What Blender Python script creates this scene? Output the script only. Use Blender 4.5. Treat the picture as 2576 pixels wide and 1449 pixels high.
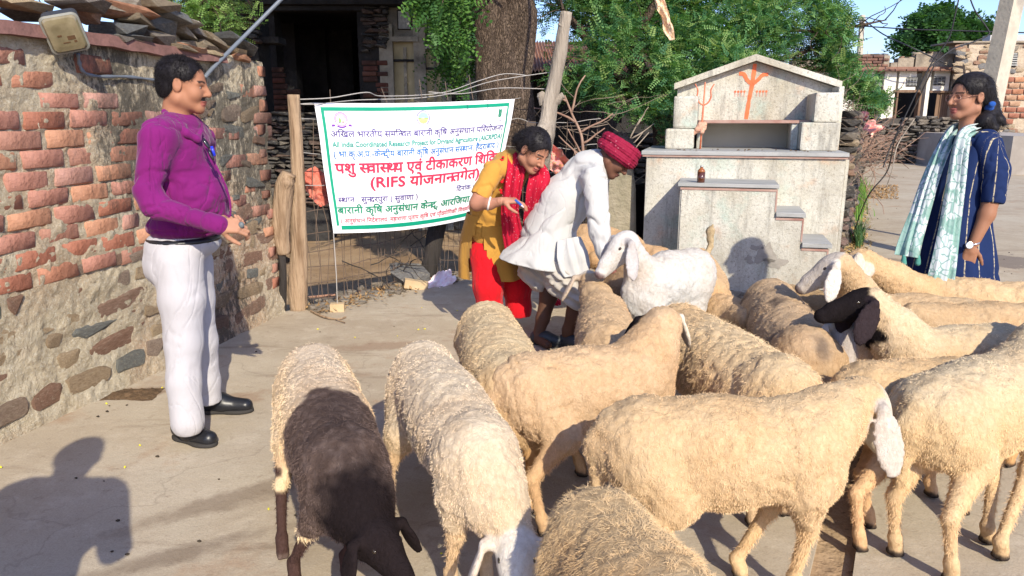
import bpy, bmesh, math, random
import numpy as np
from mathutils import Vector, Matrix
R = math.radians
for o in list(bpy.data.objects): bpy.data.objects.remove(o)
SC = bpy.context.scene
COL = SC.collection

# ---------------------------------------------------------------- camera, sky, sun, exposure
H = 1.45; PITCH = R(13.1); F = 1860.0; CX = 1288.0; CY = 724.5
cam = bpy.data.objects.new('camera', bpy.data.cameras.new('camera'))
COL.objects.link(cam); SC.camera = cam
cam.location = (0, 0, H); cam.rotation_euler = (R(90) - PITCH, 0, 0)
cam.data.sensor_width = 36; cam.data.lens = F / 2576 * 36
cam.data.clip_start = 0.05; cam.data.clip_end = 2000
SUN_EL = R(33); SUN_AZ = R(19)          # light travels forward and to the left
world = bpy.data.worlds.new('World'); SC.world = world; world.use_nodes = True
wn = world.node_tree; bg = wn.nodes['Background']
sky = wn.nodes.new('ShaderNodeTexSky'); sky.sky_type = 'NISHITA'; sky.sun_disc = False
sky.sun_elevation = SUN_EL; sky.sun_rotation = math.pi - SUN_AZ
sky.air_density = 1.0; sky.dust_density = 0.9; sky.ozone_density = 6.0
tint = wn.nodes.new('ShaderNodeMix'); tint.data_type = 'RGBA'; tint.blend_type = 'MULTIPLY'; tint.inputs[0].default_value = 1
wn.links.new(sky.outputs[0], tint.inputs[6]); tint.inputs[7].default_value = (1.06, 0.965, 1.06, 1); wn.links.new(tint.outputs[2], bg.inputs[0]); bg.inputs[1].default_value = 0.15
sun = bpy.data.objects.new('sun', bpy.data.lights.new('sun', 'SUN')); COL.objects.link(sun)
sun.data.energy = 3.9; sun.data.angle = R(0.5); sun.data.color = (1.0, 0.91, 0.73)
sd = Vector((-math.sin(SUN_AZ) * math.cos(SUN_EL), math.cos(SUN_AZ) * math.cos(SUN_EL), -math.sin(SUN_EL)))
sun.rotation_euler = sd.to_track_quat('-Z', 'Y').to_euler()
sun.location = (3, -4, 8)
SC.view_settings.view_transform = 'Standard'; SC.view_settings.look = 'None'
SC.view_settings.exposure = 0.72; SC.view_settings.gamma = 1.0
SC.cycles.max_bounces = 6; SC.cycles.diffuse_bounces = 3; SC.cycles.glossy_bounces = 2
SC.cycles.transparent_max_bounces = 8

# ---------------------------------------------------------------- measuring helpers
cp, sp = math.cos(PITCH), math.sin(PITCH)
def ray(u, v):
    a = (u - CX) / F; b = (v - CY) / F
    return Vector((a, cp - b * sp, -sp - b * cp))
def G(u, v, z=0.0):                      # the point of the horizontal plane z under pixel (u, v)
    d = ray(u, v); t = (z - H) / d.z
    return Vector((d.x * t, d.y * t, z))
def W(u, v, y):                          # the point at distance y ahead
    d = ray(u, v); t = y / d.y
    return Vector((d.x * t, y, H + d.z * t))
rnd = random.Random(7)

# ---------------------------------------------------------------- numpy noise
def _hash(i, j, k, s):
    n = (i * 374761393 + j * 668265263 + k * 2147483647 + s * 974634777) & 0xffffffff
    n = ((n ^ (n >> 13)) * 1274126177) & 0xffffffff
    return ((n ^ (n >> 16)) & 0xffff) / 65535.0
def vnoise(P, s=0):
    P = np.asarray(P, float); I = np.floor(P).astype(np.int64); f = P - I; f = f * f * (3 - 2 * f)
    r = 0
    for dx in (0, 1):
        wx = f[:, 0] if dx else 1 - f[:, 0]
        for dy in (0, 1):
            wy = f[:, 1] if dy else 1 - f[:, 1]
            for dz in (0, 1):
                wz = f[:, 2] if dz else 1 - f[:, 2]
                r = r + wx * wy * wz * _hash(I[:, 0] + dx, I[:, 1] + dy, I[:, 2] + dz, s)
    return r * 2 - 1
def fbm(P, s=0, o=3):
    P = np.asarray(P, float); r = 0; a = 1.0; t = 0
    for i in range(o):
        r = r + a * vnoise(P * (2 ** i), s + i * 17); t += a; a *= 0.5
    return r / t

# ---------------------------------------------------------------- objects
def tag(o, label=None, cat=None, group=None, kind=None):
    if label: o['label'] = label
    if cat: o['category'] = cat
    if group: o['group'] = group
    if kind: o['kind'] = kind
    return o
def empty(name, loc, label, cat, group=None, rz=0.0):
    o = bpy.data.objects.new(name, None); COL.objects.link(o); o.location = loc
    o.rotation_euler = (0, 0, rz); o.empty_display_size = 0.1
    return tag(o, label, cat, group)
def link(name, me, mat=None, parent=None, loc=None, rot=None, smooth=False, scale=None):
    o = bpy.data.objects.new(name, me); COL.objects.link(o)
    if mat is not None and len(me.materials) == 0:
        for m in (mat if isinstance(mat, (list, tuple)) else [mat]): me.materials.append(m)
    if parent: o.parent = parent
    if loc is not None: o.location = loc
    if rot is not None: o.rotation_euler = rot
    if scale is not None: o.scale = scale
    if smooth: me.polygons.foreach_set('use_smooth', [True] * len(me.polygons))
    return o
def mesh_np(name, V, Fc, smooth=False):
    me = bpy.data.meshes.new(name)
    V = np.asarray(V, np.float32); Fc = np.asarray(Fc, np.int32)
    n = Fc.shape[1]
    me.vertices.add(len(V)); me.vertices.foreach_set('co', V.ravel())
    me.loops.add(Fc.size); me.loops.foreach_set('vertex_index', Fc.ravel())
    me.polygons.add(len(Fc)); me.polygons.foreach_set('loop_start', np.arange(0, Fc.size, n, dtype=np.int32))
    me.polygons.foreach_set('use_smooth', np.full(len(Fc), smooth))
    me.update(calc_edges=True); return me
def set_col(me, C, name='Col'):
    a = me.color_attributes.new(name, 'FLOAT_COLOR', 'POINT')
    C = np.asarray(C, np.float32)
    if C.shape[1] == 3: C = np.concatenate([C, np.ones((len(C), 1), np.float32)], 1)
    a.data.foreach_set('color', C.ravel())
def get_vn(me):
    V = np.empty(len(me.vertices) * 3, np.float32); me.vertices.foreach_get('co', V)
    N = np.empty(len(me.vertices) * 3, np.float32); me.vertices.foreach_get('normal', N)
    return V.reshape(-1, 3), N.reshape(-1, 3)
def set_v(me, V):
    me.vertices.foreach_set('co', np.asarray(V, np.float32).ravel()); me.update()

class MB:                                # collects simple shapes into one mesh
    def __init__(s): s.v = []; s.f = []
    def add(s, V, Fs):
        b = len(s.v); s.v += [tuple(p) for p in V]; s.f += [tuple(b + i for i in f) for f in Fs]
    def hexa(s, P):                      # 8 corners: bottom ring, top ring
        s.add(P, [(3, 2, 1, 0), (4, 5, 6, 7), (0, 1, 5, 4), (1, 2, 6, 5), (2, 3, 7, 6), (3, 0, 4, 7)])
    def box(s, lo, hi, M=None):
        x0, y0, z0 = lo; x1, y1, z1 = hi
        P = [Vector(p) for p in ((x0, y0, z0), (x1, y0, z0), (x1, y1, z0), (x0, y1, z0), (x0, y0, z1), (x1, y0, z1), (x1, y1, z1), (x0, y1, z1))]
        if M is not None: P = [M @ p for p in P]
        s.hexa(P)
    def tube(s, pts, rad, n=8, cap=True):
        pts = [Vector(p) for p in pts]; m = len(pts)
        if not hasattr(rad, '__len__'): rad = [rad] * m
        ref = None; b = len(s.v)
        for i, p in enumerate(pts):
            t = (pts[min(i + 1, m - 1)] - pts[max(i - 1, 0)])
            t = t.normalized() if t.length > 1e-9 else Vector((0, 0, 1))
            if ref is None: ref = t.orthogonal().normalized()
            ref = (ref - t * ref.dot(t)); ref = ref.normalized() if ref.length > 1e-6 else t.orthogonal().normalized()
            bi = t.cross(ref)
            for k in range(n):
                a = 2 * math.pi * k / n
                s.v.append(tuple(p + (ref * math.cos(a) + bi * math.sin(a)) * rad[i]))
        for i in range(m - 1):
            for k in range(n):
                k2 = (k + 1) % n
                s.f.append((b + i * n + k, b + i * n + k2, b + (i + 1) * n + k2, b + (i + 1) * n + k))
        if cap:
            s.f.append(tuple(b + k for k in range(n))[::-1]); s.f.append(tuple(b + (m - 1) * n + k for k in range(n)))
    def me(s, name='m'):
        me = bpy.data.meshes.new(name); me.from_pydata(s.v, [], s.f); me.update(); return me
    def link(s, name, mat, parent=None, smooth=False, **k):
        return link(name, s.me(name), mat, parent, smooth=smooth, **k)

def spline(pts, n=8):                    # Catmull-Rom
    pts = [Vector(p) for p in pts]; out = []
    for i in range(len(pts) - 1):
        p0 = pts[max(i - 1, 0)]; p1 = pts[i]; p2 = pts[i + 1]; p3 = pts[min(i + 2, len(pts) - 1)]
        for k in range(n):
            t = k / n
            out.append(0.5 * ((2 * p1) + (p2 - p0) * t + (2 * p0 - 5 * p1 + 4 * p2 - p3) * t * t + (3 * p1 - p0 - 3 * p2 + p3) * t ** 3))
    out.append(pts[-1]); return out

# ---------------------------------------------------------------- signed distance bodies -> one continuous mesh
def surface_nets(D, org, h):
    ins = D < 0
    c = [(0, 0, 0), (1, 0, 0), (0, 1, 0), (1, 1, 0), (0, 0, 1), (1, 0, 1), (0, 1, 1), (1, 1, 1)]
    nx, ny, nz = D.shape
    def sl(a, o): return a[o[0]:nx - 1 + o[0], o[1]:ny - 1 + o[1], o[2]:nz - 1 + o[2]]
    cnt = np.zeros((nx - 1, ny - 1, nz - 1), np.int8)
    for o in c: cnt += sl(ins, o)
    I = np.argwhere((cnt > 0) & (cnt < 8))
    val = [D[I[:, 0] + o[0], I[:, 1] + o[1], I[:, 2] + o[2]] for o in c]
    acc = np.zeros((len(I), 3)); num = np.zeros(len(I))
    for a in range(8):
        for b in range(a + 1, 8):
            if sum(abs(c[a][i] - c[b][i]) for i in range(3)) != 1: continue
            m = (val[a] < 0) != (val[b] < 0)
            t = np.where(m, val[a] / np.where(m, val[a] - val[b], 1), 0)
            for i in range(3): acc[:, i] += np.where(m, c[a][i] + t * (c[b][i] - c[a][i]), 0)
            num += m
    V = (I + acc / num[:, None]) * h + np.asarray(org)
    idx = np.full(cnt.shape, -1, np.int64); idx[I[:, 0], I[:, 1], I[:, 2]] = np.arange(len(I))
    Q = []
    for ax in range(3):
        a = ins[:-1] if ax == 0 else ins[:, :-1] if ax == 1 else ins[:, :, :-1]
        b = ins[1:] if ax == 0 else ins[:, 1:] if ax == 1 else ins[:, :, 1:]
        E_ = np.argwhere(a != b)
        o1, o2 = [(1, 2), (2, 0), (0, 1)][ax]
        E_ = E_[(E_[:, o1] > 0) & (E_[:, o2] > 0) & (E_[:, o1] < idx.shape[o1]) & (E_[:, o2] < idx.shape[o2])]
        s = a[E_[:, 0], E_[:, 1], E_[:, 2]]
        def g(d1, d2):
            K = E_.copy(); K[:, o1] -= d1; K[:, o2] -= d2
            return idx[K[:, 0], K[:, 1], K[:, 2]]
        q = np.stack([g(1, 1), g(0, 1), g(0, 0), g(1, 0)], 1)
        q[~s] = q[~s][:, ::-1]; Q.append(q)
    return V, np.concatenate(Q)

class SDF:
    def __init__(s): s.p = []
    def cap(s, a, b, ra, rb=None, k=0.03, t='', sub=False, flat=None):
        rb = ra if rb is None else rb
        s.p.append(('c', np.array(a, float), np.array(b, float), ra, rb, k, t, sub, flat)); return s
    def ell(s, c, r, M=None, k=0.03, t='', sub=False):
        M = np.eye(3) if M is None else np.array(M, float)     # rows = local axes
        s.p.append(('e', np.array(c, float), np.array(r, float), M, 0, k, t, sub, None)); return s
    def chain(s, pts, rads, k=0.03, t=''):
        for i in range(len(pts) - 1): s.cap(pts[i], pts[i + 1], rads[i], rads[i + 1], k, t)
        return s
    @staticmethod
    def dist(p, X):
        if p[0] == 'c':
            a, b, ra, rb = p[1], p[2], p[3], p[4]
            ba = b - a; L2 = max(ba @ ba, 1e-12); pa = X - a
            h = np.clip((pa @ ba) / L2, 0, 1)
            return np.sqrt(((pa - h[..., None] * ba) ** 2).sum(-1)) - (ra + (rb - ra) * h)
        c, r, M = p[1], p[2], p[3]
        q = (X - c) @ M.T
        k0 = np.sqrt(((q / r) ** 2).sum(-1)); k1 = np.sqrt(((q / (r * r)) ** 2).sum(-1))
        return np.where(k1 > 1e-9, k0 * (k0 - 1) / np.maximum(k1, 1e-9), -r.min())
    def bounds(s, p):
        if p[0] == 'c':
            m = max(p[3], p[4]); return np.minimum(p[1], p[2]) - m, np.maximum(p[1], p[2]) + m
        e = np.sqrt(((p[3].T * p[2]) ** 2).sum(1)); return p[1] - e, p[1] + e
    def build(s, h, clip=None):
        B = [s.bounds(p) for p in s.p if not p[7]]
        lo = np.min([b[0] for b in B], 0) - 3 * h; hi = np.max([b[1] for b in B], 0) + 3 * h
        n = np.ceil((hi - lo) / h).astype(int) + 1
        ax = [lo[i] + h * np.arange(n[i]) for i in range(3)]
        D = np.full(n, 0.2, np.float32)
        for p in s.p:
            b0, b1 = s.bounds(p); k = p[5]; m = k + 2.5 * h
            i0 = np.clip(np.floor((b0 - m - lo) / h).astype(int), 0, n - 1)
            i1 = np.clip(np.ceil((b1 + m - lo) / h).astype(int) + 1, 1, n)
            if (i1 <= i0).any(): continue
            X = np.stack(np.meshgrid(ax[0][i0[0]:i1[0]], ax[1][i0[1]:i1[1]], ax[2][i0[2]:i1[2]], indexing='ij'), -1)
            d = s.dist(p, X); S = D[i0[0]:i1[0], i0[1]:i1[1], i0[2]:i1[2]]
            if p[7]: d = -d; hh = np.maximum(k - np.abs(S - d), 0) / k; S[...] = np.maximum(S, d) + hh * hh * k * 0.25
            else: hh = np.maximum(k - np.abs(S - d), 0) / k; S[...] = np.minimum(S, d) - hh * hh * k * 0.25
        if clip is not None:
            X = np.stack(np.meshgrid(*ax, indexing='ij'), -1); D = np.maximum(D, clip(X))
        return surface_nets(D, lo, h)
    def tags(s, X):                     # tag of the nearest shape
        best = np.full(len(X), 1e9); lab = np.zeros(len(X), int); names = []
        for p in s.p:
            if p[7]: continue
            if p[6] not in names: names.append(p[6])
            d = s.dist(p, X); m = d < best; best[m] = d[m]; lab[m] = names.index(p[6])
        return lab, names
def vsmooth(V, Fq, it=1, lam=0.5):
    E_ = np.concatenate([Fq[:, [0, 1]], Fq[:, [1, 2]], Fq[:, [2, 3]], Fq[:, [3, 0]]])
    E_ = np.concatenate([E_, E_[:, ::-1]])
    cnt = np.bincount(E_[:, 0], minlength=len(V))[:, None].clip(1)
    for _ in range(it):
        S = np.stack([np.bincount(E_[:, 0], V[E_[:, 1], i], len(V)) for i in range(V.shape[1])], 1)
        V = V + lam * (S / cnt - V)
    return V
def vnormals(V, Fq):
    n = np.cross(V[Fq[:, 2]] - V[Fq[:, 0]], V[Fq[:, 3]] - V[Fq[:, 1]])
    N = np.zeros_like(V)
    for c in range(4):
        for i in range(3): N[:, i] += np.bincount(Fq[:, c], n[:, i], len(V))
    return N / np.maximum(np.linalg.norm(N, axis=1, keepdims=True), 1e-12)

# ---------------------------------------------------------------- materials
def ramp_node(nt, cols, pos=None):
    r = nt.nodes.new('ShaderNodeValToRGB'); e = r.color_ramp.elements
    while len(e) < len(cols): e.new(0.5)
    for i, c in enumerate(cols):
        e[i].position = pos[i] if pos else i / max(len(cols) - 1, 1); e[i].color = (*c[:3], 1)
    return r
class Mat:
    def __init__(s, name, rough=0.85, spec=0.3):
        s.m = bpy.data.materials.new(name); s.m.use_nodes = True; s.nt = s.m.node_tree
        s.b = s.nt.nodes['Principled BSDF']; s.b.inputs['Roughness'].default_value = rough
        s.b.inputs['Specular IOR Level'].default_value = spec; s._c = None; s.h = None
    def n(s, t, **k):
        x = s.nt.nodes.new(t)
        for a, b in k.items(): setattr(x, a, b)
        return x
    def l(s, a, b): s.nt.links.new(a, b)
    def coord(s, scale=(1, 1, 1), kind='Object', rot=None):
        c = s.n('ShaderNodeTexCoord'); mp = s.n('ShaderNodeMapping'); mp.inputs['Scale'].default_value = scale
        if rot: mp.inputs['Rotation'].default_value = rot
        s.l(c.outputs[kind], mp.inputs[0]); return mp.outputs[0]
    def noise(s, scale, detail=4, co=None, rough=0.55, dist=0.0):
        x = s.n('ShaderNodeTexNoise'); x.inputs['Scale'].default_value = scale; x.inputs['Detail'].default_value = detail
        x.inputs['Roughness'].default_value = rough; x.inputs['Distortion'].default_value = dist
        if co is not None: s.l(co, x.inputs['Vector'])
        return x.outputs[0]
    def voro(s, scale, co=None, feat='F1', out=0):
        x = s.n('ShaderNodeTexVoronoi'); x.feature = feat; x.inputs['Scale'].default_value = scale
        if co is not None: s.l(co, x.inputs['Vector'])
        return x.outputs[out]
    def ramp(s, fac, cols, pos=None):
        r = ramp_node(s.nt, cols, pos); s.l(fac, r.inputs[0]); return r.outputs[0]
    def g(s, fac, a, b):                 # grey ramp a..b -> 0..1
        return s.ramp(fac, [(0, 0, 0), (1, 1, 1)], [a, b])
    def mix(s, fac, a, b, mode='MIX'):
        x = s.n('ShaderNodeMix'); x.data_type = 'RGBA'; x.blend_type = mode
        for v, i in ((fac, 0), (a, 6), (b, 7)):
            if isinstance(v, (int, float)): x.inputs[i].default_value = v
            elif isinstance(v, tuple): x.inputs[i].default_value = (*v[:3], 1)
            else: s.l(v, x.inputs[i])
        return x.outputs[2]
    def math(s, op, a, b=0.0):
        x = s.n('ShaderNodeMath'); x.operation = op
        for v, i in ((a, 0), (b, 1)):
            if isinstance(v, (int, float)): x.inputs[i].default_value = v
            else: s.l(v, x.inputs[i])
        return x.outputs[0]
    def attr(s, name='Col'):
        x = s.n('ShaderNodeAttribute'); x.attribute_name = name; return x.outputs[0]
    def rand(s): return s.n('ShaderNodeObjectInfo').outputs['Random']
    def color(s, c):
        if isinstance(c, tuple): s.b.inputs['Base Color'].default_value = (*c[:3], 1)
        else: s.l(c, s.b.inputs['Base Color'])
        return s
    def bump(s, h, strength=0.5, dist=0.01):
        x = s.n('ShaderNodeBump'); x.inputs['Strength'].default_value = strength; x.inputs['Distance'].default_value = dist
        s.l(h, x.inputs['Height'])
        if s.h is not None: s.l(s.h, x.inputs['Normal'])
        s.h = x.outputs[0]; s.l(s.h, s.b.inputs['Normal']); return s
def simple(name, cols, scale=6, rough=0.85, bump=0.4, bscale=60, dist=0.004, spec=0.25, stretch=(1, 1, 1), detail=5, pos=None):
    M_ = Mat(name, rough, spec); co = M_.coord(stretch)
    if len(cols) == 1: M_.color(tuple(cols[0]))
    else: M_.color(M_.ramp(M_.noise(scale, detail, co), cols, pos or [0.3 + 0.4 * i / (len(cols) - 1) for i in range(len(cols))]))
    if bump: M_.bump(M_.noise(bscale, 4, co), bump, dist)
    return M_.m
def paint(name, c, rough=0.6, spec=0.4, metal=0.0):
    M_ = Mat(name, rough, spec); co = M_.coord()
    d = tuple(x * 0.78 for x in c)
    M_.color(M_.mix(M_.noise(18, 4, co), d, tuple(min(1, x * 1.12) for x in c))); M_.bump(M_.noise(90, 3, co), 0.15, 0.002)
    M_.b.inputs['Metallic'].default_value = metal; return M_.m
# ================================================================ ground
WA = G(-60, 1132); WA0 = G(0, 1107); WB = G(700, 787)      # foot of the brick wall
FA = Vector((WB.x, WB.y, 0)); FB = Vector((-0.85, 6.55, 0)); FC = Vector((0.35, 7.05, 0)); FD = Vector((1.15, 7.35, 0))
FE = Vector((3.5, 7.9, 0)); FF = Vector((10.6, 22.4, 0))   # yard edge, then foot of the dry stone wall
YARD = -0.55
def seg_side(x, y):                                         # distance behind the yard edge (positive = in the yard)
    L = [Vector((-12, 5.3, 0)), FA, FB, FC, FD, FE, FF, Vector((13, 30, 0))]
    best = 1e9; sgn = -1
    for i in range(len(L) - 1):
        a = L[i]; b = L[i + 1]; d = b - a; p = Vector((x, y, 0)) - a
        t = max(0, min(1, p.dot(d) / d.length_squared)); q = a + d * t - Vector((x, y, 0))
        if q.length < best - 1e-6: best = q.length; sgn = 1 if d.x * p.y - d.y * p.x > 0 else -1
    return best * sgn
def ground_z(x, y):
    s = seg_side(x, y)
    if y > 24: f = max(0.0, 1 - (y - 24) / 6)
    else: f = 1.0
    return -0.03 + (YARD + 0.03) * max(0.0, min(1.0, (s - 0.02) / 0.35)) * f
xs = np.concatenate([np.linspace(-400, -14, 12), np.arange(-12, 14, 0.2), np.linspace(15, 400, 14)])
ys = np.concatenate([np.linspace(-40, -6, 5), np.arange(-5, 5, 0.5), np.arange(5, 16, 0.13), np.arange(16, 36, 0.5), np.linspace(38, 900, 14)])
V = []; nX = len(xs); nY = len(ys)
for y in ys:
    for x in xs: V.append((x, y, ground_z(x, y)))
V = np.array(V); near = (V[:, 1] > 4) & (V[:, 1] < 20) & (np.abs(V[:, 0]) < 12)
V[:, 2] += near * 0.018 * fbm(V * 3.1, 5)
i, j = np.meshgrid(np.arange(nX - 1), np.arange(nY - 1)); a = (j * nX + i).ravel()
me = mesh_np('dirt_ground', V, np.stack([a, a + 1, a + 1 + nX, a + nX], 1), True)
M_ = Mat('dirt', 0.95, 0.1); co = M_.coord()
c = M_.ramp(M_.noise(1.3, 8, co), [(0.23, 0.15, 0.085), (0.33, 0.225, 0.135), (0.40, 0.29, 0.18)], [0.3, 0.5, 0.72])
c = M_.mix(M_.g(M_.noise(26, 5, co), 0.60, 0.72), c, (0.10, 0.065, 0.04))
M_.color(c).bump(M_.noise(9, 8, co), 0.6, 0.05).bump(M_.noise(70, 5, co), 0.5, 0.012)
MDIRT = M_.m
tag(link('dirt_ground', me, MDIRT), 'bare brown earth of the yard behind the fence and round the street', None, None, 'structure')

# concrete street: one slab with a slot for the gutter
gl = [G(2035, 1449), G(2104, 1150)]; gd = (gl[1] - gl[0]).normalized(); gn = Vector((gd.y, -gd.x, 0)); GW = 0.125
g0 = gl[0] - gd * 4.2; g1 = gl[0] + gd * 2.1
outl = [Vector((-7, -4, 0)), Vector((-6, 2.2, 0)), WA + (WA - WB).normalized() * 1.5 + Vector((-0.1, 0, 0)), WA0 + Vector((-.1, 0, 0)), WB + Vector((-0.12, 0.0, 0)), FA, FB, FC, FD, FE, FF, Vector((12, 27, 0)), Vector((45, 27, 0)), Vector((45, -4, 0))]
# jitter the yard side
def rough_line(P, step, amp, seed):
    rr = random.Random(seed); out = []
    for a, b in zip(P[:-1], P[1:]):
        n = max(1, int((b - a).length / step)); nr = (b - a).normalized(); nr = Vector((-nr.y, nr.x, 0))
        for q in range(n): out.append(a.lerp(b, q / n) + nr * rr.uniform(-amp, amp))
    out.append(P[-1]); return out
outl = outl[:4] + rough_line(outl[4:11], 0.12, 0.035, 3) + outl[11:]
gr0 = Vector((g0.x, -4, 0)); gr0 = gl[0] + gd * ((-4 - gl[0].y) / gd.y)
slot = [gr0 + gn * GW, g1 + gn * GW, g1, gr0]
poly = outl + slot
bm = bmesh.new(); vs = [bm.verts.new((p.x, p.y, 0)) for p in poly]
f = bm.faces.new(vs); bm.normal_update()
if f.normal.z < 0: f.normal_flip()
ex = bmesh.ops.extrude_face_region(bm, geom=[f]); low = [e for e in ex['geom'] if isinstance(e, bmesh.types.BMVert)]
for v in low: v.co.z = -0.62
bmesh.ops.recalc_face_normals(bm, faces=bm.faces); bmesh.ops.triangulate(bm, faces=bm.faces[:])
me = bpy.data.meshes.new('street'); bm.to_mesh(me); bm.free()
M_ = Mat('concrete', 0.93, 0.15); co = M_.coord()
c = M_.ramp(M_.noise(0.9, 8, co, 0.6), [(0.34, 0.278, 0.20), (0.41, 0.345, 0.255), (0.46, 0.405, 0.31)], [0.3, 0.5, 0.7])
c = M_.mix(M_.math('MULTIPLY', M_.g(M_.noise(5.5, 8, co, .72), .5, .66), .5), c, (0.52, 0.45, 0.35))
c = M_.mix(M_.g(M_.noise(2.3, 7, M_.coord((1, 1, 1), rot=(0, 0, .5)), 0.65), 0.58, 0.75), c, (0.35, 0.235, 0.15))
str_ = M_.coord((0.35, 1.6, 1), rot=(0, 0, -0.45))
c = M_.mix(M_.math('MULTIPLY', M_.g(M_.noise(2.1, 6, str_, 0.7), 0.585, 0.70), 0.55), c, (0.17, 0.12, 0.08))
c = M_.mix(M_.math('MULTIPLY', M_.g(M_.noise(120, 4, co, 0.7), 0.42, 0.62), 0.22), c, (0.19, 0.145, 0.11))
c = M_.mix(M_.math('MULTIPLY', M_.g(M_.noise(48, 6, co, 0.75), 0.60, 0.72), 0.55), c, (0.15, 0.11, 0.08))
c = M_.mix(M_.math('MULTIPLY', M_.g(M_.noise(33, 6, co, 0.7), 0.60, 0.7), 0.30), c, (0.56, 0.48, 0.38))
vx = M_.n('ShaderNodeTexVoronoi'); vx.feature = 'DISTANCE_TO_EDGE'; vx.inputs['Scale'].default_value = .8; wv_ = M_.n('ShaderNodeVectorMath', operation='ADD'); tn_ = M_.n('ShaderNodeTexNoise'); tn_.inputs['Scale'].default_value = 2.2; tn_.inputs['Detail'].default_value = 8; M_.l(co, tn_.inputs['Vector']); ss_ = M_.n('ShaderNodeVectorMath', operation='SCALE'); ss_.inputs['Scale'].default_value = .9; M_.l(tn_.outputs['Color'], ss_.inputs[0]); M_.l(ss_.outputs[0], wv_.inputs[0]); M_.l(co, wv_.inputs[1]); M_.l(wv_.outputs[0], vx.inputs['Vector'])
c = M_.mix(M_.math('MULTIPLY', M_.math('SUBTRACT', 1.0, M_.g(vx.outputs[0], .0, .008)), .28), c, (0.14, 0.11, 0.085))
c = M_.mix(M_.math('MULTIPLY', M_.g(M_.noise(15, 8, M_.coord((1, 1, 1), rot=(0, 0, 2)), .8), .56, .64), .4), c, (0.20, 0.15, 0.105))
# wet patch near the woman in blue, painted shadow left of her, dark spill by the man
def blot(M_, p, r, sx=1.0, rot=0.0, edge=0.35):
    mp = M_.n('ShaderNodeMapping'); mp.vector_type = 'TEXTURE'; mp.inputs['Location'].default_value = p; mp.inputs['Rotation'].default_value = (0, 0, rot)
    mp.inputs['Scale'].default_value = (r * sx, r, r); cc = M_.n('ShaderNodeTexCoord'); M_.l(cc.outputs['Object'], mp.inputs[0])
    ln = M_.n('ShaderNodeVectorMath', operation='LENGTH'); M_.l(mp.outputs[0], ln.inputs[0])
    d = M_.math('ADD', ln.outputs['Value'], M_.math('MULTIPLY', M_.math('SUBTRACT', M_.noise(6, 7, co, 0.7), 0.5), 2.4))
    return M_.math('SUBTRACT', 1.0, M_.g(d, 1 - edge, 1 + edge))
c = M_.mix(M_.math('MULTIPLY', blot(M_, G(2480, 655), 0.40, 1.5, 0, 0.1), 0.75), c, (0.16, 0.13, 0.11))
c = M_.mix(M_.math('MULTIPLY', blot(M_, G(2215, 655), 0.16, 2.2, 0, 0.1), 0.6), c, (0.2, 0.15, 0.11))  # shadow on the concrete, painted into the street colour
c = M_.mix(M_.math('MULTIPLY', blot(M_, G(550, 1010), 0.13, 2.2, 0.5), 0.5), c, (0.25, 0.15, 0.09))
c = M_.mix(M_.math('MULTIPLY', blot(M_, G(340, 990), 0.10, 1.8, 0.1), 0.7), c, (0.17, 0.10, 0.055))
c = M_.mix(M_.math('MULTIPLY', blot(M_, G(640, 1240), 0.09, 7.0, 0.62, 0.6), 0.55), c, (0.15, 0.105, 0.07))
c = M_.mix(M_.math('MULTIPLY', blot(M_, G(430, 1400), 0.07, 6.0, 0.55, 0.7), 0.6), c, (0.14, 0.10, 0.07))
c = M_.mix(M_.math('MULTIPLY', blot(M_, G(960, 870), 0.12, 3.0, 0.2, 0.5), 0.5), c, (0.22, 0.13, 0.08))
M_.color(c).bump(M_.noise(2.0, 5, co), 0.25, 0.05).bump(M_.noise(30, 8, co, 0.7), 0.4, 0.008).bump(M_.noise(170, 3, co), 0.45, 0.003)
MCON = M_.m
tag(link('street', me, MCON), 'worn concrete village street with stains', None, None, 'structure')
gt = MB(); b0 = gr0 + gn * (-0.01); b1 = g1 + gd * 0.01
rows = 60; cols_ = 6
V = []
for q in range(rows + 1):
    for w in range(cols_ + 1):
        p = gr0.lerp(g1, q / rows) + gn * (GW * w / cols_); p.z = -0.17 + 0.02 * math.sin(q * 1.7 + w) * rnd.random() + 0.012 * abs(w - 3) * 0.5
        V.append(p)
gt.add(V, [(q * (cols_ + 1) + w, q * (cols_ + 1) + w + 1, (q + 1) * (cols_ + 1) + w + 1, (q + 1) * (cols_ + 1) + w) for q in range(rows) for w in range(cols_)])
tag(gt.link('gutter_bed', simple('silt', [(0.035, 0.026, 0.02), (0.10, 0.07, 0.048)], 9, .8, .7, 40, .02), smooth=True), 'silt in the bottom of the open gutter', None, None, 'structure')

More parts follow.
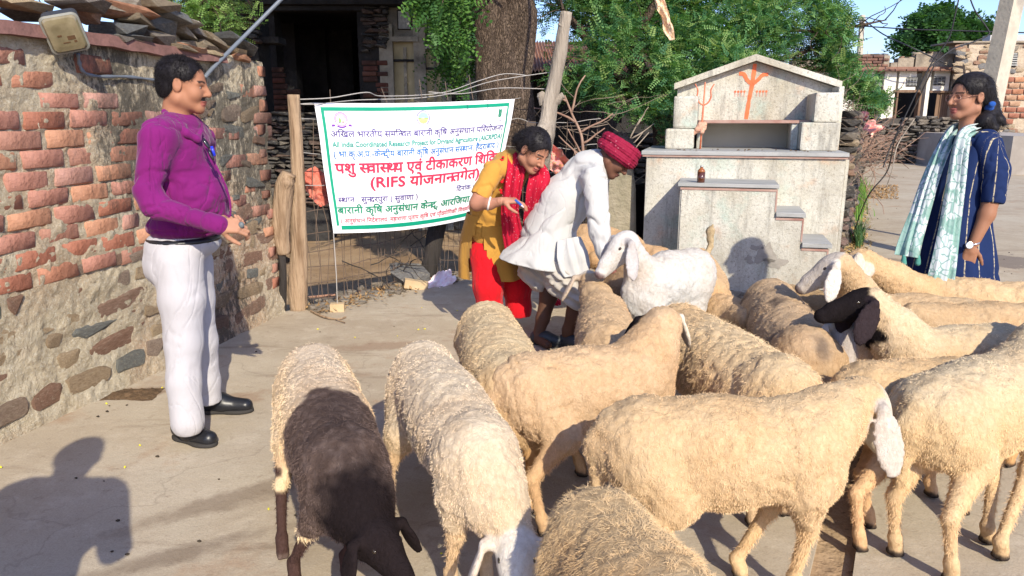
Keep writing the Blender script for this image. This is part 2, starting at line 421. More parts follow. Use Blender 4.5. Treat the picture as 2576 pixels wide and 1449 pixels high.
# dung, fallen yellow flowers and small stones on the street
def hull_rock(seed, sx, sy, sz, n=14, flat=0.75):
    rr = random.Random(seed); bm = bmesh.new()
    for _ in range(n):
        v = Vector((rr.gauss(0, 1), rr.gauss(0, 1), rr.gauss(0, 1))).normalized()
        v = Vector([math.copysign(abs(c_) ** flat, c_) for c_ in v])
        bm.verts.new((v.x * sx, v.y * sy, v.z * sz))
    r_ = bmesh.ops.convex_hull(bm, input=bm.verts)
    bmesh.ops.delete(bm, geom=[g_ for g_ in r_['geom_interior'] if isinstance(g_, bmesh.types.BMVert)], context='VERTS')
    me = bpy.data.meshes.new('stone'); bm.to_mesh(me); bm.free(); return me
MYEL = simple('yellow_petal', [(0.75, 0.62, 0.03), (0.62, 0.66, 0.05)], 3, 0.6, 0)
mb = MB()
for u, v in [(408, 975), (268, 1015), (352, 1120), (2, 1175), (1000, 845), (1110, 1392)] + [(rnd.uniform(30, 1250), rnd.uniform(800, 1440)) for _ in range(6)] + [(rnd.uniform(720, 1250), rnd.uniform(770, 850)) for _ in range(8)]:
    p = G(u, v, 0.006)
    if p.x < -2.3 or (p.y > 3 and seg_side(p.x, p.y) > -0.05): continue
    a = rnd.uniform(0, 3); s_ = rnd.uniform(0.5, 1) * 0.007
    mb.tube([p + Vector((math.cos(a), math.sin(a), 0)) * -s_, p, p + Vector((math.cos(a), math.sin(a), 0.2)) * s_], [s_ * 0.4, s_ * 0.8, s_ * 0.5], 5)
tag(mb.link('fallen_flowers', MYEL), 'tiny yellow fallen flowers scattered over the street', 'flowers', kind='stuff')
MDUNG = simple('dung', [(0.07, 0.045, 0.025), (0.16, 0.10, 0.055)], 30, 1, 0.8, 120, 0.01)
MDK = simple('pellet', [(0.025, 0.02, 0.015), (0.06, 0.045, 0.03)], 30, 0.9, 0.3)
V = []; Fs = []
n_ = 22; c0 = G(338, 992)
for q in range(n_ + 1):
    for w in range(n_ + 1):
        x = (q / n_ - .5) * 2; y = (w / n_ - .5) * 2; r_ = math.sqrt(x * x + y * y)
        V.append((c0.x + x * 0.13, c0.y + y * 0.085, 0.001 + max(0, 1 - r_) ** 0.6 * 0.016))
V = np.array(V); V[:, 2] += 0.012 * fbm(V * 60, 2) * (V[:, 2] > 0.003); V[:, :2] += 0.02 * np.stack([fbm(V * 14, 3), fbm(V * 14, 8)], 1)
i, j = np.meshgrid(np.arange(n_), np.arange(n_)); a = (j * (n_ + 1) + i).ravel()
me = mesh_np('dung_pat', V, np.stack([a, a + n_ + 1, a + n_ + 2, a + 1], 1), True)
tag(link('dung_pat', me, MDUNG), 'flattened brown dung pat on the concrete near the wall foot', 'dung')
mb = MB()
for _ in range(70):
    u = rnd.choice([rnd.uniform(150, 1250), rnd.uniform(2100, 2560)]); v = rnd.uniform(820, 1430) if u < 1300 else rnd.uniform(430, 690)
    p = G(u, v, 0.004); s_ = rnd.uniform(0.003, 0.008)
    mb.tube([p + Vector((-s_, 0, 0)), p, p + Vector((s_, rnd.uniform(-s_, s_), 0))], [s_ * .4, s_ * .8, s_ * .4], 5)
tag(mb.link('droppings', MDK), 'small dark pellets and grit lying about the street', 'droppings', kind='stuff')

# ================================================================ brick and rubble wall on the left
wd = (WB - WA0).normalized(); WRZ = math.atan2(wd.y, wd.x); LW = (WB - WA0).length; wn_ = Vector((wd.y, -wd.x, 0))
def WP(u, v, off=0.0):                  # a point on the wall face (off metres in front of it)
    d = ray(u, v); o = WA0 + wn_ * off; t = (o - Vector((0, 0, H))).dot(wn_) / d.dot(wn_)
    return Vector((0, 0, H)) + d * t
def WL(u, v):                           # the same in wall coordinates (along, up)
    p = WP(u, v) - WA0; return p.dot(wd), p.z
wall = empty('brick_wall', WA0, 'old wall of red bricks over rubble stone with lichen stained plaster on the left', 'wall', rz=WRZ)
def lichen(M_, base, k=1.0):
    ge = M_.n('ShaderNodeNewGeometry'); pos = ge.outputs['Position']
    mp = M_.n('ShaderNodeMapping'); mp.inputs['Scale'].default_value = (1, 1, 0.35); M_.l(pos, mp.inputs[0])
    def near(p, r):
        sb = M_.n('ShaderNodeVectorMath', operation='DISTANCE'); M_.l(pos, sb.inputs[0]); sb.inputs[1].default_value = p
        return M_.math('SUBTRACT', 1.0, M_.g(M_.math('DIVIDE', sb.outputs['Value'], r), 0.25, 1.0))
    reg = M_.math('MAXIMUM', near(WP(630, 340), 0.95), near(WP(340, 330), 0.62))
    reg = M_.math('MAXIMUM', reg, near(WP(250, 130), 0.5)); reg = M_.math('MAXIMUM', reg, M_.math('MULTIPLY', near(WP(560, 800), 0.6), 0.7))
    n = M_.noise(4.5, 9, mp.outputs[0], 0.78); sp_ = M_.noise(38, 6, mp.outputs[0], 0.8)
    m = M_.g(M_.math('ADD', M_.math('MULTIPLY', n, 0.65), M_.math('ADD', M_.math('MULTIPLY', sp_, 0.55), M_.math('MULTIPLY', reg, 0.20))), 0.69, 0.78)
    m = M_.math('MULTIPLY', m, 0.82 * k)
    return M_.mix(m, base, (0.055, 0.052, 0.047))
M_ = Mat('lime_mortar', 0.97, 0.08); co = M_.coord()
c = M_.ramp(M_.noise(3, 9, co, 0.65), [(0.34, 0.28, 0.20), (0.45, 0.38, 0.27), (0.52, 0.46, 0.35)], [0.3, 0.5, 0.7])
c = M_.mix(M_.g(M_.noise(0.9, 4, co), 0.5, 0.62), c, (0.42, 0.30, 0.20))
c = M_.mix(M_.math('MULTIPLY', M_.g(M_.noise(45, 5, co, 0.7), 0.55, 0.68), 0.6), c, (0.20, 0.155, 0.11))
c = M_.mix(M_.math('MULTIPLY', M_.g(M_.noise(60, 6, co, .8), .5, .6), .55), c, (0.60, 0.56, 0.45))
M_.color(lichen(M_, c)).bump(M_.noise(28, 9, co, 0.7), 0.9, 0.03).bump(M_.noise(110, 5, co, 0.7), 0.7, 0.008)
MMOR = M_.m
def stone_mat(name, cols, sc=9, k=0.7, rnd_amt=1.0):
    M_ = Mat(name, 0.92, 0.12); co = M_.coord()
    rn = ramp_node(M_.nt, cols, [q / len(cols) for q in range(len(cols))]); rn.color_ramp.interpolation = 'CONSTANT'; M_.l(M_.rand(), rn.inputs[0]); c = rn.outputs[0]
    c = M_.mix(M_.g(M_.noise(sc, 8, co, 0.7), 0.35, 0.7), c, M_.mix(1.0, c, (0.55, 0.5, 0.47), 'MULTIPLY'))
    c = M_.mix(M_.math('MULTIPLY', M_.g(M_.noise(sc * 0.5, 6, M_.coord((1, 1, 1), rot=(1, 2, 3)), 0.7), 0.55, 0.66), 0.55), c, (0.42, 0.36, 0.27))
    if k: c = lichen(M_, c, k)
    M_.color(c).bump(M_.noise(24, 8, co, 0.7), 0.8, 0.02).bump(M_.noise(110, 4, co), 0.5, 0.005); return M_.m
MBRK = stone_mat('brick', [(0.42, 0.18, 0.12), (0.54, 0.26, 0.17), (0.50, 0.25, 0.19), (0.57, 0.30, 0.19), (0.44, 0.23, 0.17), (0.55, 0.31, 0.25)])
MSTN = stone_mat('rubble', [(0.31, 0.19, 0.135), (0.23, 0.24, 0.22), (0.42, 0.32, 0.21), (0.32, 0.21, 0.155), (0.22, 0.23, 0.215), (0.48, 0.37, 0.24), (0.32, 0.24, 0.18), (0.36, 0.28, 0.22)], 7, 0.6)
# mortar face with real relief
HW = 1.86
X = np.arange(-1.6, LW + 0.02, 0.013); Z = np.arange(-0.25, HW + 0.001, 0.013)
gx, gz = np.meshgrid(X, Z); P = np.stack([gx.ravel(), np.zeros(gx.size), gz.ravel()], 1)
P[:, 1] = -0.012 - 0.016 * fbm(P * (9, 1, 12), 11, 4) - 0.008 * fbm(P * 40, 19, 3)
P[:, 1] -= np.clip(0.25 - P[:, 2], 0, .5) * 0.18
topn = HW - 0.035 + 0.03 * fbm(P * (2.5, 0, 0) + (0, 0, 3), 4); m = P[:, 2] > topn; P[m, 2] = topn[m]
nx = len(X); i, j = np.meshgrid(np.arange(nx - 1), np.arange(len(Z) - 1)); a = (j * nx + i).ravel()
me = mesh_np('mortar', P, np.stack([a, a + 1, a + 1 + nx, a + nx], 1), True)
link('mortar', me, MMOR, wall)
mb = MB(); mb.box((-1.6, 0.004, -0.3), (LW + 0.0, 0.38, HW - 0.04)); mb.link('wall_core', MMOR, wall)
def brick_mesh(seed, w=0.1205, d=0.035, hh=0.0425):
    rr = random.Random(seed); bm = bmesh.new(); bmesh.ops.create_cube(bm, size=2)
    for v in bm.verts: v.co = Vector((v.co.x * (w + rr.uniform(-.006, .006)), v.co.y * d, v.co.z * (hh + rr.uniform(-.004, .004))))
    bmesh.ops.bevel(bm, geom=bm.edges[:], offset=0.008, segments=1, affect='EDGES')
    for v in bm.verts: v.co += Vector([rr.uniform(-.0035, .0035) for _ in range(3)])
    me = bpy.data.meshes.new('brick'); bm.to_mesh(me); bm.free(); me.materials.append(MBRK)
    me.polygons.foreach_set('use_smooth', [True] * len(me.polygons)); return me
BRK = [brick_mesh(q) for q in range(9)]
def put(name, me, parent, loc, rot=(0, 0, 0), sc=(1, 1, 1)):
    o = bpy.data.objects.new(name, me); COL.objects.link(o); o.parent = parent; o.location = loc; o.rotation_euler = rot; o.scale = sc; return o
rb = random.Random(21)
s_lim = WL(490, 300)[0]
rowh = 0.0915
for r_ in range(12):
    z = 0.70 + r_ * rowh; x = -1.5 + (0.13 if r_ % 2 else 0) + rb.uniform(-.03, .03)
    while x < LW - 0.1:
        L = rb.choice([0.235, 0.235, 0.225, 0.12]) if x > s_lim * 0.45 else 0.235
        pr = 1.0
        if x > s_lim * 0.62: pr = 0.85
        if x > s_lim: pr = 0.26 if z > 0.95 else 0.3
        if z > 1.52: pr *= 0.35
        if rb.random() < pr:
            put('brick', rb.choice(BRK), wall, (x + L / 2, rb.uniform(0.013, 0.021), z + rb.uniform(-.004, .004)), (rb.uniform(-.03, .03), rb.uniform(-.012, .012), rb.uniform(-.02, .02)), (L / 0.235 * rb.uniform(.93, 1), 1, rb.uniform(.92, 1.03)))
        x += L + rb.uniform(0.018, 0.035)
z = 0.1                                              # bricks of the broken end
while z < 1.8:
    put('brick', rb.choice(BRK), wall, (LW - rb.uniform(0.02, .07), 0.012, z), (0, 0, rb.uniform(-.1, .1)), (rb.uniform(.3, .55), 1.1, rb.uniform(.6, 1.0))); z += rb.uniform(0.09, 0.17)
STN = []
for q in range(16):
    me = hull_rock(100 + q, 1, 1, 1, 20, 0.42); me.materials.append(MSTN); STN.append(me)
z = 0.07
while z < 0.66:                                      # rubble courses under the bricks
    hh = rb.uniform(0.075, 0.13); x = -1.5 + rb.uniform(0, .2)
    while x < LW - 0.03:
        w = rb.choice([0.12, 0.2, 0.3, 0.42]) * rb.uniform(.7, 1.1)
        if rb.random() < 0.95:
            put('stone', rb.choice(STN), wall, (x + w / 2, 0.006 - max(0, .25 - z) * .18 - rb.uniform(-.004, .006), z + hh / 2 + rb.uniform(-.01, .01)), (0, rb.uniform(-.14, .10), 0), (w * 0.50, 0.022, hh * 0.47))
        x += w + rb.uniform(.006, .03)
    z += hh + rb.uniform(.004, .02)
for q in range(30):                                  # odd stones set in the plaster to the right
    x = rb.uniform(s_lim * 0.9, LW - .08); z = rb.uniform(0.62, 1.72); w = rb.uniform(.04, .13)
    put('stone', rb.choice(STN), wall, (x, 0.0, z), (0, rb.uniform(-.3, .3), 0), (w, 0.028, w * rb.uniform(.3, .6)))
# loose coping stones: each can be lifted away, all parts of the wall top
SLB = []
MSL = stone_mat('coping', [(0.34, 0.28, 0.20), (0.20, 0.21, 0.21), (0.55, 0.44, 0.28), (0.50, 0.26, 0.16), (0.28, 0.25, 0.22), (0.58, 0.36, 0.24), (0.42, 0.38, 0.31), (0.24, 0.25, 0.25)], 6, 0.25)
for q in range(10):
    me = hull_rock(300 + q, 1, 1, 1, 16, 0.55); me.materials.append(MSL); SLB.append(me)
M_ = Mat('red_slab', 0.9, 0.15); co = M_.coord(); M_.color(M_.ramp(M_.noise(8, 8, co, .7), [(0.13, 0.07, 0.06), (0.22, 0.115, 0.10)], [.35, .65])).bump(M_.noise(30, 6, co), .6, .01); MRED = M_.m
mb = MB(); sA = WL(-80, 20)[0]; sB = WL(545, 110)[0]; sC = WL(640, 150)[0]
n = 14
for q in range(n):
    x0 = sA + (sB - sA) * q / n; x1 = sA + (sB - sA) * (q + 1) / n - 0.0005
    zz = lambda x: 1.79 + 0.012 * math.sin(x * 3) + 0.004 * math.sin(x * 23)
    mb.hexa([Vector((x0, -.075, zz(x0))), Vector((x1, -.075, zz(x1))), Vector((x1, .3, zz(x1))), Vector((x0, .3, zz(x0))), Vector((x0, -.06, zz(x0) + .06)), Vector((x1, -.06, zz(x1) + .06)), Vector((x1, .3, zz(x1) + .06)), Vector((x0, .3, zz(x0) + .06))])
mb.link('coping_slab', MRED, wall)
x = WL(150, 0)[0]
for (u, v, wpx, hpx, rot, k) in [(95, 8, 100, 26, .1, 1), (160, 30, 60, 20, .3, 4), (355, -5, 190, 60, .05, 2), (300, 18, 90, 36, .5, 1), (405, 28, 160, 46, .14, 0), (480, 18, 120, 30, .15, 4), (515, 62, 120, 42, .25, 5),
                                 (395, 74, 100, 30, .02, 3), (462, 88, 46, 52, 1.1, 6), (560, 92, 130, 56, .1, 0), (505, 96, 70, 30, 0.2, 2), (620, 80, 90, 24, .25, 1), (655, 78, 90, 22, .22, 5), (700, 105, 80, 18, .4, 3),
                                 (640, 112, 80, 24, -.1, 4), (690, 125, 90, 22, .3, 1), (590, 125, 90, 18, .05, 6), (745, 130, 70, 16, .3, 2), (600, 60, 80, 22, .2, 5), (540, 40, 90, 26, .22, 3), (755, 112, 90, 12, .45, 5), (720, 140, 60, 14, .1, 6),
                                 (240, 6, 90, 30, .1, 3), (30, -2, 110, 30, -.1, 6), (430, 50, 90, 22, .2, 2), (560, 118, 70, 16, 0.1, 1), (655, 138, 70, 13, .1, 0), (775, 140, 50, 12, .2, 4)]:
    u *= 0.79                                        # read off a wider enlargement
    s_, z = WL(u, v); q = WP(u, v); pm = F / q.length
    put('stone', SLB[(k * 3 + int(u)) % 10], wall, (s_, rb.uniform(-.02, .16), max(z, 1.80)), (rb.uniform(-.15, .15), rot, rb.uniform(-.2, .2)), (wpx * .5 * .80 / pm / 0.75, rb.uniform(.09, .15), max(.014, hpx * .5 / pm)))
for q in range(18):
    x = rb.uniform(WL(250, 50)[0], LW - .05)
    put('stone', rb.choice(SLB), wall, (x, rb.uniform(-.05, .2), HW - .03 + rb.uniform(-.01, .05)), (rb.uniform(-.1, .1), rb.uniform(0, .2), rb.uniform(-.4, .4)), (rb.uniform(.06, .16), rb.uniform(.06, .14), rb.uniform(.014, .035)))

# ---- flood lamp and its cable on the wall
ML1 = paint('lamp_grey', (0.055, 0.06, 0.075), 0.45, 0.5); MRIM = paint('lamp_rim', (0.20, 0.20, 0.175), 0.45, 0.5)
M_ = Mat('lamp_glass', 0.12, 0.6); co = M_.coord(); M_.color(M_.ramp(M_.noise(9, 4, co), [(0.13, 0.105, 0.055), (0.24, 0.20, 0.12)], [.35, .65])); M_.b.inputs['Coat Weight'].default_value = 0.6; MGL = M_.m
lp = WP(163, 84, 0.13); lamp = empty('flood_lamp', WP(163, 90, 0.0), 'square grey flood lamp with yellowed glass hanging at the top of the brick wall', 'lamp')
lf = Vector((0.42, -0.80, -0.42)).normalized(); lu = Vector((-0.28, 0.12, 0.95)); lu = (lu - lf * lu.dot(lf)).normalized(); lr = lf.cross(lu)
LM = Matrix(((lr.x, lu.x, lf.x, 0), (lr.y, lu.y, lf.y, 0), (lr.z, lu.z, lf.z, 0), (0, 0, 0, 1))) @ Matrix.Scale(.76, 4)
def rrect(w, h, r, z, n=5):
    P = []
    for (sx, sy, a0) in ((1, 1, 0), (-1, 1, 90), (-1, -1, 180), (1, -1, 270)):
        for q in range(n + 1):
            a = R(a0 + 90 * q / n); P.append(Vector((sx * (w - r) + r * math.cos(a), sy * (h - r) + r * math.sin(a), z)))
    return P
def loft(mb, rings, close0=True, close1=True):
    n = len(rings[0]); b = len(mb.v); V = [p for r_ in rings for p in r_]
    Fs = [(i * n + k, i * n + (k + 1) % n, (i + 1) * n + (k + 1) % n, (i + 1) * n + k) for i in range(len(rings) - 1) for k in range(n)]
    if close0: Fs.append(tuple(range(n))[::-1])
    if close1: Fs.append(tuple((len(rings) - 1) * n + k for k in range(n)))
    mb.add(V, Fs)
def xf(P, M, o): return [M @ p + o for p in P]
lo = lp - lamp.location
mb = MB(); loft(mb, [xf(rrect(.06, .075, .02, -.10), LM, lo), xf(rrect(.092, .105, .03, -.075), LM, lo), xf(rrect(.096, .108, .03, -.005), LM, lo)])
for q in range(7):
    z = -.02 - q * .012; loft(mb, [xf(rrect(.102, .112, .03, z - .002), LM, lo), xf(rrect(.102, .112, .03, z + .002), LM, lo)])
mb.link('housing', ML1, lamp)
mb = MB(); loft(mb, [xf(rrect(.108, .118, .035, -.004), LM, lo), xf(rrect(.110, .120, .035, .006), LM, lo), xf(rrect(.098, .108, .03, .012), LM, lo)], True, False); mb.link('rim', MRIM, lamp)
mb = MB(); loft(mb, [xf(rrect(.0975, .1075, .03, .010), LM, lo), xf(rrect(.088, .098, .03, .026), LM, lo), xf(rrect(.06, .07, .03, .032), LM, lo)], False, True); mb.link('glass', MGL, lamp, smooth=False)
mb = MB()
for (x, y, w, h_) in ((-.03, -.02, .022, .012), (.03, .0, .012, .005), (-.045, -.045, .008, .006), (.005, -.045, .02, .003)): mb.box((x - w, y - h_, .0325), (x + w, y + h_, .0345), Matrix.Translation(lo) @ LM)
tag(mb.link('dirt_marks', simple('brown_mark', [(0.10, 0.05, 0.02), (0.06, 0.035, 0.02)], 9), lamp), kind='stuff')
mb = MB(); mb.tube([lo + LM @ Vector((0, -.06, -.09)), WP(185, 125, .01) - lamp.location], .012, 6); mb.link('bracket', ML1, lamp)
MCAB = paint('cable_grey', (0.13, 0.15, 0.18), 0.5, 0.4)
mb = MB(); pts = spline([WP(196, 135, .06), WP(200, 160, .045), WP(212, 182, .04), WP(248, 192, .035), WP(320, 193, .03), WP(400, 203, .03), WP(455, 215, .03), WP(515, 195, .04)], 8)
mb.tube(pts, [.008 + .002 * math.sin(q) for q in range(len(pts))], 8)
mb.tube(spline([WP(515, 195, .04), WP(540, 166, .06), WP(620, 86, .12), WP(720, -14, .3), WP(800, -90, .5)], 6), .013, 8)
tag(mb.link('cable', MCAB, smooth=True), 'thick grey cable running from the flood lamp along the wall and up', 'cable')
mb = MB(); mb.tube(spline([WP(60, -20, .03), WP(100, 14, .02), WP(155, 60, .02)], 5), .004, 5); mb.tube(spline([WP(85, -20, .03), WP(120, 30, .02), WP(160, 62, .02)], 5), .003, 5)
tag(mb.link('thin_wire', ML1), 'pair of thin black wires dropping to the back of the flood lamp', 'wire')
# ================================================================ wire fence, posts and banner
MWOOD = simple('weathered_wood', [(0.17, 0.105, 0.06), (0.36, 0.255, 0.165), (0.27, 0.18, 0.11)], 5, 0.9, 0.9, 22, 0.02, stretch=(3, 3, .35))
MWOOD2 = simple('grey_wood', [(0.21, 0.175, 0.14), (0.38, 0.33, 0.27)], 5, 0.9, 0.9, 22, 0.02, stretch=(3, 3, .35))
MCHAR = simple('dark_wood', [(0.02, 0.018, 0.016), (0.06, 0.05, 0.045)], 6, 0.9, 0.9, 25, 0.02, stretch=(3, 3, .35))
MWIRE = paint('rusty_wire', (0.13, 0.09, 0.065), 0.7, 0.4)
MWIRE2 = paint('pale_wire', (0.36, 0.34, 0.32), 0.6, 0.4)
def log_mesh(pts, rads, seed=0, n=14, amp=.12, sub=10, knots=3):
    P = spline(pts, sub); m = len(P); rr = random.Random(seed)
    rs = np.interp(np.linspace(0, len(rads) - 1, m), range(len(rads)), rads)
    kn = [(rr.randrange(m), rr.uniform(0, 6.28), rr.uniform(.2, .45)) for _ in range(knots)]
    ref = Vector((1, 0.1, 0)); V = []
    for i, p in enumerate(P):
        t = (P[min(i + 1, m - 1)] - P[max(i - 1, 0)]).normalized(); ref = (ref - t * ref.dot(t)).normalized(); bi = t.cross(ref)
        for k in range(n):
            a = 2 * math.pi * k / n; r_ = rs[i]
            r_ *= 1 + amp * math.sin(a * 2 + i * .11 + seed) * .6 + amp * .5 * math.sin(a * 5 + seed * 2 + i * .23) + rr.uniform(-.03, .03)
            for (ki, ka, kr) in kn:
                dd = (abs(i - ki) / 2.0) ** 2 + (math.sin((a - ka) / 2) * 4) ** 2
                r_ *= 1 + kr * math.exp(-dd)
            V.append(p + (ref * math.cos(a) + bi * math.sin(a)) * r_)
    mb = MB(); loft(mb, [V[i * n:(i + 1) * n] for i in range(m)]); return mb
fence = empty('wire_fence', FA + Vector((0.1, 0, 0)), 'sagging rusty wire mesh fence on rough wooden posts behind the banner', 'fence')
fo = fence.location
def FP(u, v, y): return W(u, v, y) - fo
p1 = G(752, 778)
log_mesh([FP(752, 785, 5.5), FP(752, 600, 5.5), FP(748, 420, 5.5), FP(738, 238, 5.5)], [.058, .062, .055, .048, .045], 1).link('post', MWOOD, fence, True)
tag(log_mesh([FP(712, 640, 5.42), FP(706, 560, 5.42), FP(716, 470, 5.42), FP(728, 436, 5.42)], [.04, .07, .072, .05], 2).link('post', MWOOD, fence, True), 'short thick forked stump post with rounded top')
tag(log_mesh([FP(712, 780, 5.42), FP(712, 700, 5.42), FP(708, 620, 5.42)], [.024, .028, .03], 3).link('stake', MCHAR, fence, True), 'thin dark stake')
DPb = FP(1070, 712, 6.55); DPt = FP(1122, 470, 6.60)
tag(log_mesh([DPb, FP(1092, 620, 6.57), DPt], [.085, .078, .06], 4).link('post', MCHAR, fence, True), 'black charred post')
bp = empty('dead_branch_pole', G(1385, 700), 'tall bare grey forked branch pole standing by the tree trunk', 'pole'); bo = bp.location
log_mesh([G(1338, 640) - bo, W(1362, 400, 6.9) - bo, W(1378, 300, 6.9) - bo, W(1400, 180, 6.9) - bo, W(1425, 30, 6.9) - bo], [.10, .09, .085, .06, .055, .05], 5, knots=5).link('pole_shaft', MWOOD2, bp, True)
log_mesh([W(1382, 268, 6.9) - bo, W(1404, 248, 6.9) - bo, W(1418, 240, 6.9) - bo], [.05, .035, .022], 6).link('stub', MWOOD2, bp, True)
log_mesh([W(1370, 262, 6.9) - bo, W(1362, 240, 6.9) - bo, W(1358, 232, 6.9) - bo], [.05, .035, .025], 7).link('stub', MWOOD2, bp, True)
log_mesh([W(1414, 70, 6.9) - bo, W(1428, 50, 6.9) - bo, W(1432, 40, 6.9) - bo], [.05, .032, .02], 8).link('stub', MWOOD2, bp, True)
# horizontal wires
rf = random.Random(5)
def fence_xy(t):                         # t 0..1 along the fence, y of the fence at that place
    P = [W(752, 500, 5.5), FB + Vector((0.05, 0, 0)), Vector((0.05, 7.1, 0)), Vector((0.85, 7.3, 0))]
    f = t * 3; i = min(2, int(f)); return P[i].lerp(P[i + 1], f - i)
for q, z in enumerate([-0.05, 0.07, 0.19, 0.31, 0.44, 0.58, 0.75, 0.95, 1.18, 1.42]):
    pts = []
    for k in range(19):
        t = k / 18; p = fence_xy(t); s_ = math.sin(t * 3 * math.pi) * .03
        pts.append(Vector((p.x, p.y + rf.uniform(-.02, .02), z + rf.uniform(-.02, .02) - abs(s_))) - fo)
    mb = MB(); mb.tube(spline(pts, 3), .0035, 4, False); mb.link('wire', MWIRE if z < .8 else MWIRE2, fence)
for pl in ([(738, 262, 5.5), (800, 262, 5.6), (900, 252, 5.9), (1050, 246, 6.2), (1140, 235, 6.5), (1240, 205, 6.9), (1390, 182, 7)], [(742, 250, 5.5), (830, 243, 5.6), (920, 230, 5.8), (960, 240, 6), (1110, 235, 6.4), (1200, 205, 6.8), (1270, 185, 6.9), (1330, 190, 7)],
           [(1080, 232, 6.2), (1160, 238, 6.4), (1260, 222, 6.8), (1380, 222, 7)]):
    mb = MB(); mb.tube(spline([FP(*p) + Vector([rf.uniform(-.01, .01) for _ in range(3)]) for p in pl], 6), .004, 5, False); mb.link('wire', MWIRE2, fence)
mb = MB()
for k in range(64):
    t = (k + rf.uniform(-.3, .3)) / 64; p = fence_xy(max(0, t)); top = 0.8 if k % 3 else 1.42
    pts = [Vector((p.x + rf.uniform(-.015, .015) + (z_ - .3) * rf.uniform(-.06, .06), p.y + rf.uniform(-.015, .015), z_)) - fo for z_ in np.linspace(-.15, top, 7)]
    mb.tube(spline(pts, 2), .003, 4, False)
for (a, b) in [((960, 222), (975, 262)), ((830, 225), (832, 262)), ((1055, 200), (1062, 250)), ((1120, 205), (1126, 250)), ((1180, 190), (1190, 250)), ((1250, 185), (1255, 250)), ((1310, 190), (1318, 250))]:
    mb.tube([FP(*a, 6.2), FP(*b, 6.2)], .0035, 4, False)
tag(mb.link('mesh_wires', MWIRE, fence), kind='stuff')
mb = MB()
for _ in range(34):                      # brambles caught in the mesh
    t = rf.uniform(0, .75); p = fence_xy(t); z = rf.uniform(-.1, .35); q = Vector((p.x, p.y - .02, z)) - fo; pts = [q]
    d = Vector((rf.uniform(-1, 1), rf.uniform(-.3, .3), rf.uniform(-.3, .8))).normalized()
    for _k in range(5): d = (d + Vector([rf.uniform(-.5, .5) for _ in range(3)])).normalized(); q = q + d * rf.uniform(.05, .1); pts.append(q)
    mb.tube(pts, list(np.linspace(.006, .002, 6)), 4, False)
tag(mb.link('bramble_twigs', MCHAR, fence), kind='stuff')

# ---- banner: a stretched cloth between the post and the tree
BTL = W(790, 259, 5.60); BTR = W(1294, 249, 6.62); BBL = W(839, 587, 5.58); BBR = W(1243, 534, 6.60)
bnx = (BTR - BTL).cross(BBL - BTL).normalized()
if bnx.y > 0: bnx = -bnx
def BP(s, t, off=0.0):
    a = BTL.lerp(BTR, s); b = BBL.lerp(BBR, s); p = a.lerp(b, t)
    p.z += 0.012 * math.sin(math.pi * s) * (1 - t) * -1.2 - 0.05 * math.sin(math.pi * s) * t
    w = 0.045 * math.sin(math.pi * s) * math.sin(math.pi * t) + 0.005 * math.sin(s * 13 + t * 5) * (1 - t * .4) + 0.006 * math.sin(t * 9 - s * 6) + 0.0015 * math.sin(s * 37 + t * 11) * (1 - t)
    return p + bnx * (w + off)
ban = empty('banner', BBL, 'white printed cloth banner with green border and red and blue lettering tied to the fence', 'banner'); bno = ban.location
M_ = Mat('banner_cloth', 0.42, 0.4); co = M_.coord(); M_.color(M_.ramp(M_.noise(3, 3, co), [(0.74, 0.75, 0.78), (0.82, 0.82, 0.84)])).bump(M_.noise(5, 5, M_.coord((1, 1, .5)), .6), .5, .04); MBAN = M_.m
NS, NT = 90, 50
V = [BP(s / NS, t / NT) - bno for t in range(NT + 1) for s in range(NS + 1)]
i, j = np.meshgrid(np.arange(NS), np.arange(NT)); a = (j * (NS + 1) + i).ravel()
me = mesh_np('cloth', [tuple(p) for p in V], np.stack([a, a + 1 + NS, a + 2 + NS, a + 1], 1), True)
link('cloth', me, MBAN, ban)
def ink(name, c): 
    M_ = Mat(name, 0.5, 0.35); M_.color(c); return M_.m
IG = ink('ink_green', (0.0, 0.27, 0.16)); IGD = ink('ink_dark_green', (0.01, 0.22, 0.12)); IR = ink('ink_red', (0.80, 0.03, 0.08)); II = ink('ink_indigo', (0.07, 0.04, 0.24)); IB = ink('ink_blue', (0.01, 0.16, 0.50)); IPK = ink('ink_pink', (0.62, 0.10, 0.13)); ITE = ink('ink_teal', (0.05, 0.30, 0.25)); IPU = ink('ink_purple', (0.16, 0.04, 0.34)); IMG = ink('ink_magenta', (0.55, 0.10, 0.34)); ISK = ink('ink_sky', (0.30, 0.55, 0.78)); IGR = ink('ink_leaf', (0.25, 0.45, 0.12)); IOR = ink('ink_orange', (0.68, 0.28, 0.12)); IYE = ink('ink_yellow', (0.75, 0.62, 0.25))
def strip(s0, t0, s1, t1, name, m, off=0.003, n=40):
    V = []; hz = abs(s1 - s0) > abs(t1 - t0); n = n if hz else 24
    for q in range(n + 1):
        f = q / n
        for w in (0, 1):
            s, t = (s0 + (s1 - s0) * f, t0 + (t1 - t0) * w) if hz else (s0 + (s1 - s0) * w, t0 + (t1 - t0) * f)
            V.append(BP(s, t, off) - bno)
    mb = MB(); mb.add(V, [(2 * q, 2 * q + 1, 2 * q + 3, 2 * q + 2) for q in range(n)]); return mb
strip(.022, .030, .972, .058, 'b', IG).link('border', IG, ban); strip(.045, .940, .985, .972, 'b', IG).link('border', IG, ban)
strip(.022, .0585, .035, .940, 'b', IG).link('border', IG, ban); strip(.964, .0585, .972, .940, 'b', IG).link('border', IG, ban)
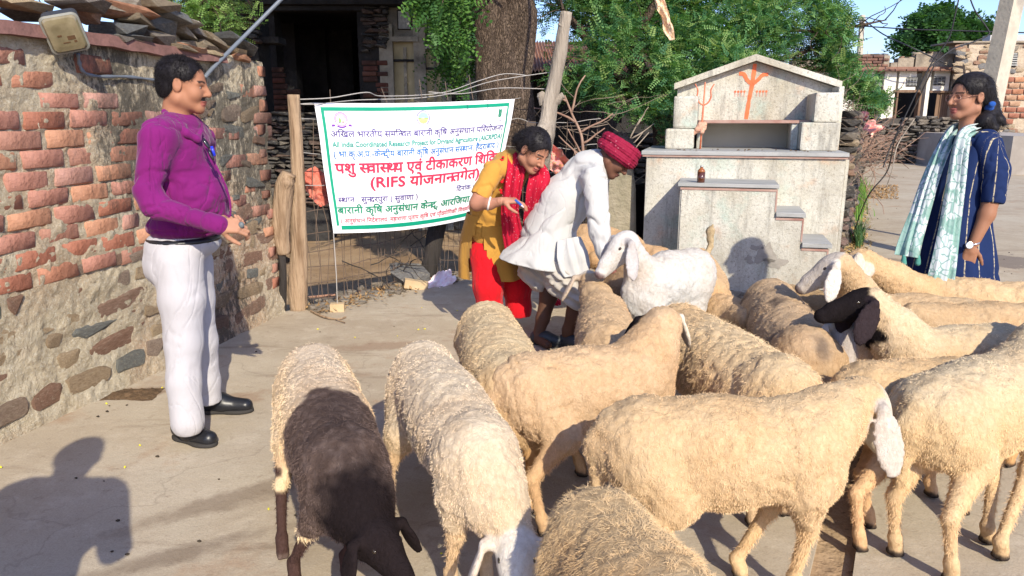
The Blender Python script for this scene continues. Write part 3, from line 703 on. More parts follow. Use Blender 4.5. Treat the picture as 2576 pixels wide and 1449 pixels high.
def visual(s):                            # Devanagari in drawing order: vowel sign i first, half letters marked by |
    out = []; i = 0; cl = []
    def cons(c): return '\u0915' <= c <= '\u0939'
    while i < len(s):
        c = s[i]
        if cons(c):
            cl = [c]; i += 1; reph = False; rak = False; halves = []
            while i + 1 < len(s) and s[i] == '\u094d' and cons(s[i + 1]):
                if s[i + 1] == 'र': rak = True; i += 2
                elif cl[-1] == 'र' and len(cl) == 1: reph = True; cl = [s[i + 1]]; i += 2
                else: cl.append(s[i + 1]); i += 2
            if i < len(s) and s[i] == '\u093c': cl.append(s[i]); i += 1
            pre = ''
            if i < len(s) and s[i] == '\u093f': pre = '\u093f'; i += 1
            out.append((pre, 0)) if pre else None
            base = [x for x in cl if x != '\u093c']
            for q, x in enumerate(base): out.append((x, 1 if q < len(base) - 1 else 0))
            if rak: out.append(('\u094d', 0))
            if reph: out.append(('\u0947', 0))
        else: out.append((c, 0)); i += 1
    return out
def text_mesh(s, bold=0.0):
    vis = visual(s); c = bpy.data.curves.new('t', 'FONT'); c.body = ''.join(x for x, _ in vis); c.size = 1; c.offset = bold; c.resolution_u = 3
    for q, (x, h) in enumerate(vis):
        if h: c.body_format[q].kerning = -11.0
    o = bpy.data.objects.new('t', c); COL.objects.link(o); dg = bpy.context.evaluated_depsgraph_get(); dg.update()
    me = bpy.data.meshes.new_from_object(o.evaluated_get(dg)); bpy.data.objects.remove(o); return me
def put_text(s, s0, s1, t, h, m, bold=0.0, xh=0.58, name='lettering', t_end=None, shear=0.0):
    me = text_mesh(s, 0.0)
    if bold:
        b2 = bmesh.new(); b2.from_mesh(me)
        for dx, dy in ((bold, 0), (bold * .5, bold * .45), (bold * .5, -bold * .45)):
            m2 = me.copy(); m2.transform(Matrix.Translation((dx, dy, 0))); b2.from_mesh(m2); bpy.data.meshes.remove(m2)
        b2.to_mesh(me); b2.free()
    n = len(me.vertices); V = np.empty(n * 3, np.float32); me.vertices.foreach_get('co', V); V = V.reshape(-1, 3)
    x0, x1 = V[:, 0].min(), V[:, 0].max(); t1 = t if t_end is None else t_end
    O = []
    for x, y, _ in V:
        f = (x - x0) / (x1 - x0); O.append(BP(s0 + (s1 - s0) * f, t + (t1 - t) * f - y / xh * h, 0.006) - bno)
    set_v(me, np.array([tuple(p) for p in O])); me.transform(Matrix()); me.materials.clear(); me.name = name
    return tag(link(name, me, m, ban), kind='stuff')
put_text('अखिल भारतीय समन्वित बारानी कृषि अनुसंधान परियोजना', .050, .955, .255, .040, II, .012, t_end=.262)
put_text('All India Coordinated Research Project for Dryland Agriculture (AICRPDA)', .050, .957, .331, .040, ITE, .055, xh=.68)
put_text('( भा.कृ.अ.प.-केन्द्रीय बारानी कृषि अनुसंधान संस्थान, हैदराबाद )', .052, .945, .408, .040, IB, .016)
put_text('पशु स्वास्थ्य एवं टीकाकरण शिविर', .050, .970, .530, .066, IR, .055)
put_text('(RIFS योजनान्तर्गत)', .215, .840, .645, .066, IR, .05)
put_text('स्थान : सुन्दरपुरा ( सुवाणा )', .045, .470, .758, .036, II, .015)
put_text('दिनांक : 04.', .700, .870, .735, .034, II, .012)
put_text('बारानी कृषि अनुसंधान केन्द्र, आरजिया, भी', .035, .880, .845, .046, IGD, .045)
put_text('( अनुसंधान निदेशालय, महाराणा प्रताप कृषि एवं प्रौद्योगिकी विश्वविद्या', .045, .860, .918, .028, IPK, .025)
AS = 1.0 / 1.75
def ring(cs, ct, r0, r1, m, a0=0, a1=360, off=.003, nm='emblem', n=36, ysc=1.0):
    mb = MB(); V = []
    for q in range(n + 1):
        a = R(a0 + (a1 - a0) * q / n)
        for r_ in (r0, r1): V.append(BP(cs + math.cos(a) * r_ * AS, ct - math.sin(a) * r_ * ysc, off) - bno)
    mb.add(V, [(2 * q, 2 * q + 1, 2 * q + 3, 2 * q + 2) for q in range(n)]); return mb
def patch(pts, off=.0035):
    mb = MB(); mb.add([BP(s, t, off) - bno for s, t in pts], [tuple(range(len(pts)))]); return mb
def merged(name, m, L):
    mb = MB()
    for x in L: mb.add(x.v, x.f)
    return tag(mb.link(name, m, ban), kind='stuff')
c1 = (.105, .120)
ring(*c1, .048, .053, IMG).link('emblem_ring', IMG, ban); ring(*c1, .030, .033, IPU).link('emblem_ring', IPU, ban)
merged('emblem_marks', IMG, [ring(*c1, .037, .045, IMG, a, a + 7, n=2) for a in range(-20, 205, 12)])
merged('emblem_ribbon', IPU, [patch([(c1[0] - .045, .160), (c1[0] - .03, .160), (c1[0] - .03, .174), (c1[0] - .045, .177)]), patch([(c1[0] + .03, .160), (c1[0] + .045, .160), (c1[0] + .045, .177), (c1[0] + .03, .174)]), ring(c1[0], .124, .053, .064, IPU, 232, 308, n=14)])
merged('emblem_leaf', IGR, [patch([(c1[0] - .010, .145), (c1[0] - .012, .125), (c1[0] - .004, .105), (c1[0] + .001, .13), (c1[0] - .001, .145)])])
merged('emblem_figure', IOR, [patch([(c1[0] + .003, .145), (c1[0] + .003, .138), (c1[0] + .010, .134), (c1[0] + .012, .145)])])
c2 = (.500, .120)
ring(*c2, 0, .044, ISK, 0, 180).link('emblem_sky', ISK, ban)
ring(*c2, 0, .044, IYE, 180, 360).link('emblem_field', IYE, ban)
merged('emblem_grass', IGR, [patch([(c2[0] - .0255, .118), (c2[0] - .0248, .128), (c2[0] + .0248, .128), (c2[0] + .0255, .118)])])
merged('emblem_furrows', IOR, [patch([(c2[0] + k * .003, .129), (c2[0] + k * .0058 - .0012, .158 - abs(k) * .003), (c2[0] + k * .0058 + .0018, .158 - abs(k) * .003)], .0042) for k in range(-3, 4)])
merged('emblem_lettering', II, [ring(*c2, .050, .060, II, a, a + 5, n=2) for a in range(-60, 240, 9)])
c3 = (.925, .115)
merged('wheat_ear', IGD, [patch([(c3[0] + sx * .0006, t), (c3[0] + sx * .010, t - .006), (c3[0] + sx * .0085, t - .017), (c3[0] + sx * .001, t - .010)]) for t in (.095, .108, .121, .134, .147) for sx in (-1, 1)] + [patch([(c3[0] - .0008, .08), (c3[0] + .0008, .08), (c3[0] + .0008, .155), (c3[0] - .0008, .155)])])
merged('wheat_outline', II, [ring(*c3, .038, .0395, II, 200, 340, n=14, ysc=1.2)] + [patch([(c3[0] + k * .007, .105), (c3[0] + k * .011, .066), (c3[0] + k * .011 + .001, .066), (c3[0] + k * .007 + .001, .105)]) for k in (-3, -2, -1, 1, 2, 3)])
put_text('ICAR', .912, .940, .182, .011, II, .01, xh=.68)
# strings of the banner and the weight it hangs from
mb = MB(); e = W(849, 775, 5.45); mb.tube([BBL - bno, W(846, 690, 5.5) - bno, e - bno], .0035, 5); mb.link('string', MWIRE2, ban)
MTAN = simple('tan_block', [(0.42, 0.30, 0.17), (0.55, 0.42, 0.26)], 9, .9, .5)
mb = MB(); mb.tube([BTL - bno, FP(748, 262, 5.5) + fo - bno], .003, 5); mb.tube([BTR - bno, W(1310, 246, 6.9) - bno], .003, 5); tag(mb.link('ties', MWIRE2, ban), kind='stuff')

# debris bank along the fence
MST2 = stone_mat('loose_stone', [(0.25, 0.22, 0.18), (0.36, 0.29, 0.20), (0.19, 0.19, 0.19), (0.45, 0.36, 0.25), (0.32, 0.20, 0.14)], 6, 0)
LST = []
for q in range(12):
    me = hull_rock(500 + q, 1, 1, 1, 16, 0.6); me.materials.append(MST2); LST.append(me)
def loose(name, label, cat, p, sc, rz=0.0, me=None, mat=None, group=None):
    me = me or rf.choice(LST); o = bpy.data.objects.new(name, me); COL.objects.link(o); o.location = p; o.scale = sc; o.rotation_euler = (rf.uniform(-.2, .2), rf.uniform(-.2, .2), rz)
    return tag(o, label, cat, group)
o = loose('boulder', 'rounded grey boulder by the foot of the black fence post', 'stone', W(1030, 690, 6.35), (.20, .14, .09), .3, LST[2])
mb = MB(); q = G(848, 775); mb.box((-.052, -.03, 0), (.052, .03, .062), Matrix.Rotation(.1, 4, 'Z')); o = mb.link('stone_block', MTAN); o.location = (e.x, e.y, 0.0)
tag(o, 'small tan block hanging on the banner string at the fence foot', 'stone block')
mb = MB(); mb.box((-.10, -.04, 0), (.10, .04, .075), Matrix.Rotation(.2, 4, 'Z') @ Matrix.Rotation(.2, 4, 'Y')); o = mb.link('stone_block', MTAN); o.location = W(1045, 745, 6.2) ; o.location.z = .0
tag(o, 'squared tan stone block lying below the grey boulder', 'stone block')
mb = MB()                                # many small stones of the bank
def scatter(n, s0, s1, zf, off, szr, seed, dst):
    rr = random.Random(seed)
    for _ in range(n):
        t = rr.random(); p = fence_xy(t); d = off + rr.gauss(0, .12)
        q = Vector((p.x + d * .6, p.y - d * .8, 0)); s_ = rr.uniform(*szr); z = .0 if seg_side(q.x, q.y) < 0 else ground_z(q.x, q.y) + .06
        if seg_side(q.x, q.y) < -.28: continue
        b = len(dst.v); me = rr.choice(LST); M3 = Matrix.Rotation(rr.uniform(0, 6), 3, 'Z'); sc = Vector((s_, s_ * rr.uniform(.5, 1), s_ * rr.uniform(.25, .6)))
        for v in me.vertices: dst.v.append(tuple(q + M3 @ Vector((v.co.x * sc.x, v.co.y * sc.y, v.co.z * sc.z)) + Vector((0, 0, z + sc.z * .5))))
        for f in me.polygons: dst.f.append(tuple(b + i for i in f.vertices))
scatter(420, 0, 1, 0, .03, (.015, .06), 31, mb)
tag(mb.link('rubble', MST2), 'small loose stones lying along the foot of the wire fence', 'rubble', kind='stuff')
for lab_, t in (('loose pale stone at the fence foot just right of the first post', .12), ('loose flat stone at the fence foot left of the grey boulder', .3), ('loose stone lying right of the pink cloth strip', .5), ('loose stone lying between the black post and the neem trunk', .6), ('loose stone at the fence foot under the bare pole', .8)):
    p = fence_xy(t); s_ = rf.uniform(.07, .12)
    loose('loose_stone', lab_, 'stone', (p.x + rf.uniform(-.1, .15), p.y + rf.uniform(-.25, .05), .0 + s_ * .2), (s_, s_ * .7, s_ * .4), rf.uniform(0, 3))
MLEAF = simple('dry_leaf', [(0.42, 0.24, 0.09), (0.25, 0.15, 0.07), (0.55, 0.36, 0.16)], 12, .8, 0)
def leaf_litter(name, label, n, posf, szr, seed, mat):
    rr = random.Random(seed); mb = MB()
    for _ in range(n):
        p = posf(rr)
        if p is None: continue
        a = rr.uniform(0, 6.28); s_ = rr.uniform(*szr); u_ = Vector((math.cos(a), math.sin(a), rr.uniform(-.4, .6))) * s_; w_ = Vector((-math.sin(a), math.cos(a), rr.uniform(-.5, .5))) * s_ * .4
        mb.add([p - u_, p + w_, p + u_ * 1.1 + Vector((0, 0, s_ * .3)), p - w_], [(0, 1, 2), (0, 2, 3)])
    return tag(mb.link(name, mat), label, 'leaves', kind='stuff')
def fpos(rr):
    t = rr.random(); p = fence_xy(t); d = abs(rr.gauss(0, .14)) - .03; q = Vector((p.x + d * .7, p.y - d * .75, rr.uniform(.004, .03))); return q
leaf_litter('dry_leaves', 'dry brown leaves drifted along the fence foot', 1500, fpos, (.012, .03), 8, MLEAF)
# pink and white rag, fallen branch
def rag(name, label, p, size, mat, seed, nrm=(0, -.5, 1), cat='cloth'):
    n = 14; V = []
    nrm = Vector(nrm).normalized(); ax = nrm.orthogonal().normalized(); ay = nrm.cross(ax)
    for q in range(n + 1):
        for w in range(n + 1):
            x = q / n - .5; y = w / n - .5; P0 = np.array([[x * 4 + seed, y * 4, seed * 3.3]])
            V.append(ax * (x * size[0]) * (1 - .3 * abs(y)) + ay * y * size[1] + nrm * float(fbm(P0, seed)[0]) * size[2])
    mb = MB(); mb.add(V, [(q * (n + 1) + w, q * (n + 1) + w + 1, (q + 1) * (n + 1) + w + 1, (q + 1) * (n + 1) + w) for q in range(n) for w in range(n)])
    o = mb.link(name, mat, smooth=True); o.location = p; return tag(o, label, cat)
rag('rag', 'crumpled pink and white cloth strip lying beside the black post', W(1108, 712, 6.3), (.34, .13, .12), simple('pink_cloth', [(0.72, 0.50, 0.58), (0.82, 0.80, 0.80)], 30, .8, .3), 3, (.2, -.7, .7))
rag('plastic_bag', 'crumpled red plastic bag caught in the wire left of the banner', W(802, 470, 5.85), (.22, .28, .16), simple('red_bag', [(0.50, 0.10, 0.07), (0.62, 0.22, 0.16)], 14, .5, .6, 30, .03), 4, (0, -1, .2), 'plastic bag')
mb = MB(); q = G(790, 800); mb.tube(spline([G(782, 782, .01), G(815, 797, .015), G(850, 803, .01), G(870, 797, .012)], 4), [.008] * 7 + [.006] * 6, 6); mb.tube([G(845, 803, .015), G(868, 812, .01)], .004, 5)
tag(mb.link('fallen_twig', MWOOD), 'short fallen twig lying on the concrete before the fence post', 'twig')
mb = MB(); mb.tube(spline([G(775, 748, -.1), G(900, 735, -.05), G(1000, 715, .0), G(1090, 700, .05)], 5), .012, 6)
tag(mb.link('fallen_branch', simple('reddish_wood', [(0.25, 0.12, 0.08), (0.38, 0.22, 0.15)], 9), None, True), 'long thin reddish branch lying behind the fence mesh', 'branch')

# ================================================================ ruined house behind the yard
BY = 13.2
MRUIN = simple('shade_plaster', [(0.10, 0.09, 0.075), (0.34, 0.31, 0.25), (0.19, 0.175, 0.145)], 1.6, .95, .8, 16, .03, detail=9)  # plaster kept dim, part of the yard shade is in its colour
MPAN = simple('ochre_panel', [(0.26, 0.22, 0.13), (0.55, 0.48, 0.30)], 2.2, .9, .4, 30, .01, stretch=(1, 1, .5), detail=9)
MSHADE = simple('shade_black', [(0.018, 0.017, 0.018), (0.045, 0.042, 0.04)], 2, .95, .8, 14, .05)  # near black: the shade of rooms and walls put into the colour
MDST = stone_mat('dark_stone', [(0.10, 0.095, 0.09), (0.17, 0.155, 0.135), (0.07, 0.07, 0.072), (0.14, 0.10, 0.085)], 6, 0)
MDBR = stone_mat('dark_brick', [(0.17, 0.075, 0.06), (0.11, 0.06, 0.05), (0.20, 0.10, 0.075)], 6, 0)
DST = []
for q in range(10):
    me = hull_rock(700 + q, 1, 1, 1, 14, 0.45); me.materials.append(MDST); DST.append(me)
DBR = []
for q in range(4):
    me = brick_mesh(50 + q); me.materials.clear(); me.materials.append(MDBR); DBR.append(me)
ruin = empty('ruined_house', Vector((W(800, 500, BY).x, BY, YARD)), 'dark roofless looking ruined stone house with black open room behind the banner', 'house'); ro = ruin.location
def RB(u0, v0, u1, v1, y0, y1):          # box whose front face fills this rectangle at distance y0
    a = W(u0, v1, y0) - ro; b = W(u1, v0, y0) - ro; return (a.x, 0 + y0 - ro.y, a.z), (b.x, y1 - ro.y, b.z)
def rbox(name, u0, v0, u1, v1, y0, y1, m, parent=ruin, ground=False, top=None):
    lo_, hi_ = RB(u0, v0, u1, v1, y0, y1)
    if ground: lo_ = (lo_[0], lo_[1], -0.1)
    if top is not None: hi_ = (hi_[0], hi_[1], top - ro.z)
    mb = MB(); mb.box(lo_, hi_); return mb.link(name, m, parent)
ZT = 3.55
rbox('pillar', 918, 0, 968, 500, BY, BY + .5, MSHADE, ground=True, top=ZT)
rbox('pillar', 584, 0, 640, 500, BY - 1.2, BY - .6, MSHADE, ground=True, top=3.1)
rbox('side_wall', 640, 200, 700, 500, BY + .2, BY + .6, MSHADE, ground=True, top=3.2)
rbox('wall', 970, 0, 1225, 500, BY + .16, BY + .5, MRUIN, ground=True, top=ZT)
rbox('roof_slab', 560, -60, 1240, 10, BY - .25, BY + 5.4, MSHADE, top=ZT + .25)
rbox('beam', 655, 14, 915, 26, BY - .1, BY + .15, MSHADE)
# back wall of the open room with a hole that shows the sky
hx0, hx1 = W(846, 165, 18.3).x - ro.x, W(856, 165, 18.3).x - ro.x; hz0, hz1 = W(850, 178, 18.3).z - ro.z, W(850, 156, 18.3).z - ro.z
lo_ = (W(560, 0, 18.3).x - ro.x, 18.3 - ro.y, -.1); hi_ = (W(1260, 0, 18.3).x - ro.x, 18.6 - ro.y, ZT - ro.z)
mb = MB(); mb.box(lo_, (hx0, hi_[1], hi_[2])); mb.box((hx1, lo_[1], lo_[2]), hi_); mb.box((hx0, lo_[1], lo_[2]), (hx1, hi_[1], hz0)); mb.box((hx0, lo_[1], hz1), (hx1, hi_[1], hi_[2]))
mb.link('back_wall', MSHADE, ruin)
mb = MB(); x = W(600, 0, BY).x - ro.x - .6; mb.box((x - .3, .0, -.1), (x, 18.3 - ro.y, ZT - ro.z)); mb.link('side_wall', MSHADE, ruin)
mb = MB(); x = W(970, 0, BY).x - ro.x + .1; mb.box((x, .55, -.1), (x + .3, 18.3 - ro.y, ZT - ro.z)); mb.link('side_wall', MSHADE, ruin)
for (u0, u1, y) in ((700, 735, 15.5), (780, 812, 16.5), (845, 880, 16.8)): rbox('inner_pillar', u0, 0, u1, 500, y, y + .4, MSHADE, ground=True, top=ZT)
rbox('lintel', 640, 92, 700, 108, BY - 1.1, BY - .7, MSHADE)
rr = random.Random(77)
def stack(u0, u1, vt, vb, y, kind, zmax=None, gap=0.004, pr=1.0):    # courses of single stones or bricks on a pillar front
    a = W(u0, vb, y) - ro; b = W(u1, vt, y) - ro; z = a.z
    while z < b.z:
        hh = rr.uniform(.035, .085) if kind == 's' else rr.uniform(.06, .08); x = a.x + rr.uniform(-.04, .02)
        while x < b.x:
            w = rr.uniform(.12, .34) if kind == 's' else .23
            w = min(w, b.x - x + .05)
            if rr.random() < pr:
                if kind == 's': put('stone', rr.choice(DST), ruin, (x + w / 2, y - ro.y + rr.uniform(-.03, .03), z + hh / 2), (rr.uniform(-.05, .05), rr.uniform(-.06, .06), 0), (w * .55, .12, hh * .56))
                else: put('brick', rr.choice(DBR), ruin, (x + w / 2, y - ro.y + rr.uniform(-.01, .02), z + hh / 2), (0, rr.uniform(-.02, .02), 0), (w / .23, 1, hh / .078))
            x += w + gap
        z += hh + gap
stack(916, 968, 0, 105, BY - .02, 's'); stack(916, 966, 150, 245, BY - .02, 'b', gap=.02, pr=.75); stack(916, 966, 105, 150, BY - .02, 's', pr=.4)
stack(584, 640, 0, 110, BY - 1.22, 's'); stack(690, 745, 180, 290, BY + .0, 'b', gap=.02, pr=.8)
rbox('low_wall', 676, 285, 812, 600, 12.0, 12.5, MSHADE, top=W(700, 285, 12).z, ground=True)
stack(676, 812, 290, 520, 11.98, 's', pr=.95)
rbox('side_wall', 690, 180, 745, 300, BY + .03, BY + .4, MSHADE, ground=True)
# plastered front: recessed blind doors, lintels, vents, ribs
for (u0, v0, u1, v1) in ((987, 105, 1050, 300), (1069, 125, 1117, 300)):
    rbox('recess', u0, v0, u1, v1, BY + .10, BY + .158, MPAN)
    um = (u0 + u1) / 2; rbox('recess_bar', u0, v0 + 44, u1, v0 + 50, BY + .04, BY + .098, MSHADE); rbox('recess_fold', um + 1, v0 + 14, um + 3, v1, BY + .06, BY + .098, MRUIN)
for (u0, u1) in ((968, 985), (1051, 1068), (1118, 1132), (1165, 1180)): rbox('rib', u0, 60, u1, 500, BY - .02, BY + .158, MRUIN, ground=True)
rbox('ledge', 985, 92, 1051, 104, BY - .08, BY + .158, MRUIN); rbox('ledge', 1069, 112, 1118, 123, BY - .05, BY + .158, MRUIN)
MVENT = simple('vent_white', [(0.42, 0.42, 0.40), (0.25, 0.25, 0.24)], 20, .9, .3)
for (u0, v0, u1, v1) in ((1002, 28, 1032, 72), (1077, 60, 1101, 95)):
    rbox('vent_recess', u0 - 2, v0 - 3, u1 + 2, v1 + 2, BY + .10, BY + .158, MSHADE)
    for q in range(5):
        a_ = u0 + (u1 - u0) * q / 5; rbox('vent_bar', a_ + .5, v0, a_ + (u1 - u0) / 5 - 1.2, v1, BY + .05, BY + .098, MVENT)
rbox('fallen_door', 1132, 150, 1164, 300, BY + .06, BY + .15, MSHADE)

# dark lean-to hut with tiled roof behind the trees
hut = empty('tiled_hut', Vector((W(1500, 400, 15.5).x, 15.5, YARD)), 'low dark hut with corrugated tile roof in the shade of the acacia', 'hut'); ho = hut.location
def hbox(name, u0, v0, u1, v1, y0, y1, m, ground=False):
    a = W(u0, v1, y0) - ho; b = W(u1, v0, y0) - ho; mb = MB(); mb.box((a.x, y0 - ho.y, -.1 if ground else a.z), (b.x, y1 - ho.y, b.z)); return mb.link(name, m, hut)
hbox('back_wall', 1190, 175, 1760, 420, 18.5, 18.8, MSHADE, True)
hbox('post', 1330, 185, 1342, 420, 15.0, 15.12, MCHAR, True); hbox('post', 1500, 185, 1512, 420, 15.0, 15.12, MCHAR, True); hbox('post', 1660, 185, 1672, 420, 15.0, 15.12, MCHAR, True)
hbox('side_wall', 1165, 140, 1215, 420, 15.2, 18.4, MSHADE, True)
MTILE = simple('roof_tile', [(0.17, 0.14, 0.13), (0.40, 0.20, 0.12), (0.27, 0.25, 0.23)], 4, .9, .5)
x0 = W(1190, 0, 15).x - ho.x; x1 = W(1720, 0, 15).x - ho.x; zf = W(1400, 172, 14.7).z - ho.z; zb_ = W(1400, 140, 18.6).z - ho.z + .35
n = 60; V = []
for q in range(n * 4 + 1):
    x = x0 + (x1 - x0) * q / (n * 4); w = .03 * math.sin(q * math.pi / 2)
    for (y, z) in ((-.8, zf), (3.3, zb_)): V.append((x, y, z + w)); V.append((x, y, z + w - .05))
V = np.array(V); Fq = []
for q in range(n * 4):
    a = q * 4; Fq += [(a, a + 4, a + 6, a + 2), (a + 1, a + 3, a + 7, a + 5), (a, a + 1, a + 5, a + 4)]
link('roof', mesh_np('roof', V, Fq), MTILE, hut)
# shaded low stone wall and the little lit brick shrine house behind the pilgrims' tree
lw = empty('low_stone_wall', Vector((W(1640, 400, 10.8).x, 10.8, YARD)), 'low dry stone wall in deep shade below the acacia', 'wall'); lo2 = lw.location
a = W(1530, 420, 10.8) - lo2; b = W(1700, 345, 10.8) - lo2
mb = MB(); mb.box((a.x - .4, 0.03, -.1), (b.x + 1.2, .4, b.z - .03)); mb.link('core', MSHADE, lw)
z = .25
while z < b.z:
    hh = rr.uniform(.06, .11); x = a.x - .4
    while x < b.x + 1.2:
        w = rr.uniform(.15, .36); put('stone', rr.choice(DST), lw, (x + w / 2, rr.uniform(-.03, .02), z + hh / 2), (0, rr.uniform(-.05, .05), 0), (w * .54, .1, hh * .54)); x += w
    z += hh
niche = empty('brick_niche', Vector((W(1590, 320, 11.6).x, 11.6, YARD)), 'small brick niche with a dark opening seen under the acacia branches', 'niche'); no = niche.location
def nbox(name, u0, v0, u1, v1, y0, y1, m):
    a = W(u0, v1, y0) - no; b = W(u1, v0, y0) - no; mb = MB(); mb.box((a.x, y0 - no.y, a.z), (b.x, y1 - no.y, b.z)); return mb.link(name, m, niche)
MLB = simple('mud_brick', [(0.36, 0.25, 0.17), (0.24, 0.16, 0.11)], 14, .9, .5)
nbox('back_panel', 1565, 225, 1640, 290, 12.2, 12.3, MSHADE); nbox('shelf', 1575, 281, 1650, 288, 11.5, 12.2, MRUIN); nbox('base', 1617, 289, 1650, 312, 11.55, 12.1, MLB); nbox('jamb', 1640, 225, 1655, 280, 11.7, 12.1, MLB); nbox('post_left', 1558, 240, 1566, 310, 11.7, 12.1, MSHADE)

# ================================================================ houses across the street on the right
HY = 29.0
MWHW = simple('old_whitewash', [(0.42, 0.38, 0.31), (0.66, 0.63, 0.56), (0.58, 0.54, 0.46)], .8, .9, .5, 9, .03, detail=9)
MHB = stone_mat('house_brick', [(0.22, 0.12, 0.095), (0.28, 0.16, 0.12), (0.19, 0.11, 0.09)], 4, 0)
MHS = stone_mat('house_stone', [(0.33, 0.26, 0.19), (0.24, 0.19, 0.15), (0.40, 0.33, 0.25), (0.20, 0.17, 0.15), (0.36, 0.22, 0.16)], 5, 0)
MPAR = simple('parapet', [(0.10, 0.085, 0.07), (0.30, 0.25, 0.19), (0.20, 0.165, 0.13)], 1.2, .95, .8, 8, .05, detail=9)
MRUB = simple('rubble_wall', [(0.20, 0.155, 0.12), (0.44, 0.36, 0.27), (0.34, 0.27, 0.2)], 2.3, .95, 1, 5, .08, detail=9)
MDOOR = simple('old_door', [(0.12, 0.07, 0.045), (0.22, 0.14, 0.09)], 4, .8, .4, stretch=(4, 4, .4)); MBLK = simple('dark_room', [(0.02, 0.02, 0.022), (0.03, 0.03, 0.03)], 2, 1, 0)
hs = empty('whitewashed_house', Vector((W(2250, 400, HY).x, HY, 0)), 'old whitewashed single storey house with ruined brick parapet across the street', 'house'); so = hs.location
def sbox(name, u0, v0, u1, v1, y0, y1, m, parent=None, org=None, ground=False):
    org = org or so; a = W(u0, v1, y0) - org; b = W(u1, v0, y0) - org; mb = MB(); mb.box((a.x, y0 - org.y, 0 if ground else a.z), (b.x, y1 - org.y, b.z)); return mb.link(name, m, parent or hs)
# wall panels round real openings (u0,u1) doors
ops = [(2160, 2203), (2258, 2308), (2345, 2392)]
edges = [1985] + [e_ for o_ in ops for e_ in o_] + [2400]
for q in range(0, len(edges), 2): sbox('wall', edges[q], 176, edges[q + 1], 400, HY, HY + .4, MWHW, ground=True)
for (u0, u1) in ops: sbox('wall', u0, 176, u1, 233, HY, HY + .4, MWHW)
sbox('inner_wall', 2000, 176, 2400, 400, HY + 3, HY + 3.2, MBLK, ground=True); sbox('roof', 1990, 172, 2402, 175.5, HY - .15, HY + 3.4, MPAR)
sbox('door_frame', 2250, 230, 2258, 330, HY - .06, HY + .2, MDOOR); sbox('door_frame', 2308, 230, 2315, 330, HY - .06, HY + .2, MDOOR); sbox('door_frame', 2250, 226, 2315, 232, HY - .07, HY + .2, MDOOR)
d = sbox('door', 2348, 234, 2390, 330, HY + .08, HY + .14, MDOOR)
for q in range(4): sbox('plank', 2349 + q * 10.2, 235, 2357.5 + q * 10.2, 330, HY + .05, HY + .079, MDOOR)
sbox('lintel', 2340, 228, 2396, 233, HY - .05, HY - .002, MDOOR)
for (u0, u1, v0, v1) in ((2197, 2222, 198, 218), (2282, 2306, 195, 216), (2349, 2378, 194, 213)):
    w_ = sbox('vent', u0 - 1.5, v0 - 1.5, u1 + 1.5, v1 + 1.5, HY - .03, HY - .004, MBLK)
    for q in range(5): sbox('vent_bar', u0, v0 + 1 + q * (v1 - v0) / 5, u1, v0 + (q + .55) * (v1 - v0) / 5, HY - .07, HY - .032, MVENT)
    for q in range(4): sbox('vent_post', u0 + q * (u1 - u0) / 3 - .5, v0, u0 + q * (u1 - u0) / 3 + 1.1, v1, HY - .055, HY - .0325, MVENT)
sbox('cornice', 1980, 168, 2402, 175, HY - .22, HY + .38, MHB)
par = [(1996, 160), (2030, 152), (2086, 165), (2137, 141), (2238, 139), (2241, 158), (2258, 144), (2300, 148), (2302, 134), (2398, 131)]
for (u0, v0, u1, m) in ((1992, 150, 2084, MPAR), (2084, 160, 2136, MPAR), (2136, 141, 2150, MPAR), (2222, 139, 2240, MPAR), (2240, 157, 2258, MPAR), (2258, 146, 2300, MPAR), (2302, 135, 2400, MPAR)): sbox('parapet', u0, v0, u1, 168, HY, HY + .35, m)
sbox('parapet_core', 2150, 142, 2222, 168, HY + .03, HY + .35, MPAR)
rr2 = random.Random(12); HBR = []
for q in range(4):
    me = brick_mesh(80 + q, .2, .06, .05); me.materials.clear(); me.materials.append(MHB); HBR.append(me)
a = W(2150, 168, HY) - so; b = W(2222, 141, HY) - so; z = a.z; r_ = 0
while z < b.z - .03:
    x = a.x - (.2 if r_ % 2 else 0)
    while x < b.x: put('brick', rr2.choice(HBR), hs, (x + .2, 0, z + .05), (0, 0, 0), (.95, 1, .85)); x += .42
    z += .105; r_ += 1
a = W(1990, 176, HY) - so; b = W(2398, 176, HY) - so; x = a.x
while x < b.x: put('brick', rr2.choice(HBR), hs, (x + .2, -.25, a.z - .02), (0, 0, 0), (.95, 1, .8)); x += .42
for q in range(26):
    u = rr2.uniform(2000, 2395); vt = np.interp(u, [1992, 2084, 2085, 2136, 2137, 2240, 2241, 2258, 2259, 2300, 2301, 2400], [150, 150, 160, 160, 141, 139, 157, 157, 146, 146, 135, 135]); p = W(u, vt, HY + .15) - so
    put('stone', rr2.choice(DST if rr2.random() < .5 else LST), hs, p, (0, rr2.uniform(-.2, .2), 0), (rr2.uniform(.1, .28), .12, rr2.uniform(.04, .1)))
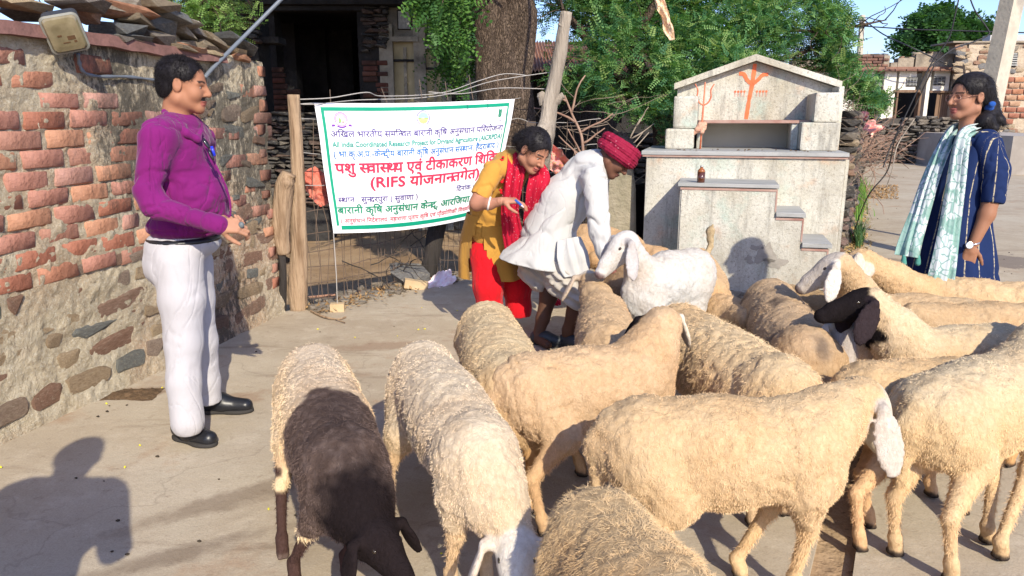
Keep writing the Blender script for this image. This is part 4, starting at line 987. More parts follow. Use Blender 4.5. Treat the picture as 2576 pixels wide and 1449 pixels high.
# taller rubble and brick house at the right edge
h2 = empty('rubble_brick_house', Vector((W(2480, 400, 28.2).x, 28.2, 0)), 'taller house of rubble stone and orange brick at the right edge', 'house'); o2 = h2.location
def tbox(name, u0, v0, u1, v1, y0, y1, m, ground=False): return sbox(name, u0, v0, u1, v1, y0, y1, m, h2, o2, ground)
tbox('wall', 2400, 106, 2720, 400, 28.2, 29.5, MRUB, True); tbox('roof_edge', 2398, 103, 2724, 107, 28.1, 29.6, MPAR)
mb = None
w_ = tbox('vent', 2536, 132, 2562, 168, 28.15, 28.196, MBLK)
for q in range(6): tbox('vent_bar', 2538, 134 + q * 5.6, 2560, 137 + q * 5.6, 28.1, 28.148, MVENT)
rr3 = random.Random(9); OBR = []
MOB = stone_mat('orange_brick', [(0.42, 0.20, 0.12), (0.52, 0.27, 0.16), (0.36, 0.16, 0.11), (0.47, 0.30, 0.20)], 5, 0)
for q in range(4):
    me = brick_mesh(90 + q, .19, .06, .085); me.materials.clear(); me.materials.append(MOB); OBR.append(me)
a = W(2490, 312, 28.2) - o2; b = W(2640, 196, 28.2) - o2; z = a.z; r_ = 0
while z < b.z:
    x = a.x + (.2 if r_ % 2 else 0) + rr3.uniform(-.05, .05)
    while x < b.x:
        if rr3.random() < .88: put('brick', rr3.choice(OBR), h2, (x + .2, -.0, z + .09), (0, rr3.uniform(-.02, .02), 0), (1, 1, 1))
        x += .43
    z += .215; r_ += 1
for q in range(120):
    u = rr3.uniform(2405, 2600); v = rr3.choice([rr3.uniform(110, 200), rr3.uniform(110, 195), rr3.uniform(315, 345)])
    if u > 2530 and 128 < v < 172: continue
    if u > 2478 and 195 < v < 315: continue
    p = W(u, v, 28.19) - o2; put('stone', rr3.choice(LST), h2, p, (0, rr3.uniform(-.3, .3), 0), (rr3.uniform(.1, .24), .06, rr3.uniform(.05, .12)))
tbox('upper_wall', 2490, 88, 2720, 102.5, 30.5, 31, simple('pale_block', [(0.42, 0.41, 0.40), (0.5, 0.49, 0.47)], 3))
# long low grey plinth wall right
pw = empty('plinth_wall', Vector((W(2560, 440, 19).x, 19, 0)), 'low smooth grey cement plinth wall at the right edge of the street', 'wall')
mb = MB(); a = W(2535, 440, 19) - pw.location; b = W(2900, 345, 18) - pw.location; mb.hexa([Vector(p) for p in ((a.x, 0, 0), (b.x, -1.4, 0), (b.x, 6, 0), (a.x, 6, 0), (a.x, 0, b.z), (b.x, -1.4, b.z), (b.x, 6, b.z), (a.x, 6, b.z))])
mb.link('face', simple('grey_cement', [(0.40, 0.36, 0.31), (0.33, 0.29, 0.25), (0.45, 0.41, 0.36)], 1.2, .9, .4), pw)
# dark dry stone wall in front of the houses
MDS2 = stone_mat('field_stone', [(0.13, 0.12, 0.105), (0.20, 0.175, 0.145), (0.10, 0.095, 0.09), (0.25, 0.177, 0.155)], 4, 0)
FST = []
for q in range(10):
    me = hull_rock(900 + q, 1, 1, 1, 14, 0.5); me.materials.append(MDS2); FST.append(me)
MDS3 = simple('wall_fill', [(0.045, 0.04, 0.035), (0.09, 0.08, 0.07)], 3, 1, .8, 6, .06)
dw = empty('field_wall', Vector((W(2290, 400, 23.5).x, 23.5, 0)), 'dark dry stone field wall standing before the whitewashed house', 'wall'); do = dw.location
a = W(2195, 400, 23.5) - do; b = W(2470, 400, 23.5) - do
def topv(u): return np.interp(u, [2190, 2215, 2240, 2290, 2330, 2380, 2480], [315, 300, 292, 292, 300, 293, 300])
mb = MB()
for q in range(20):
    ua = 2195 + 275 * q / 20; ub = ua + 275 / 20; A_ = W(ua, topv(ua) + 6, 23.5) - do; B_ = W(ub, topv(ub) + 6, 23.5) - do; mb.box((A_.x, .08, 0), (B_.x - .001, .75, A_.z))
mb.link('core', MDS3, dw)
rows = 15; cnt = 0
for r_ in range(rows):
    x = a.x
    while x < b.x:
        w = rr3.uniform(.2, .46); u = (x + w / 2 + do.x) / 23.5 * (cp * F) * .99 + CX
        zt = W(u, topv(u), 23.5).z; z = .02 + (zt - .02) * r_ / rows
        if cnt < 290: put('stone', rr3.choice(FST), dw, (x + w / 2, rr3.uniform(-.02, .08), z + .05), (rr3.uniform(-.1, .1), rr3.uniform(-.08, .08), 0), (w * .52, .16, .058 * (zt / 1.5)))
        cnt += 1; x += w * 1.02 + (.12 if cnt > 290 else 0)
# dry stone wall running away on the right of the shrine
sw = empty('roadside_wall', FE, 'rough dry stone wall running back from the shrine along the street', 'wall'); wo = sw.location
wv = (FF - FE); wl_ = wv.length; wv.normalize(); wnn = Vector((wv.y, -wv.x, 0)); WZ = math.atan2(wv.y, wv.x)
def wtop(s): return 1.32 + .12 * math.sin(s * 1.7) + .08 * math.sin(s * 5.1) - .02 * s
mb = MB()
for q in range(40):
    s0 = wl_ * q / 40; s1 = wl_ * (q + 1) / 40 - .001; P = []
    for zz in (-.6, wtop(s0) - .08):
        for (s_, o_) in ((s0, .0), (s1, .0), (s1, -.45), (s0, -.45)): P.append(wv * s_ + wnn * (o_ - .05) + Vector((0, 0, zz)))
    mb.hexa(P)
mb.link('core', MDS3, sw)
cnt = 0
for band, (sa, sb) in enumerate(((-.1, 1.6), (1.6, 4.5), (4.5, wl_))):
    s_ = sa; stp = (.17, .24, .40)[band]; hh = (.075, .085, .13)[band]
    while s_ < sb:
        z = .02
        while z < wtop(s_):
            if cnt < 296:
                w = stp * rr3.uniform(.8, 1.25); p = wv * (s_ + rr3.uniform(-.05, .05)) + wnn * rr3.uniform(-.03, .03); put('stone', rr3.choice(LST if rr3.random() < .35 else FST), sw, (p.x, p.y, z + hh / 2), (0, rr3.uniform(-.15, .15), WZ + rr3.uniform(-.2, .2)), (w * .55, .12, hh * .55)); cnt += 1
            z += hh * rr3.uniform(.95, 1.15)
        s_ += stp
# end face of that wall beside the shrine
for q in range(16):
    z = .05 + q * .078; p = wnn * rr3.uniform(-.3, -.05); put('stone', rr3.choice(FST), sw, (p.x - .08, p.y - .06, z), (0, rr3.uniform(-.1, .1), WZ + 1.57), (.2, .1, .042))
print('BACK', len(bpy.data.objects))
# ================================================================ roadside shrine
SO = Vector((1.18, 6.70, 0)); SA = R(-15)
shr = empty('shrine', SO, 'whitewashed open shrine on a stepped podium with gabled back wall and painted orange trident', 'shrine', rz=SA)
M_ = Mat('shrine_plaster', 0.92, 0.12); co = M_.coord()
c = M_.ramp(M_.noise(1.4, 8, co, .6), [(0.42, 0.385, 0.30), (0.54, 0.52, 0.45), (0.60, 0.59, 0.54)], [.32, .5, .68])
c = M_.mix(M_.math('MULTIPLY', M_.g(M_.noise(3.1, 5, M_.coord((1, 1, 1), rot=(1, 0, 2)), .6), .54, .66), .6), c, (0.36, 0.47, 0.41))
c = M_.mix(M_.math('MULTIPLY', M_.g(M_.noise(4.3, 5, M_.coord((1, 1, 1), rot=(0, 2, 1)), .6), .60, .72), .5), c, (0.58, 0.33, 0.19))
zz = M_.coord((3.5, 3.5, .55))
c = M_.mix(M_.math('MULTIPLY', M_.g(M_.noise(2.2, 9, zz, .78), .50, .66), .7), c, (0.17, 0.165, 0.15))
c = M_.mix(M_.math('MULTIPLY', M_.g(M_.noise(.9, 8, M_.coord((1, 1, 1), rot=(3, 1, 2)), .7), .5, .62), .55), c, (0.33, 0.30, 0.24))
c = M_.mix(M_.math('MULTIPLY', M_.g(M_.noise(42, 6, co, .8), .53, .62), .65), c, (0.19, 0.17, 0.14))
c = M_.mix(M_.math('MULTIPLY', M_.g(M_.noise(75, 6, M_.coord((1, 1, 1), rot=(2, 1, 0)), .75), .54, .64), .4), c, (0.30, 0.25, 0.19))
M_.color(c).bump(M_.noise(60, 7, co, .7), .8, .008).bump(M_.noise(9, 4, co), .3, .02); MPLA = M_.m
M_ = Mat('grey_slab', 0.7, 0.3); co = M_.coord(); M_.color(M_.ramp(M_.noise(3, 8, M_.coord((.5, 2, 1)), .65), [(0.20, 0.205, 0.20), (0.34, 0.34, 0.33), (0.27, 0.28, 0.27)], [.3, .5, .7])).bump(M_.noise(20, 6, co), .3, .006); MGS = M_.m
MORG = simple('orange_paint', [(0.72, 0.12, 0.045), (0.80, 0.19, 0.08)], 14, .7, .4, 60, .003)
MREDL = simple('red_lime_edge', [(0.30, 0.16, 0.13), (0.42, 0.30, 0.25)], 9, .9, .4)
def sbx(name, x0, y0, z0, x1, y1, z1, m=None, parent=shr, bev=0.012, lab=None):
    bm = bmesh.new(); bmesh.ops.create_cube(bm, size=1)
    for v in bm.verts: v.co = Vector(((x0 + x1) / 2 + v.co.x * (x1 - x0), (y0 + y1) / 2 + v.co.y * (y1 - y0), (z0 + z1) / 2 + v.co.z * (z1 - z0)))
    if bev:
        bmesh.ops.bevel(bm, geom=bm.edges[:], offset=bev, segments=2, affect='EDGES', profile=.6)
        for v in bm.verts: v.co += Vector([rnd.uniform(-.002, .002) for _ in range(3)])
    me = bpy.data.meshes.new(name); bm.to_mesh(me); bm.free(); o = link(name, me, m or MPLA, parent)
    if lab: o['label'] = lab
    return o
ZP = 1.15; PW = 1.69; PD = 1.15
sbx('podium', 0.02, 0.0, -.05, PW - .02, PD, ZP - .036)
sbx('podium_slab', -0.02, -.03, ZP - .035, PW + .0, PD + .02, ZP, MGS, bev=.004)
sbx('slab_underlay', -0.012, -.02, ZP - .052, PW - .008, PD, ZP - .0365, MREDL, bev=0)
# flight: platform block then steps going down to the right
BX0, BX1, BX2, BX3, BD = .35, 1.11, 1.325, 1.53, .50
prof = [(BX0, -.05), (BX3, -.05), (BX3, .42), (BX2, .42), (BX2, .66), (BX1, .66), (BX1, .885), (BX0, .885)]
bms = bmesh.new(); v0_ = [bms.verts.new((x, -BD, z)) for x, z in prof]; v1_ = [bms.verts.new((x, -.001, z)) for x, z in prof]; bms.faces.new(v0_); bms.faces.new(v1_[::-1])
for q in range(8): bms.faces.new((v0_[q], v1_[q], v1_[(q + 1) % 8], v0_[(q + 1) % 8]))
bmesh.ops.recalc_face_normals(bms, faces=bms.faces); bmesh.ops.bevel(bms, geom=bms.edges[:], offset=.012, segments=2, affect='EDGES'); me = bpy.data.meshes.new('step_block'); bms.to_mesh(me); bms.free(); link('step_block', me, MPLA, shr)
sbx('step_slab', BX0 - .02, -BD - .02, .886, BX1 + .01, -.002, .915, MGS, bev=.004)
sbx('step_slab', BX1 + .001, -BD - .02, .661, BX2 + .012, -.002, .695, MGS, bev=.004)
sbx('step_slab', BX2 + .001, -BD - .02, .421, BX3 + .02, -.002, .457, MGS, bev=.004)
for (x0, x1, z) in ((BX0, BX1, .872), (BX1 + .001, BX2, .646), (BX2 + .001, BX3, .406)): sbx('red_edge', x0 + .0, -BD - .006, z - .012, x1 - .004, -BD - .0005, z + .006, MREDL, bev=0)
for (x, za, zb2) in ((BX1, .70, .875), (BX2, .465, .65), (BX3, .05, .41)): sbx('edge_line', x - .011, -BD - .0035, za, x + .0015, -BD + .05, zb2, MREDL, bev=0)
# footing rubble where the plaster has fallen
mb = MB(); rq = random.Random(4)
def rubble_on(dst, p, sx, sy, sz, me):
    b = len(dst.v); M3 = Matrix.Rotation(rq.uniform(0, 6), 3, 'Z')
    for v in me.vertices: dst.v.append(tuple(p + M3 @ Vector((v.co.x * sx, v.co.y * sy, v.co.z * sz))))
    for f in me.polygons: dst.f.append(tuple(b + i for i in f.vertices))
for _ in range(150):
    s_ = rq.uniform(.015, .06); rubble_on(mb, Vector((rq.uniform(BX0 - .1, BX3 + .2), -BD - rq.uniform(0, .16), s_ * .3)), s_, s_ * .7, s_ * .5, rq.choice(LST))
tag(mb.link('footing_rubble', MST2, shr), kind='stuff')
# flat irregular grey patches on the front of the step block
MPAT = simple('patch_grey', [(0.24, 0.22, 0.19), (0.33, 0.30, 0.26)], 12, .95, .6)
def blob(cx_, cz_, rx, rz, y, m, seed, name='patch'):
    n = 26; rr_ = random.Random(seed); ph = [rr_.uniform(0, 6.28) for _ in range(4)]; P = []
    for q in range(n):
        a = 2 * math.pi * q / n; k = 1 + .28 * math.sin(2 * a + ph[0]) + .2 * math.sin(3 * a + ph[1]) + .14 * math.sin(5 * a + ph[2]) + .1 * math.sin(8 * a + ph[3])
        P.append((cx_ + rx * k * math.cos(a), y, cz_ + rz * k * math.sin(a)))
    mb = MB(); mb.add(P, [tuple(range(n))]); return mb.link(name, m, shr)
blob(1.06, .35, .06, .10, -BD - .0032, MPAT, 3, 'grey_patch'); blob(.98, .40, .04, .025, -BD - .0032, MPAT, 4, 'grey_patch'); blob(.93, .30, .035, .03, -BD - .0032, MPAT, 5, 'grey_patch'); blob(1.14, .28, .07, .05, -BD - .0032, MPAT, 8, 'grey_patch')
# superstructure
LX = .215; RX = PW
y1 = .62; yb = 1.02
def gab(x0, x1, y0, y1_, zl, xa, za, zr, zbot, name, m):   # pentagon wall
    mb = MB(); F2 = [(x0, zbot), (x1, zbot), (x1, zr), (xa, za), (x0, zl)]
    mb.add([(x, y0, z) for x, z in F2] + [(x, y1_, z) for x, z in F2], [(0, 1, 2, 3, 4), (9, 8, 7, 6, 5), (0, 5, 6, 1), (1, 6, 7, 2), (2, 7, 8, 3), (3, 8, 9, 4), (4, 9, 5, 0)]); return mb.link(name, m, shr)
ZE = 1.735; ZA = 2.02; XA = (LX + RX + .02) / 2 - .02
gab(LX, RX - .02, yb, yb + .16, ZE - .02, XA, ZA - .06, ZE - .02, ZP + .001, 'gable_wall', MPLA)
def slope(x0, z0, x1, z1, name):          # roof coping bar
    mb = MB(); d = Vector((x1 - x0, 0, z1 - z0)); n_ = Vector((-d.z, 0, d.x)).normalized() * (.055 if d.x > 0 else -.055)
    P = [Vector((x0, 0, z0)), Vector((x1, 0, z1)), Vector((x1, 0, z1)) + n_, Vector((x0, 0, z0)) + n_]
    P[2].x = x1; P[2].z = z1 + .062; P[3] = Vector((x0, 0, z0 + .058))
    V = [Vector((p.x, yb - .09, p.z)) for p in P] + [Vector((p.x, yb + .24, p.z)) for p in P]; mb.add(V, [(0, 1, 2, 3), (7, 6, 5, 4), (0, 4, 5, 1), (1, 5, 6, 2), (2, 6, 7, 3), (3, 7, 4, 0)]); return mb.link(name, MPLA, shr)
slope(LX - .03, ZE - .03, XA - .0005, ZA - .055, 'gable_coping'); slope(XA + .0005, ZA - .055, RX + .03, ZE - .03, 'gable_coping')
sbx('side_fin', RX - .0475, .55, ZP + .001, RX - .002, yb - .001, ZE - .03, bev=.006); sbx('edge_strip', RX - .0195, .02, .0, RX + .012, PD, ZP - .06, bev=.006)
# left stacked blocks, right blocks
sbx('side_block', LX - .06, .36, ZP + .001, LX + .20, yb - .01, ZP + .185, bev=.02); sbx('side_block', LX - .0, .42, ZP + .187, LX + .22, yb - .01, ZP + .48, bev=.02)
sbx('side_block', RX - .36, .28, ZP + .001, RX - .048, yb - .01, ZP + .245, bev=.015); sbx('side_block', RX - .26, .34, ZP + .247, RX - .048, yb - .01, ZP + .50, bev=.015)
sbx('altar_shelf', LX + .222, .50, ZP + .235, RX - .262, yb - .002, ZP + .262, MREDL, bev=.004)
MINN = simple('niche_plaster', [(0.38, 0.36, 0.30), (0.45, 0.43, 0.37)], 3, .9, .3)
sbx('niche_back', LX + .222, yb - .10, ZP + .001, RX - .362, yb - .012, ZP + .234, MINN, bev=0); sbx('niche_jamb', LX + .222, .52, ZP + .001, LX + .27, yb - .101, ZP + .234, bev=.004); sbx('niche_jamb', RX - .42, .52, ZP + .001, RX - .362, yb - .101, ZP + .234, bev=.004)
# painted trident on the gable: thin coats of paint
def paint_stroke(pts, wds, y=None, name='painted_trident', m=None):
    y = yb - .003 if y is None else y
    P = spline([Vector((x, 0, z)) for x, z in pts], 8); ws = np.interp(np.linspace(0, len(wds) - 1, len(P)), range(len(wds)), wds); mb = MB(); V = []
    for q, p in enumerate(P):
        t = (P[min(q + 1, len(P) - 1)] - P[max(q - 1, 0)]).normalized(); n_ = Vector((-t.z, 0, t.x)) * (ws[q] * .5 * (1 + rq.uniform(-.12, .12)))
        V += [Vector((p.x + n_.x, y, p.z + n_.z)), Vector((p.x - n_.x, y, p.z - n_.z))]
    mb.add(V, [(2 * q, 2 * q + 1, 2 * q + 3, 2 * q + 2) for q in range(len(P) - 1)]); return mb
TX = XA - .02; TZ = ZP + .27
o = paint_stroke([(TX - .035, TZ + .0), (TX - .02, TZ + .18), (TX, TZ + .34), (TX + .012, TZ + .52)], [.038, .034, .04, .034]).link('painted_trident', MORG, shr)
paint_stroke([(TX - .005, TZ + .335), (TX - .05, TZ + .37), (TX - .085, TZ + .425), (TX - .13, TZ + .43)], [.04, .034, .036, .03], yb - .0045).link('painted_prong', MORG, shr)
paint_stroke([(TX + .005, TZ + .335), (TX + .05, TZ + .37), (TX + .09, TZ + .415), (TX + .14, TZ + .42)], [.04, .034, .036, .03], yb - .0055).link('painted_prong', MORG, shr)
mb = MB()
for q in [-5, -4, -3, -2, 2, 3, 4, 5]:
    cx_ = TX - .01 + q * .029 - (.0 if q < 0 else .0); cz_ = TZ + .262; n = 10
    mb.add([(cx_ + .0105 * math.cos(6.283 * k / n), yb - .003, cz_ + .0115 * math.sin(6.283 * k / n)) for k in range(n)], [tuple(range(n))])
    mb.add([(cx_ - .002, yb - .0042, cz_), (cx_ - .001, yb - .0042, cz_ - .05), (cx_ + .001, yb - .0042, cz_ - .05), (cx_ + .002, yb - .0042, cz_)], [(0, 1, 2, 3)])
tag(mb.link('painted_dots', MORG, shr), kind='stuff')
# iron trident standing before the altar
def SP(x, y, z): return SO + Matrix.Rotation(SA, 3, 'Z') @ Vector((x, y, z))
tr = empty('trident', SP(LX + .26, .44, ZP), 'orange painted iron trident with a knotted cloth standing on the podium', 'trident', rz=SA)
MTR = simple('orange_iron', [(0.48, 0.12, 0.06), (0.66, 0.22, 0.12)], 20, .6, .3)
mb = MB(); mb.tube([(0, 0, 0), (.004, 0, .25), (.012, 0, .60)], [.009, .009, .006], 8); mb.link('shaft', MTR, tr, True)
for sx in (-1, 1):
    mb = MB(); mb.tube(spline([(.008, 0, .395), (.008 + sx * .04, 0, .42), (.008 + sx * .062, 0, .47), (.008 + sx * .058, 0, .53), (.008 + sx * .085, 0, .585)], 6), [.007] * 20 + [.005] * 5, 8); mb.link('prong', MTR, tr, True)
S_ = SDF(); S_.ell((0, -.01, .20), (.045, .04, .045)); S_.ell((-.03, -.02, .18), (.03, .03, .02), k=.01); S_.ell((.03, -.01, .225), (.02, .03, .022), k=.01); S_.ell((.01, -.03, .165), (.02, .02, .03), k=.01)
S_.cap((-.03, -.015, .17), (-.10, -.02, .13), .018, .028, k=.02)
V, Fq = S_.build(.006); V = V + vnormals(V, Fq) * (.010 * np.abs(fbm(V * 45, 2, 3)))[:, None]
link('knotted_cloth', mesh_np('cloth', V, Fq, True), simple('faded_pink_cloth', [(0.42, 0.20, 0.13), (0.60, 0.38, 0.27)], 30, .9, .4), tr)
S_ = SDF(); 
for q in range(7): S_.ell((-.105 + rq.uniform(-.02, .02), -.03, .125 + rq.uniform(-.02, .02)), (.013, .013, .013), k=.004)
V, Fq = S_.build(.004); link('marigold', mesh_np('marigold', V, Fq, True), simple('marigold_yellow', [(0.65, 0.45, 0.05), (0.75, 0.6, 0.25)], 40, .8, .2), tr)
# brown glass bottle on the step platform
bp_ = SP(BX0 + .16, -BD + .05, .915)
bot = empty('bottle', bp_, 'small brown glass medicine bottle standing on the top step slab', 'bottle')
M_ = Mat('amber_glass', 0.08, 0.6); M_.color((0.075, 0.022, 0.008)); M_.b.inputs['Coat Weight'].default_value = .7; MAM = M_.m
M_ = Mat('amber_light', 0.08, 0.6); M_.color((0.28, 0.09, 0.02)); M_.b.inputs['Coat Weight'].default_value = .7; MAM2 = M_.m
def lathe(prof, n=20):
    mb = MB(); loft(mb, [[Vector((r_ * math.cos(6.2832 * k / n), r_ * math.sin(6.2832 * k / n), z)) for k in range(n)] for r_, z in prof]); return mb
lathe([(.028, 0), (.032, .004), (.032, .085)]).link('body', MAM, bot, True); lathe([(.032, .0855), (.031, .097), (.020, .112), (.012, .118), (.011, .126)]).link('shoulder', MAM2, bot, True)
lathe([(.014, .1262), (.014, .136), (.010, .138)]).link('cap', paint('alu_cap', (0.45, 0.42, 0.40), .4, .5, .6), bot, True)
# little leaves and red powder on the slab
mb = MB()
for _ in range(26):
    x, y = rq.uniform(.1, PW - .1), rq.uniform(.02, .34); s_ = rq.uniform(.004, .012); mb.tube([(x - s_, y, ZP + .003), (x, y, ZP + .006), (x + s_, y + s_, ZP + .003)], [s_ * .3, s_ * .5, s_ * .2], 5)
tag(mb.link('litter', MDUNG, shr), kind='stuff')
blob(XA - .02, 0, .001, .001, .6, MORG, 1, 'x') if False else None
# standing stone slab and black goat kid left of the shrine
ss = None
mb = MB(); q0 = W(1562, 500, 6.9)
P0 = [W(1522, 600, 6.95), W(1606, 600, 6.95), W(1600, 470, 6.95), W(1588, 395, 6.95), W(1548, 392, 6.95), W(1528, 430, 6.95)]
org = Vector((P0[0].x, 6.95, 0)); bmx = bmesh.new(); vs = [bmx.verts.new((p.x - org.x, 0, max(p.z, -.1) if k > 1 else -.1)) for k, p in enumerate(P0)]
f = bmx.faces.new(vs); r_ = bmesh.ops.extrude_face_region(bmx, geom=[f])
for v in [e_ for e_ in r_['geom'] if isinstance(e_, bmesh.types.BMVert)]: v.co.y += .16
bmesh.ops.recalc_face_normals(bmx, faces=bmx.faces); bmesh.ops.bevel(bmx, geom=bmx.edges[:], offset=.02, segments=2, affect='EDGES'); me = bpy.data.meshes.new('s'); bmx.to_mesh(me); bmx.free()
o = link('standing_stone', me, simple('mossy_stone', [(0.20, 0.18, 0.12), (0.31, 0.27, 0.20)], 5, .95, .9, 20, .03)); o.location = org; tag(o, 'rough upright grey brown stone slab standing left of the shrine podium', 'stone slab')
# ================================================================ trees, brush, poles and cables
def pinnate(n=7, L=.10, ll=.022, lw=.006, droop=.25):     # one small feathery leaf: rachis with paired leaflets
    V = []; Fs = []
    for q in range(n):
        f = (q + .6) / n; c_ = Vector((L * f, 0, -droop * L * f * f))
        for s_ in (-1, 1):
            d = Vector((.35, s_, -.15)).normalized() * ll * (1 - .35 * f); w = Vector((lw, -s_ * lw * .3, 0)); b = len(V)
            V += [c_, c_ + d * .5 + w, c_ + d, c_ + d * .5 - w]; Fs.append((b, b + 1, b + 2, b + 3))
    return np.array([tuple(v) for v in V]), np.array(Fs)
def scatter_leaves(name, mat, parent, centres, kits, size, seed, cols, up=.35, hang=0.0):
    rs = np.random.RandomState(seed); Vs = []; Fs = []; Cs = []; b = 0; C_ = np.asarray(centres)
    for ki, (V0, F0) in enumerate(kits):
        P = C_[ki::len(kits)]; n = len(P)
        d = rs.normal(size=(n, 3)); d[:, 2] = d[:, 2] * .6 + up - hang; d /= np.linalg.norm(d, axis=1, keepdims=True)
        u = rs.normal(size=(n, 3)) * .5 + (0, 0, 1); s_ = np.cross(u, d); s_ /= np.linalg.norm(s_, axis=1, keepdims=True); w = np.cross(d, s_)
        sc = (size * rs.uniform(.65, 1.3, n))[:, None, None]
        Q = P[:, None, :] + sc * (V0[None, :, 0:1] * d[:, None] + V0[None, :, 1:2] * s_[:, None] + V0[None, :, 2:3] * w[:, None])
        Vs.append(Q.reshape(-1, 3)); Fs.append((F0[None] + (np.arange(n) * len(V0))[:, None, None]).reshape(-1, 4) + b); b += n * len(V0)
        k = rs.uniform(0, 1, n); c_ = np.array([[np.interp(x, np.linspace(0, 1, len(cols)), [cc[q] for cc in cols]) for q in range(3)] for x in k])
        Cs.append(np.repeat(c_, len(V0), 0))
    me = mesh_np(name, np.concatenate(Vs), np.concatenate(Fs)); set_col(me, np.concatenate(Cs)); return link(name, me, mat, parent)
def leaf_mat(name, trans=.35):
    M_ = Mat(name, 0.55, 0.25); M_.color(M_.attr()); nt = M_.nt
    tr_ = M_.n('ShaderNodeBsdfTranslucent'); M_.l(M_.mix(1.0, M_.attr(), (1.1, 1.25, .5), 'MULTIPLY'), tr_.inputs[0]); mx = M_.n('ShaderNodeMixShader'); mx.inputs[0].default_value = trans
    M_.l(M_.b.outputs[0], mx.inputs[1]); M_.l(tr_.outputs[0], mx.inputs[2]); M_.l(mx.outputs[0], nt.nodes['Material Output'].inputs[0]); return M_.m
MLF = leaf_mat('foliage')
MBARK = None
M_ = Mat('bark', 0.95, 0.1); co = M_.coord((2.4, 2.4, .7)); nz_ = M_.n('ShaderNodeVectorMath', operation='ADD'); M_.l(co, nz_.inputs[0]); tx_ = M_.n('ShaderNodeTexNoise'); tx_.inputs['Scale'].default_value = 7; M_.l(co, tx_.inputs['Vector']); sc_ = M_.n('ShaderNodeVectorMath', operation='SCALE'); sc_.inputs['Scale'].default_value = .35; M_.l(tx_.outputs['Color'], sc_.inputs[0]); M_.l(sc_.outputs[0], nz_.inputs[1]); vo = M_.voro(17, nz_.outputs[0], 'DISTANCE_TO_EDGE')
c = M_.ramp(M_.noise(6, 8, co, .7), [(0.085, 0.06, 0.045), (0.21, 0.155, 0.115)], [.35, .65]); c = M_.mix(M_.g(vo, .0, .16), (0.045, 0.033, 0.026), c)
M_.color(c).bump(vo, .9, .05).bump(M_.noise(22, 8, co, .7), .8, .03); MBARK = M_.m
def grow(rr, p, d, L, r0, segs, wig=.25, lift=.0):
    pts = [Vector(p)]; d = Vector(d).normalized()
    for _ in range(segs):
        d = (d + Vector([rr.uniform(-wig, wig) for _ in range(3)]) + Vector((0, 0, lift))).normalized(); pts.append(pts[-1] + d * L / segs)
    return pts, list(np.linspace(r0, r0 * .45, segs + 1))
def blobs_points(blobs, n, seed, hollow=.25, bottom=None):
    rs = np.random.RandomState(seed); vol = np.array([b[1][0] * b[1][1] * b[1][2] for b in blobs]) ** .75; k = rs.choice(len(blobs), n, p=vol / vol.sum())
    d = rs.normal(size=(n, 3)); d /= np.linalg.norm(d, axis=1, keepdims=True); r_ = rs.uniform(hollow, 1, n) ** .55
    c_ = np.array([b[0] for b in blobs])[k]; s_ = np.array([b[1] for b in blobs])[k]
    P = c_ + d * r_[:, None] * s_; nz = fbm(P * 2.2, seed, 3); P = P[nz > -.2]; return P

# --- the big feathery acacia behind the shrine
rr = random.Random(41)
ac = empty('acacia_tree', W(1680, 420, 9.0) * 1.0, 'large feathery green acacia spreading behind the shrine', 'tree'); ac.location.z = YARD; ao = ac.location
base = Vector((0, 0, 0))
top = W(1640, 300, 9) - ao
trk = [base, W(1672, 360, 9) - ao, W(1640, 260, 9) - ao, W(1600, 160, 9.1) - ao, W(1540, 60, 9.2) - ao, W(1480, -40, 9.3) - ao]
o = log_mesh(trk, [.16, .13, .12, .10, .08, .05], 9, n=14).link('trunk', MBARK, ac, True)
tips = []
for (pts, rad) in (([(1655, 300, 9), (1560, 190, 8.8), (1470, 90, 8.6), (1400, 0, 8.4)], [.09, .07, .05, .02]), ([(1640, 250, 9), (1680, 130, 9.2), (1740, 20, 9.3), (1800, -70, 9.4)], [.09, .07, .05, .02]),
                   ([(1650, 270, 9), (1760, 170, 9.3), (1880, 70, 9.6), (2030, -10, 9.8)], [.08, .06, .04, .015]), ([(1660, 290, 9), (1800, 210, 9.5), (1960, 150, 9.9), (2100, 110, 10)], [.07, .055, .03, .01]),
                   ([(1660, 320, 9), (1560, 250, 8.8), (1470, 200, 8.7), (1400, 190, 8.6)], [.06, .05, .03, .01]), ([(1640, 230, 9), (1590, 120, 8.7), (1640, 20, 8.6), (1660, -60, 8.6)], [.08, .06, .05, .02]),
                   ([(1900, 60, 9.6), (2060, 80, 9.8), (2180, 60, 9.9), (2230, 50, 10)], [.03, .02, .014, .006]), ([(2060, 150, 10), (2150, 200, 10), (2230, 260, 10)], [.02, .014, .006])):
    P = [W(u, v, y) - ao for u, v, y in pts]; mb = MB(); Q = spline(P, 6); mb.tube(Q, list(np.interp(np.linspace(0, 1, len(Q)), np.linspace(0, 1, len(rad)), rad)), 8); mb.link('limb', MBARK, ac, True); tips += Q[6:]
mb = MB()
for q in range(110):
    p = rr.choice(tips); pts, rad = grow(rr, p, (rr.uniform(-1, 1), rr.uniform(-1, 1), rr.uniform(-.5, .8)), rr.uniform(.3, .8), .008, 6, .35); mb.tube(pts, rad, 4, False)
tag(mb.link('twigs', MBARK, ac), kind='stuff')
def SB(u, v, y, ru, rv, ry=None):                         # a clump centred at this place, radii read in the same units
    p = W(u, v, y) - ao; s_ = y / F; return (tuple(p), (ru * s_, ry or ru * s_ * .8, rv * s_))
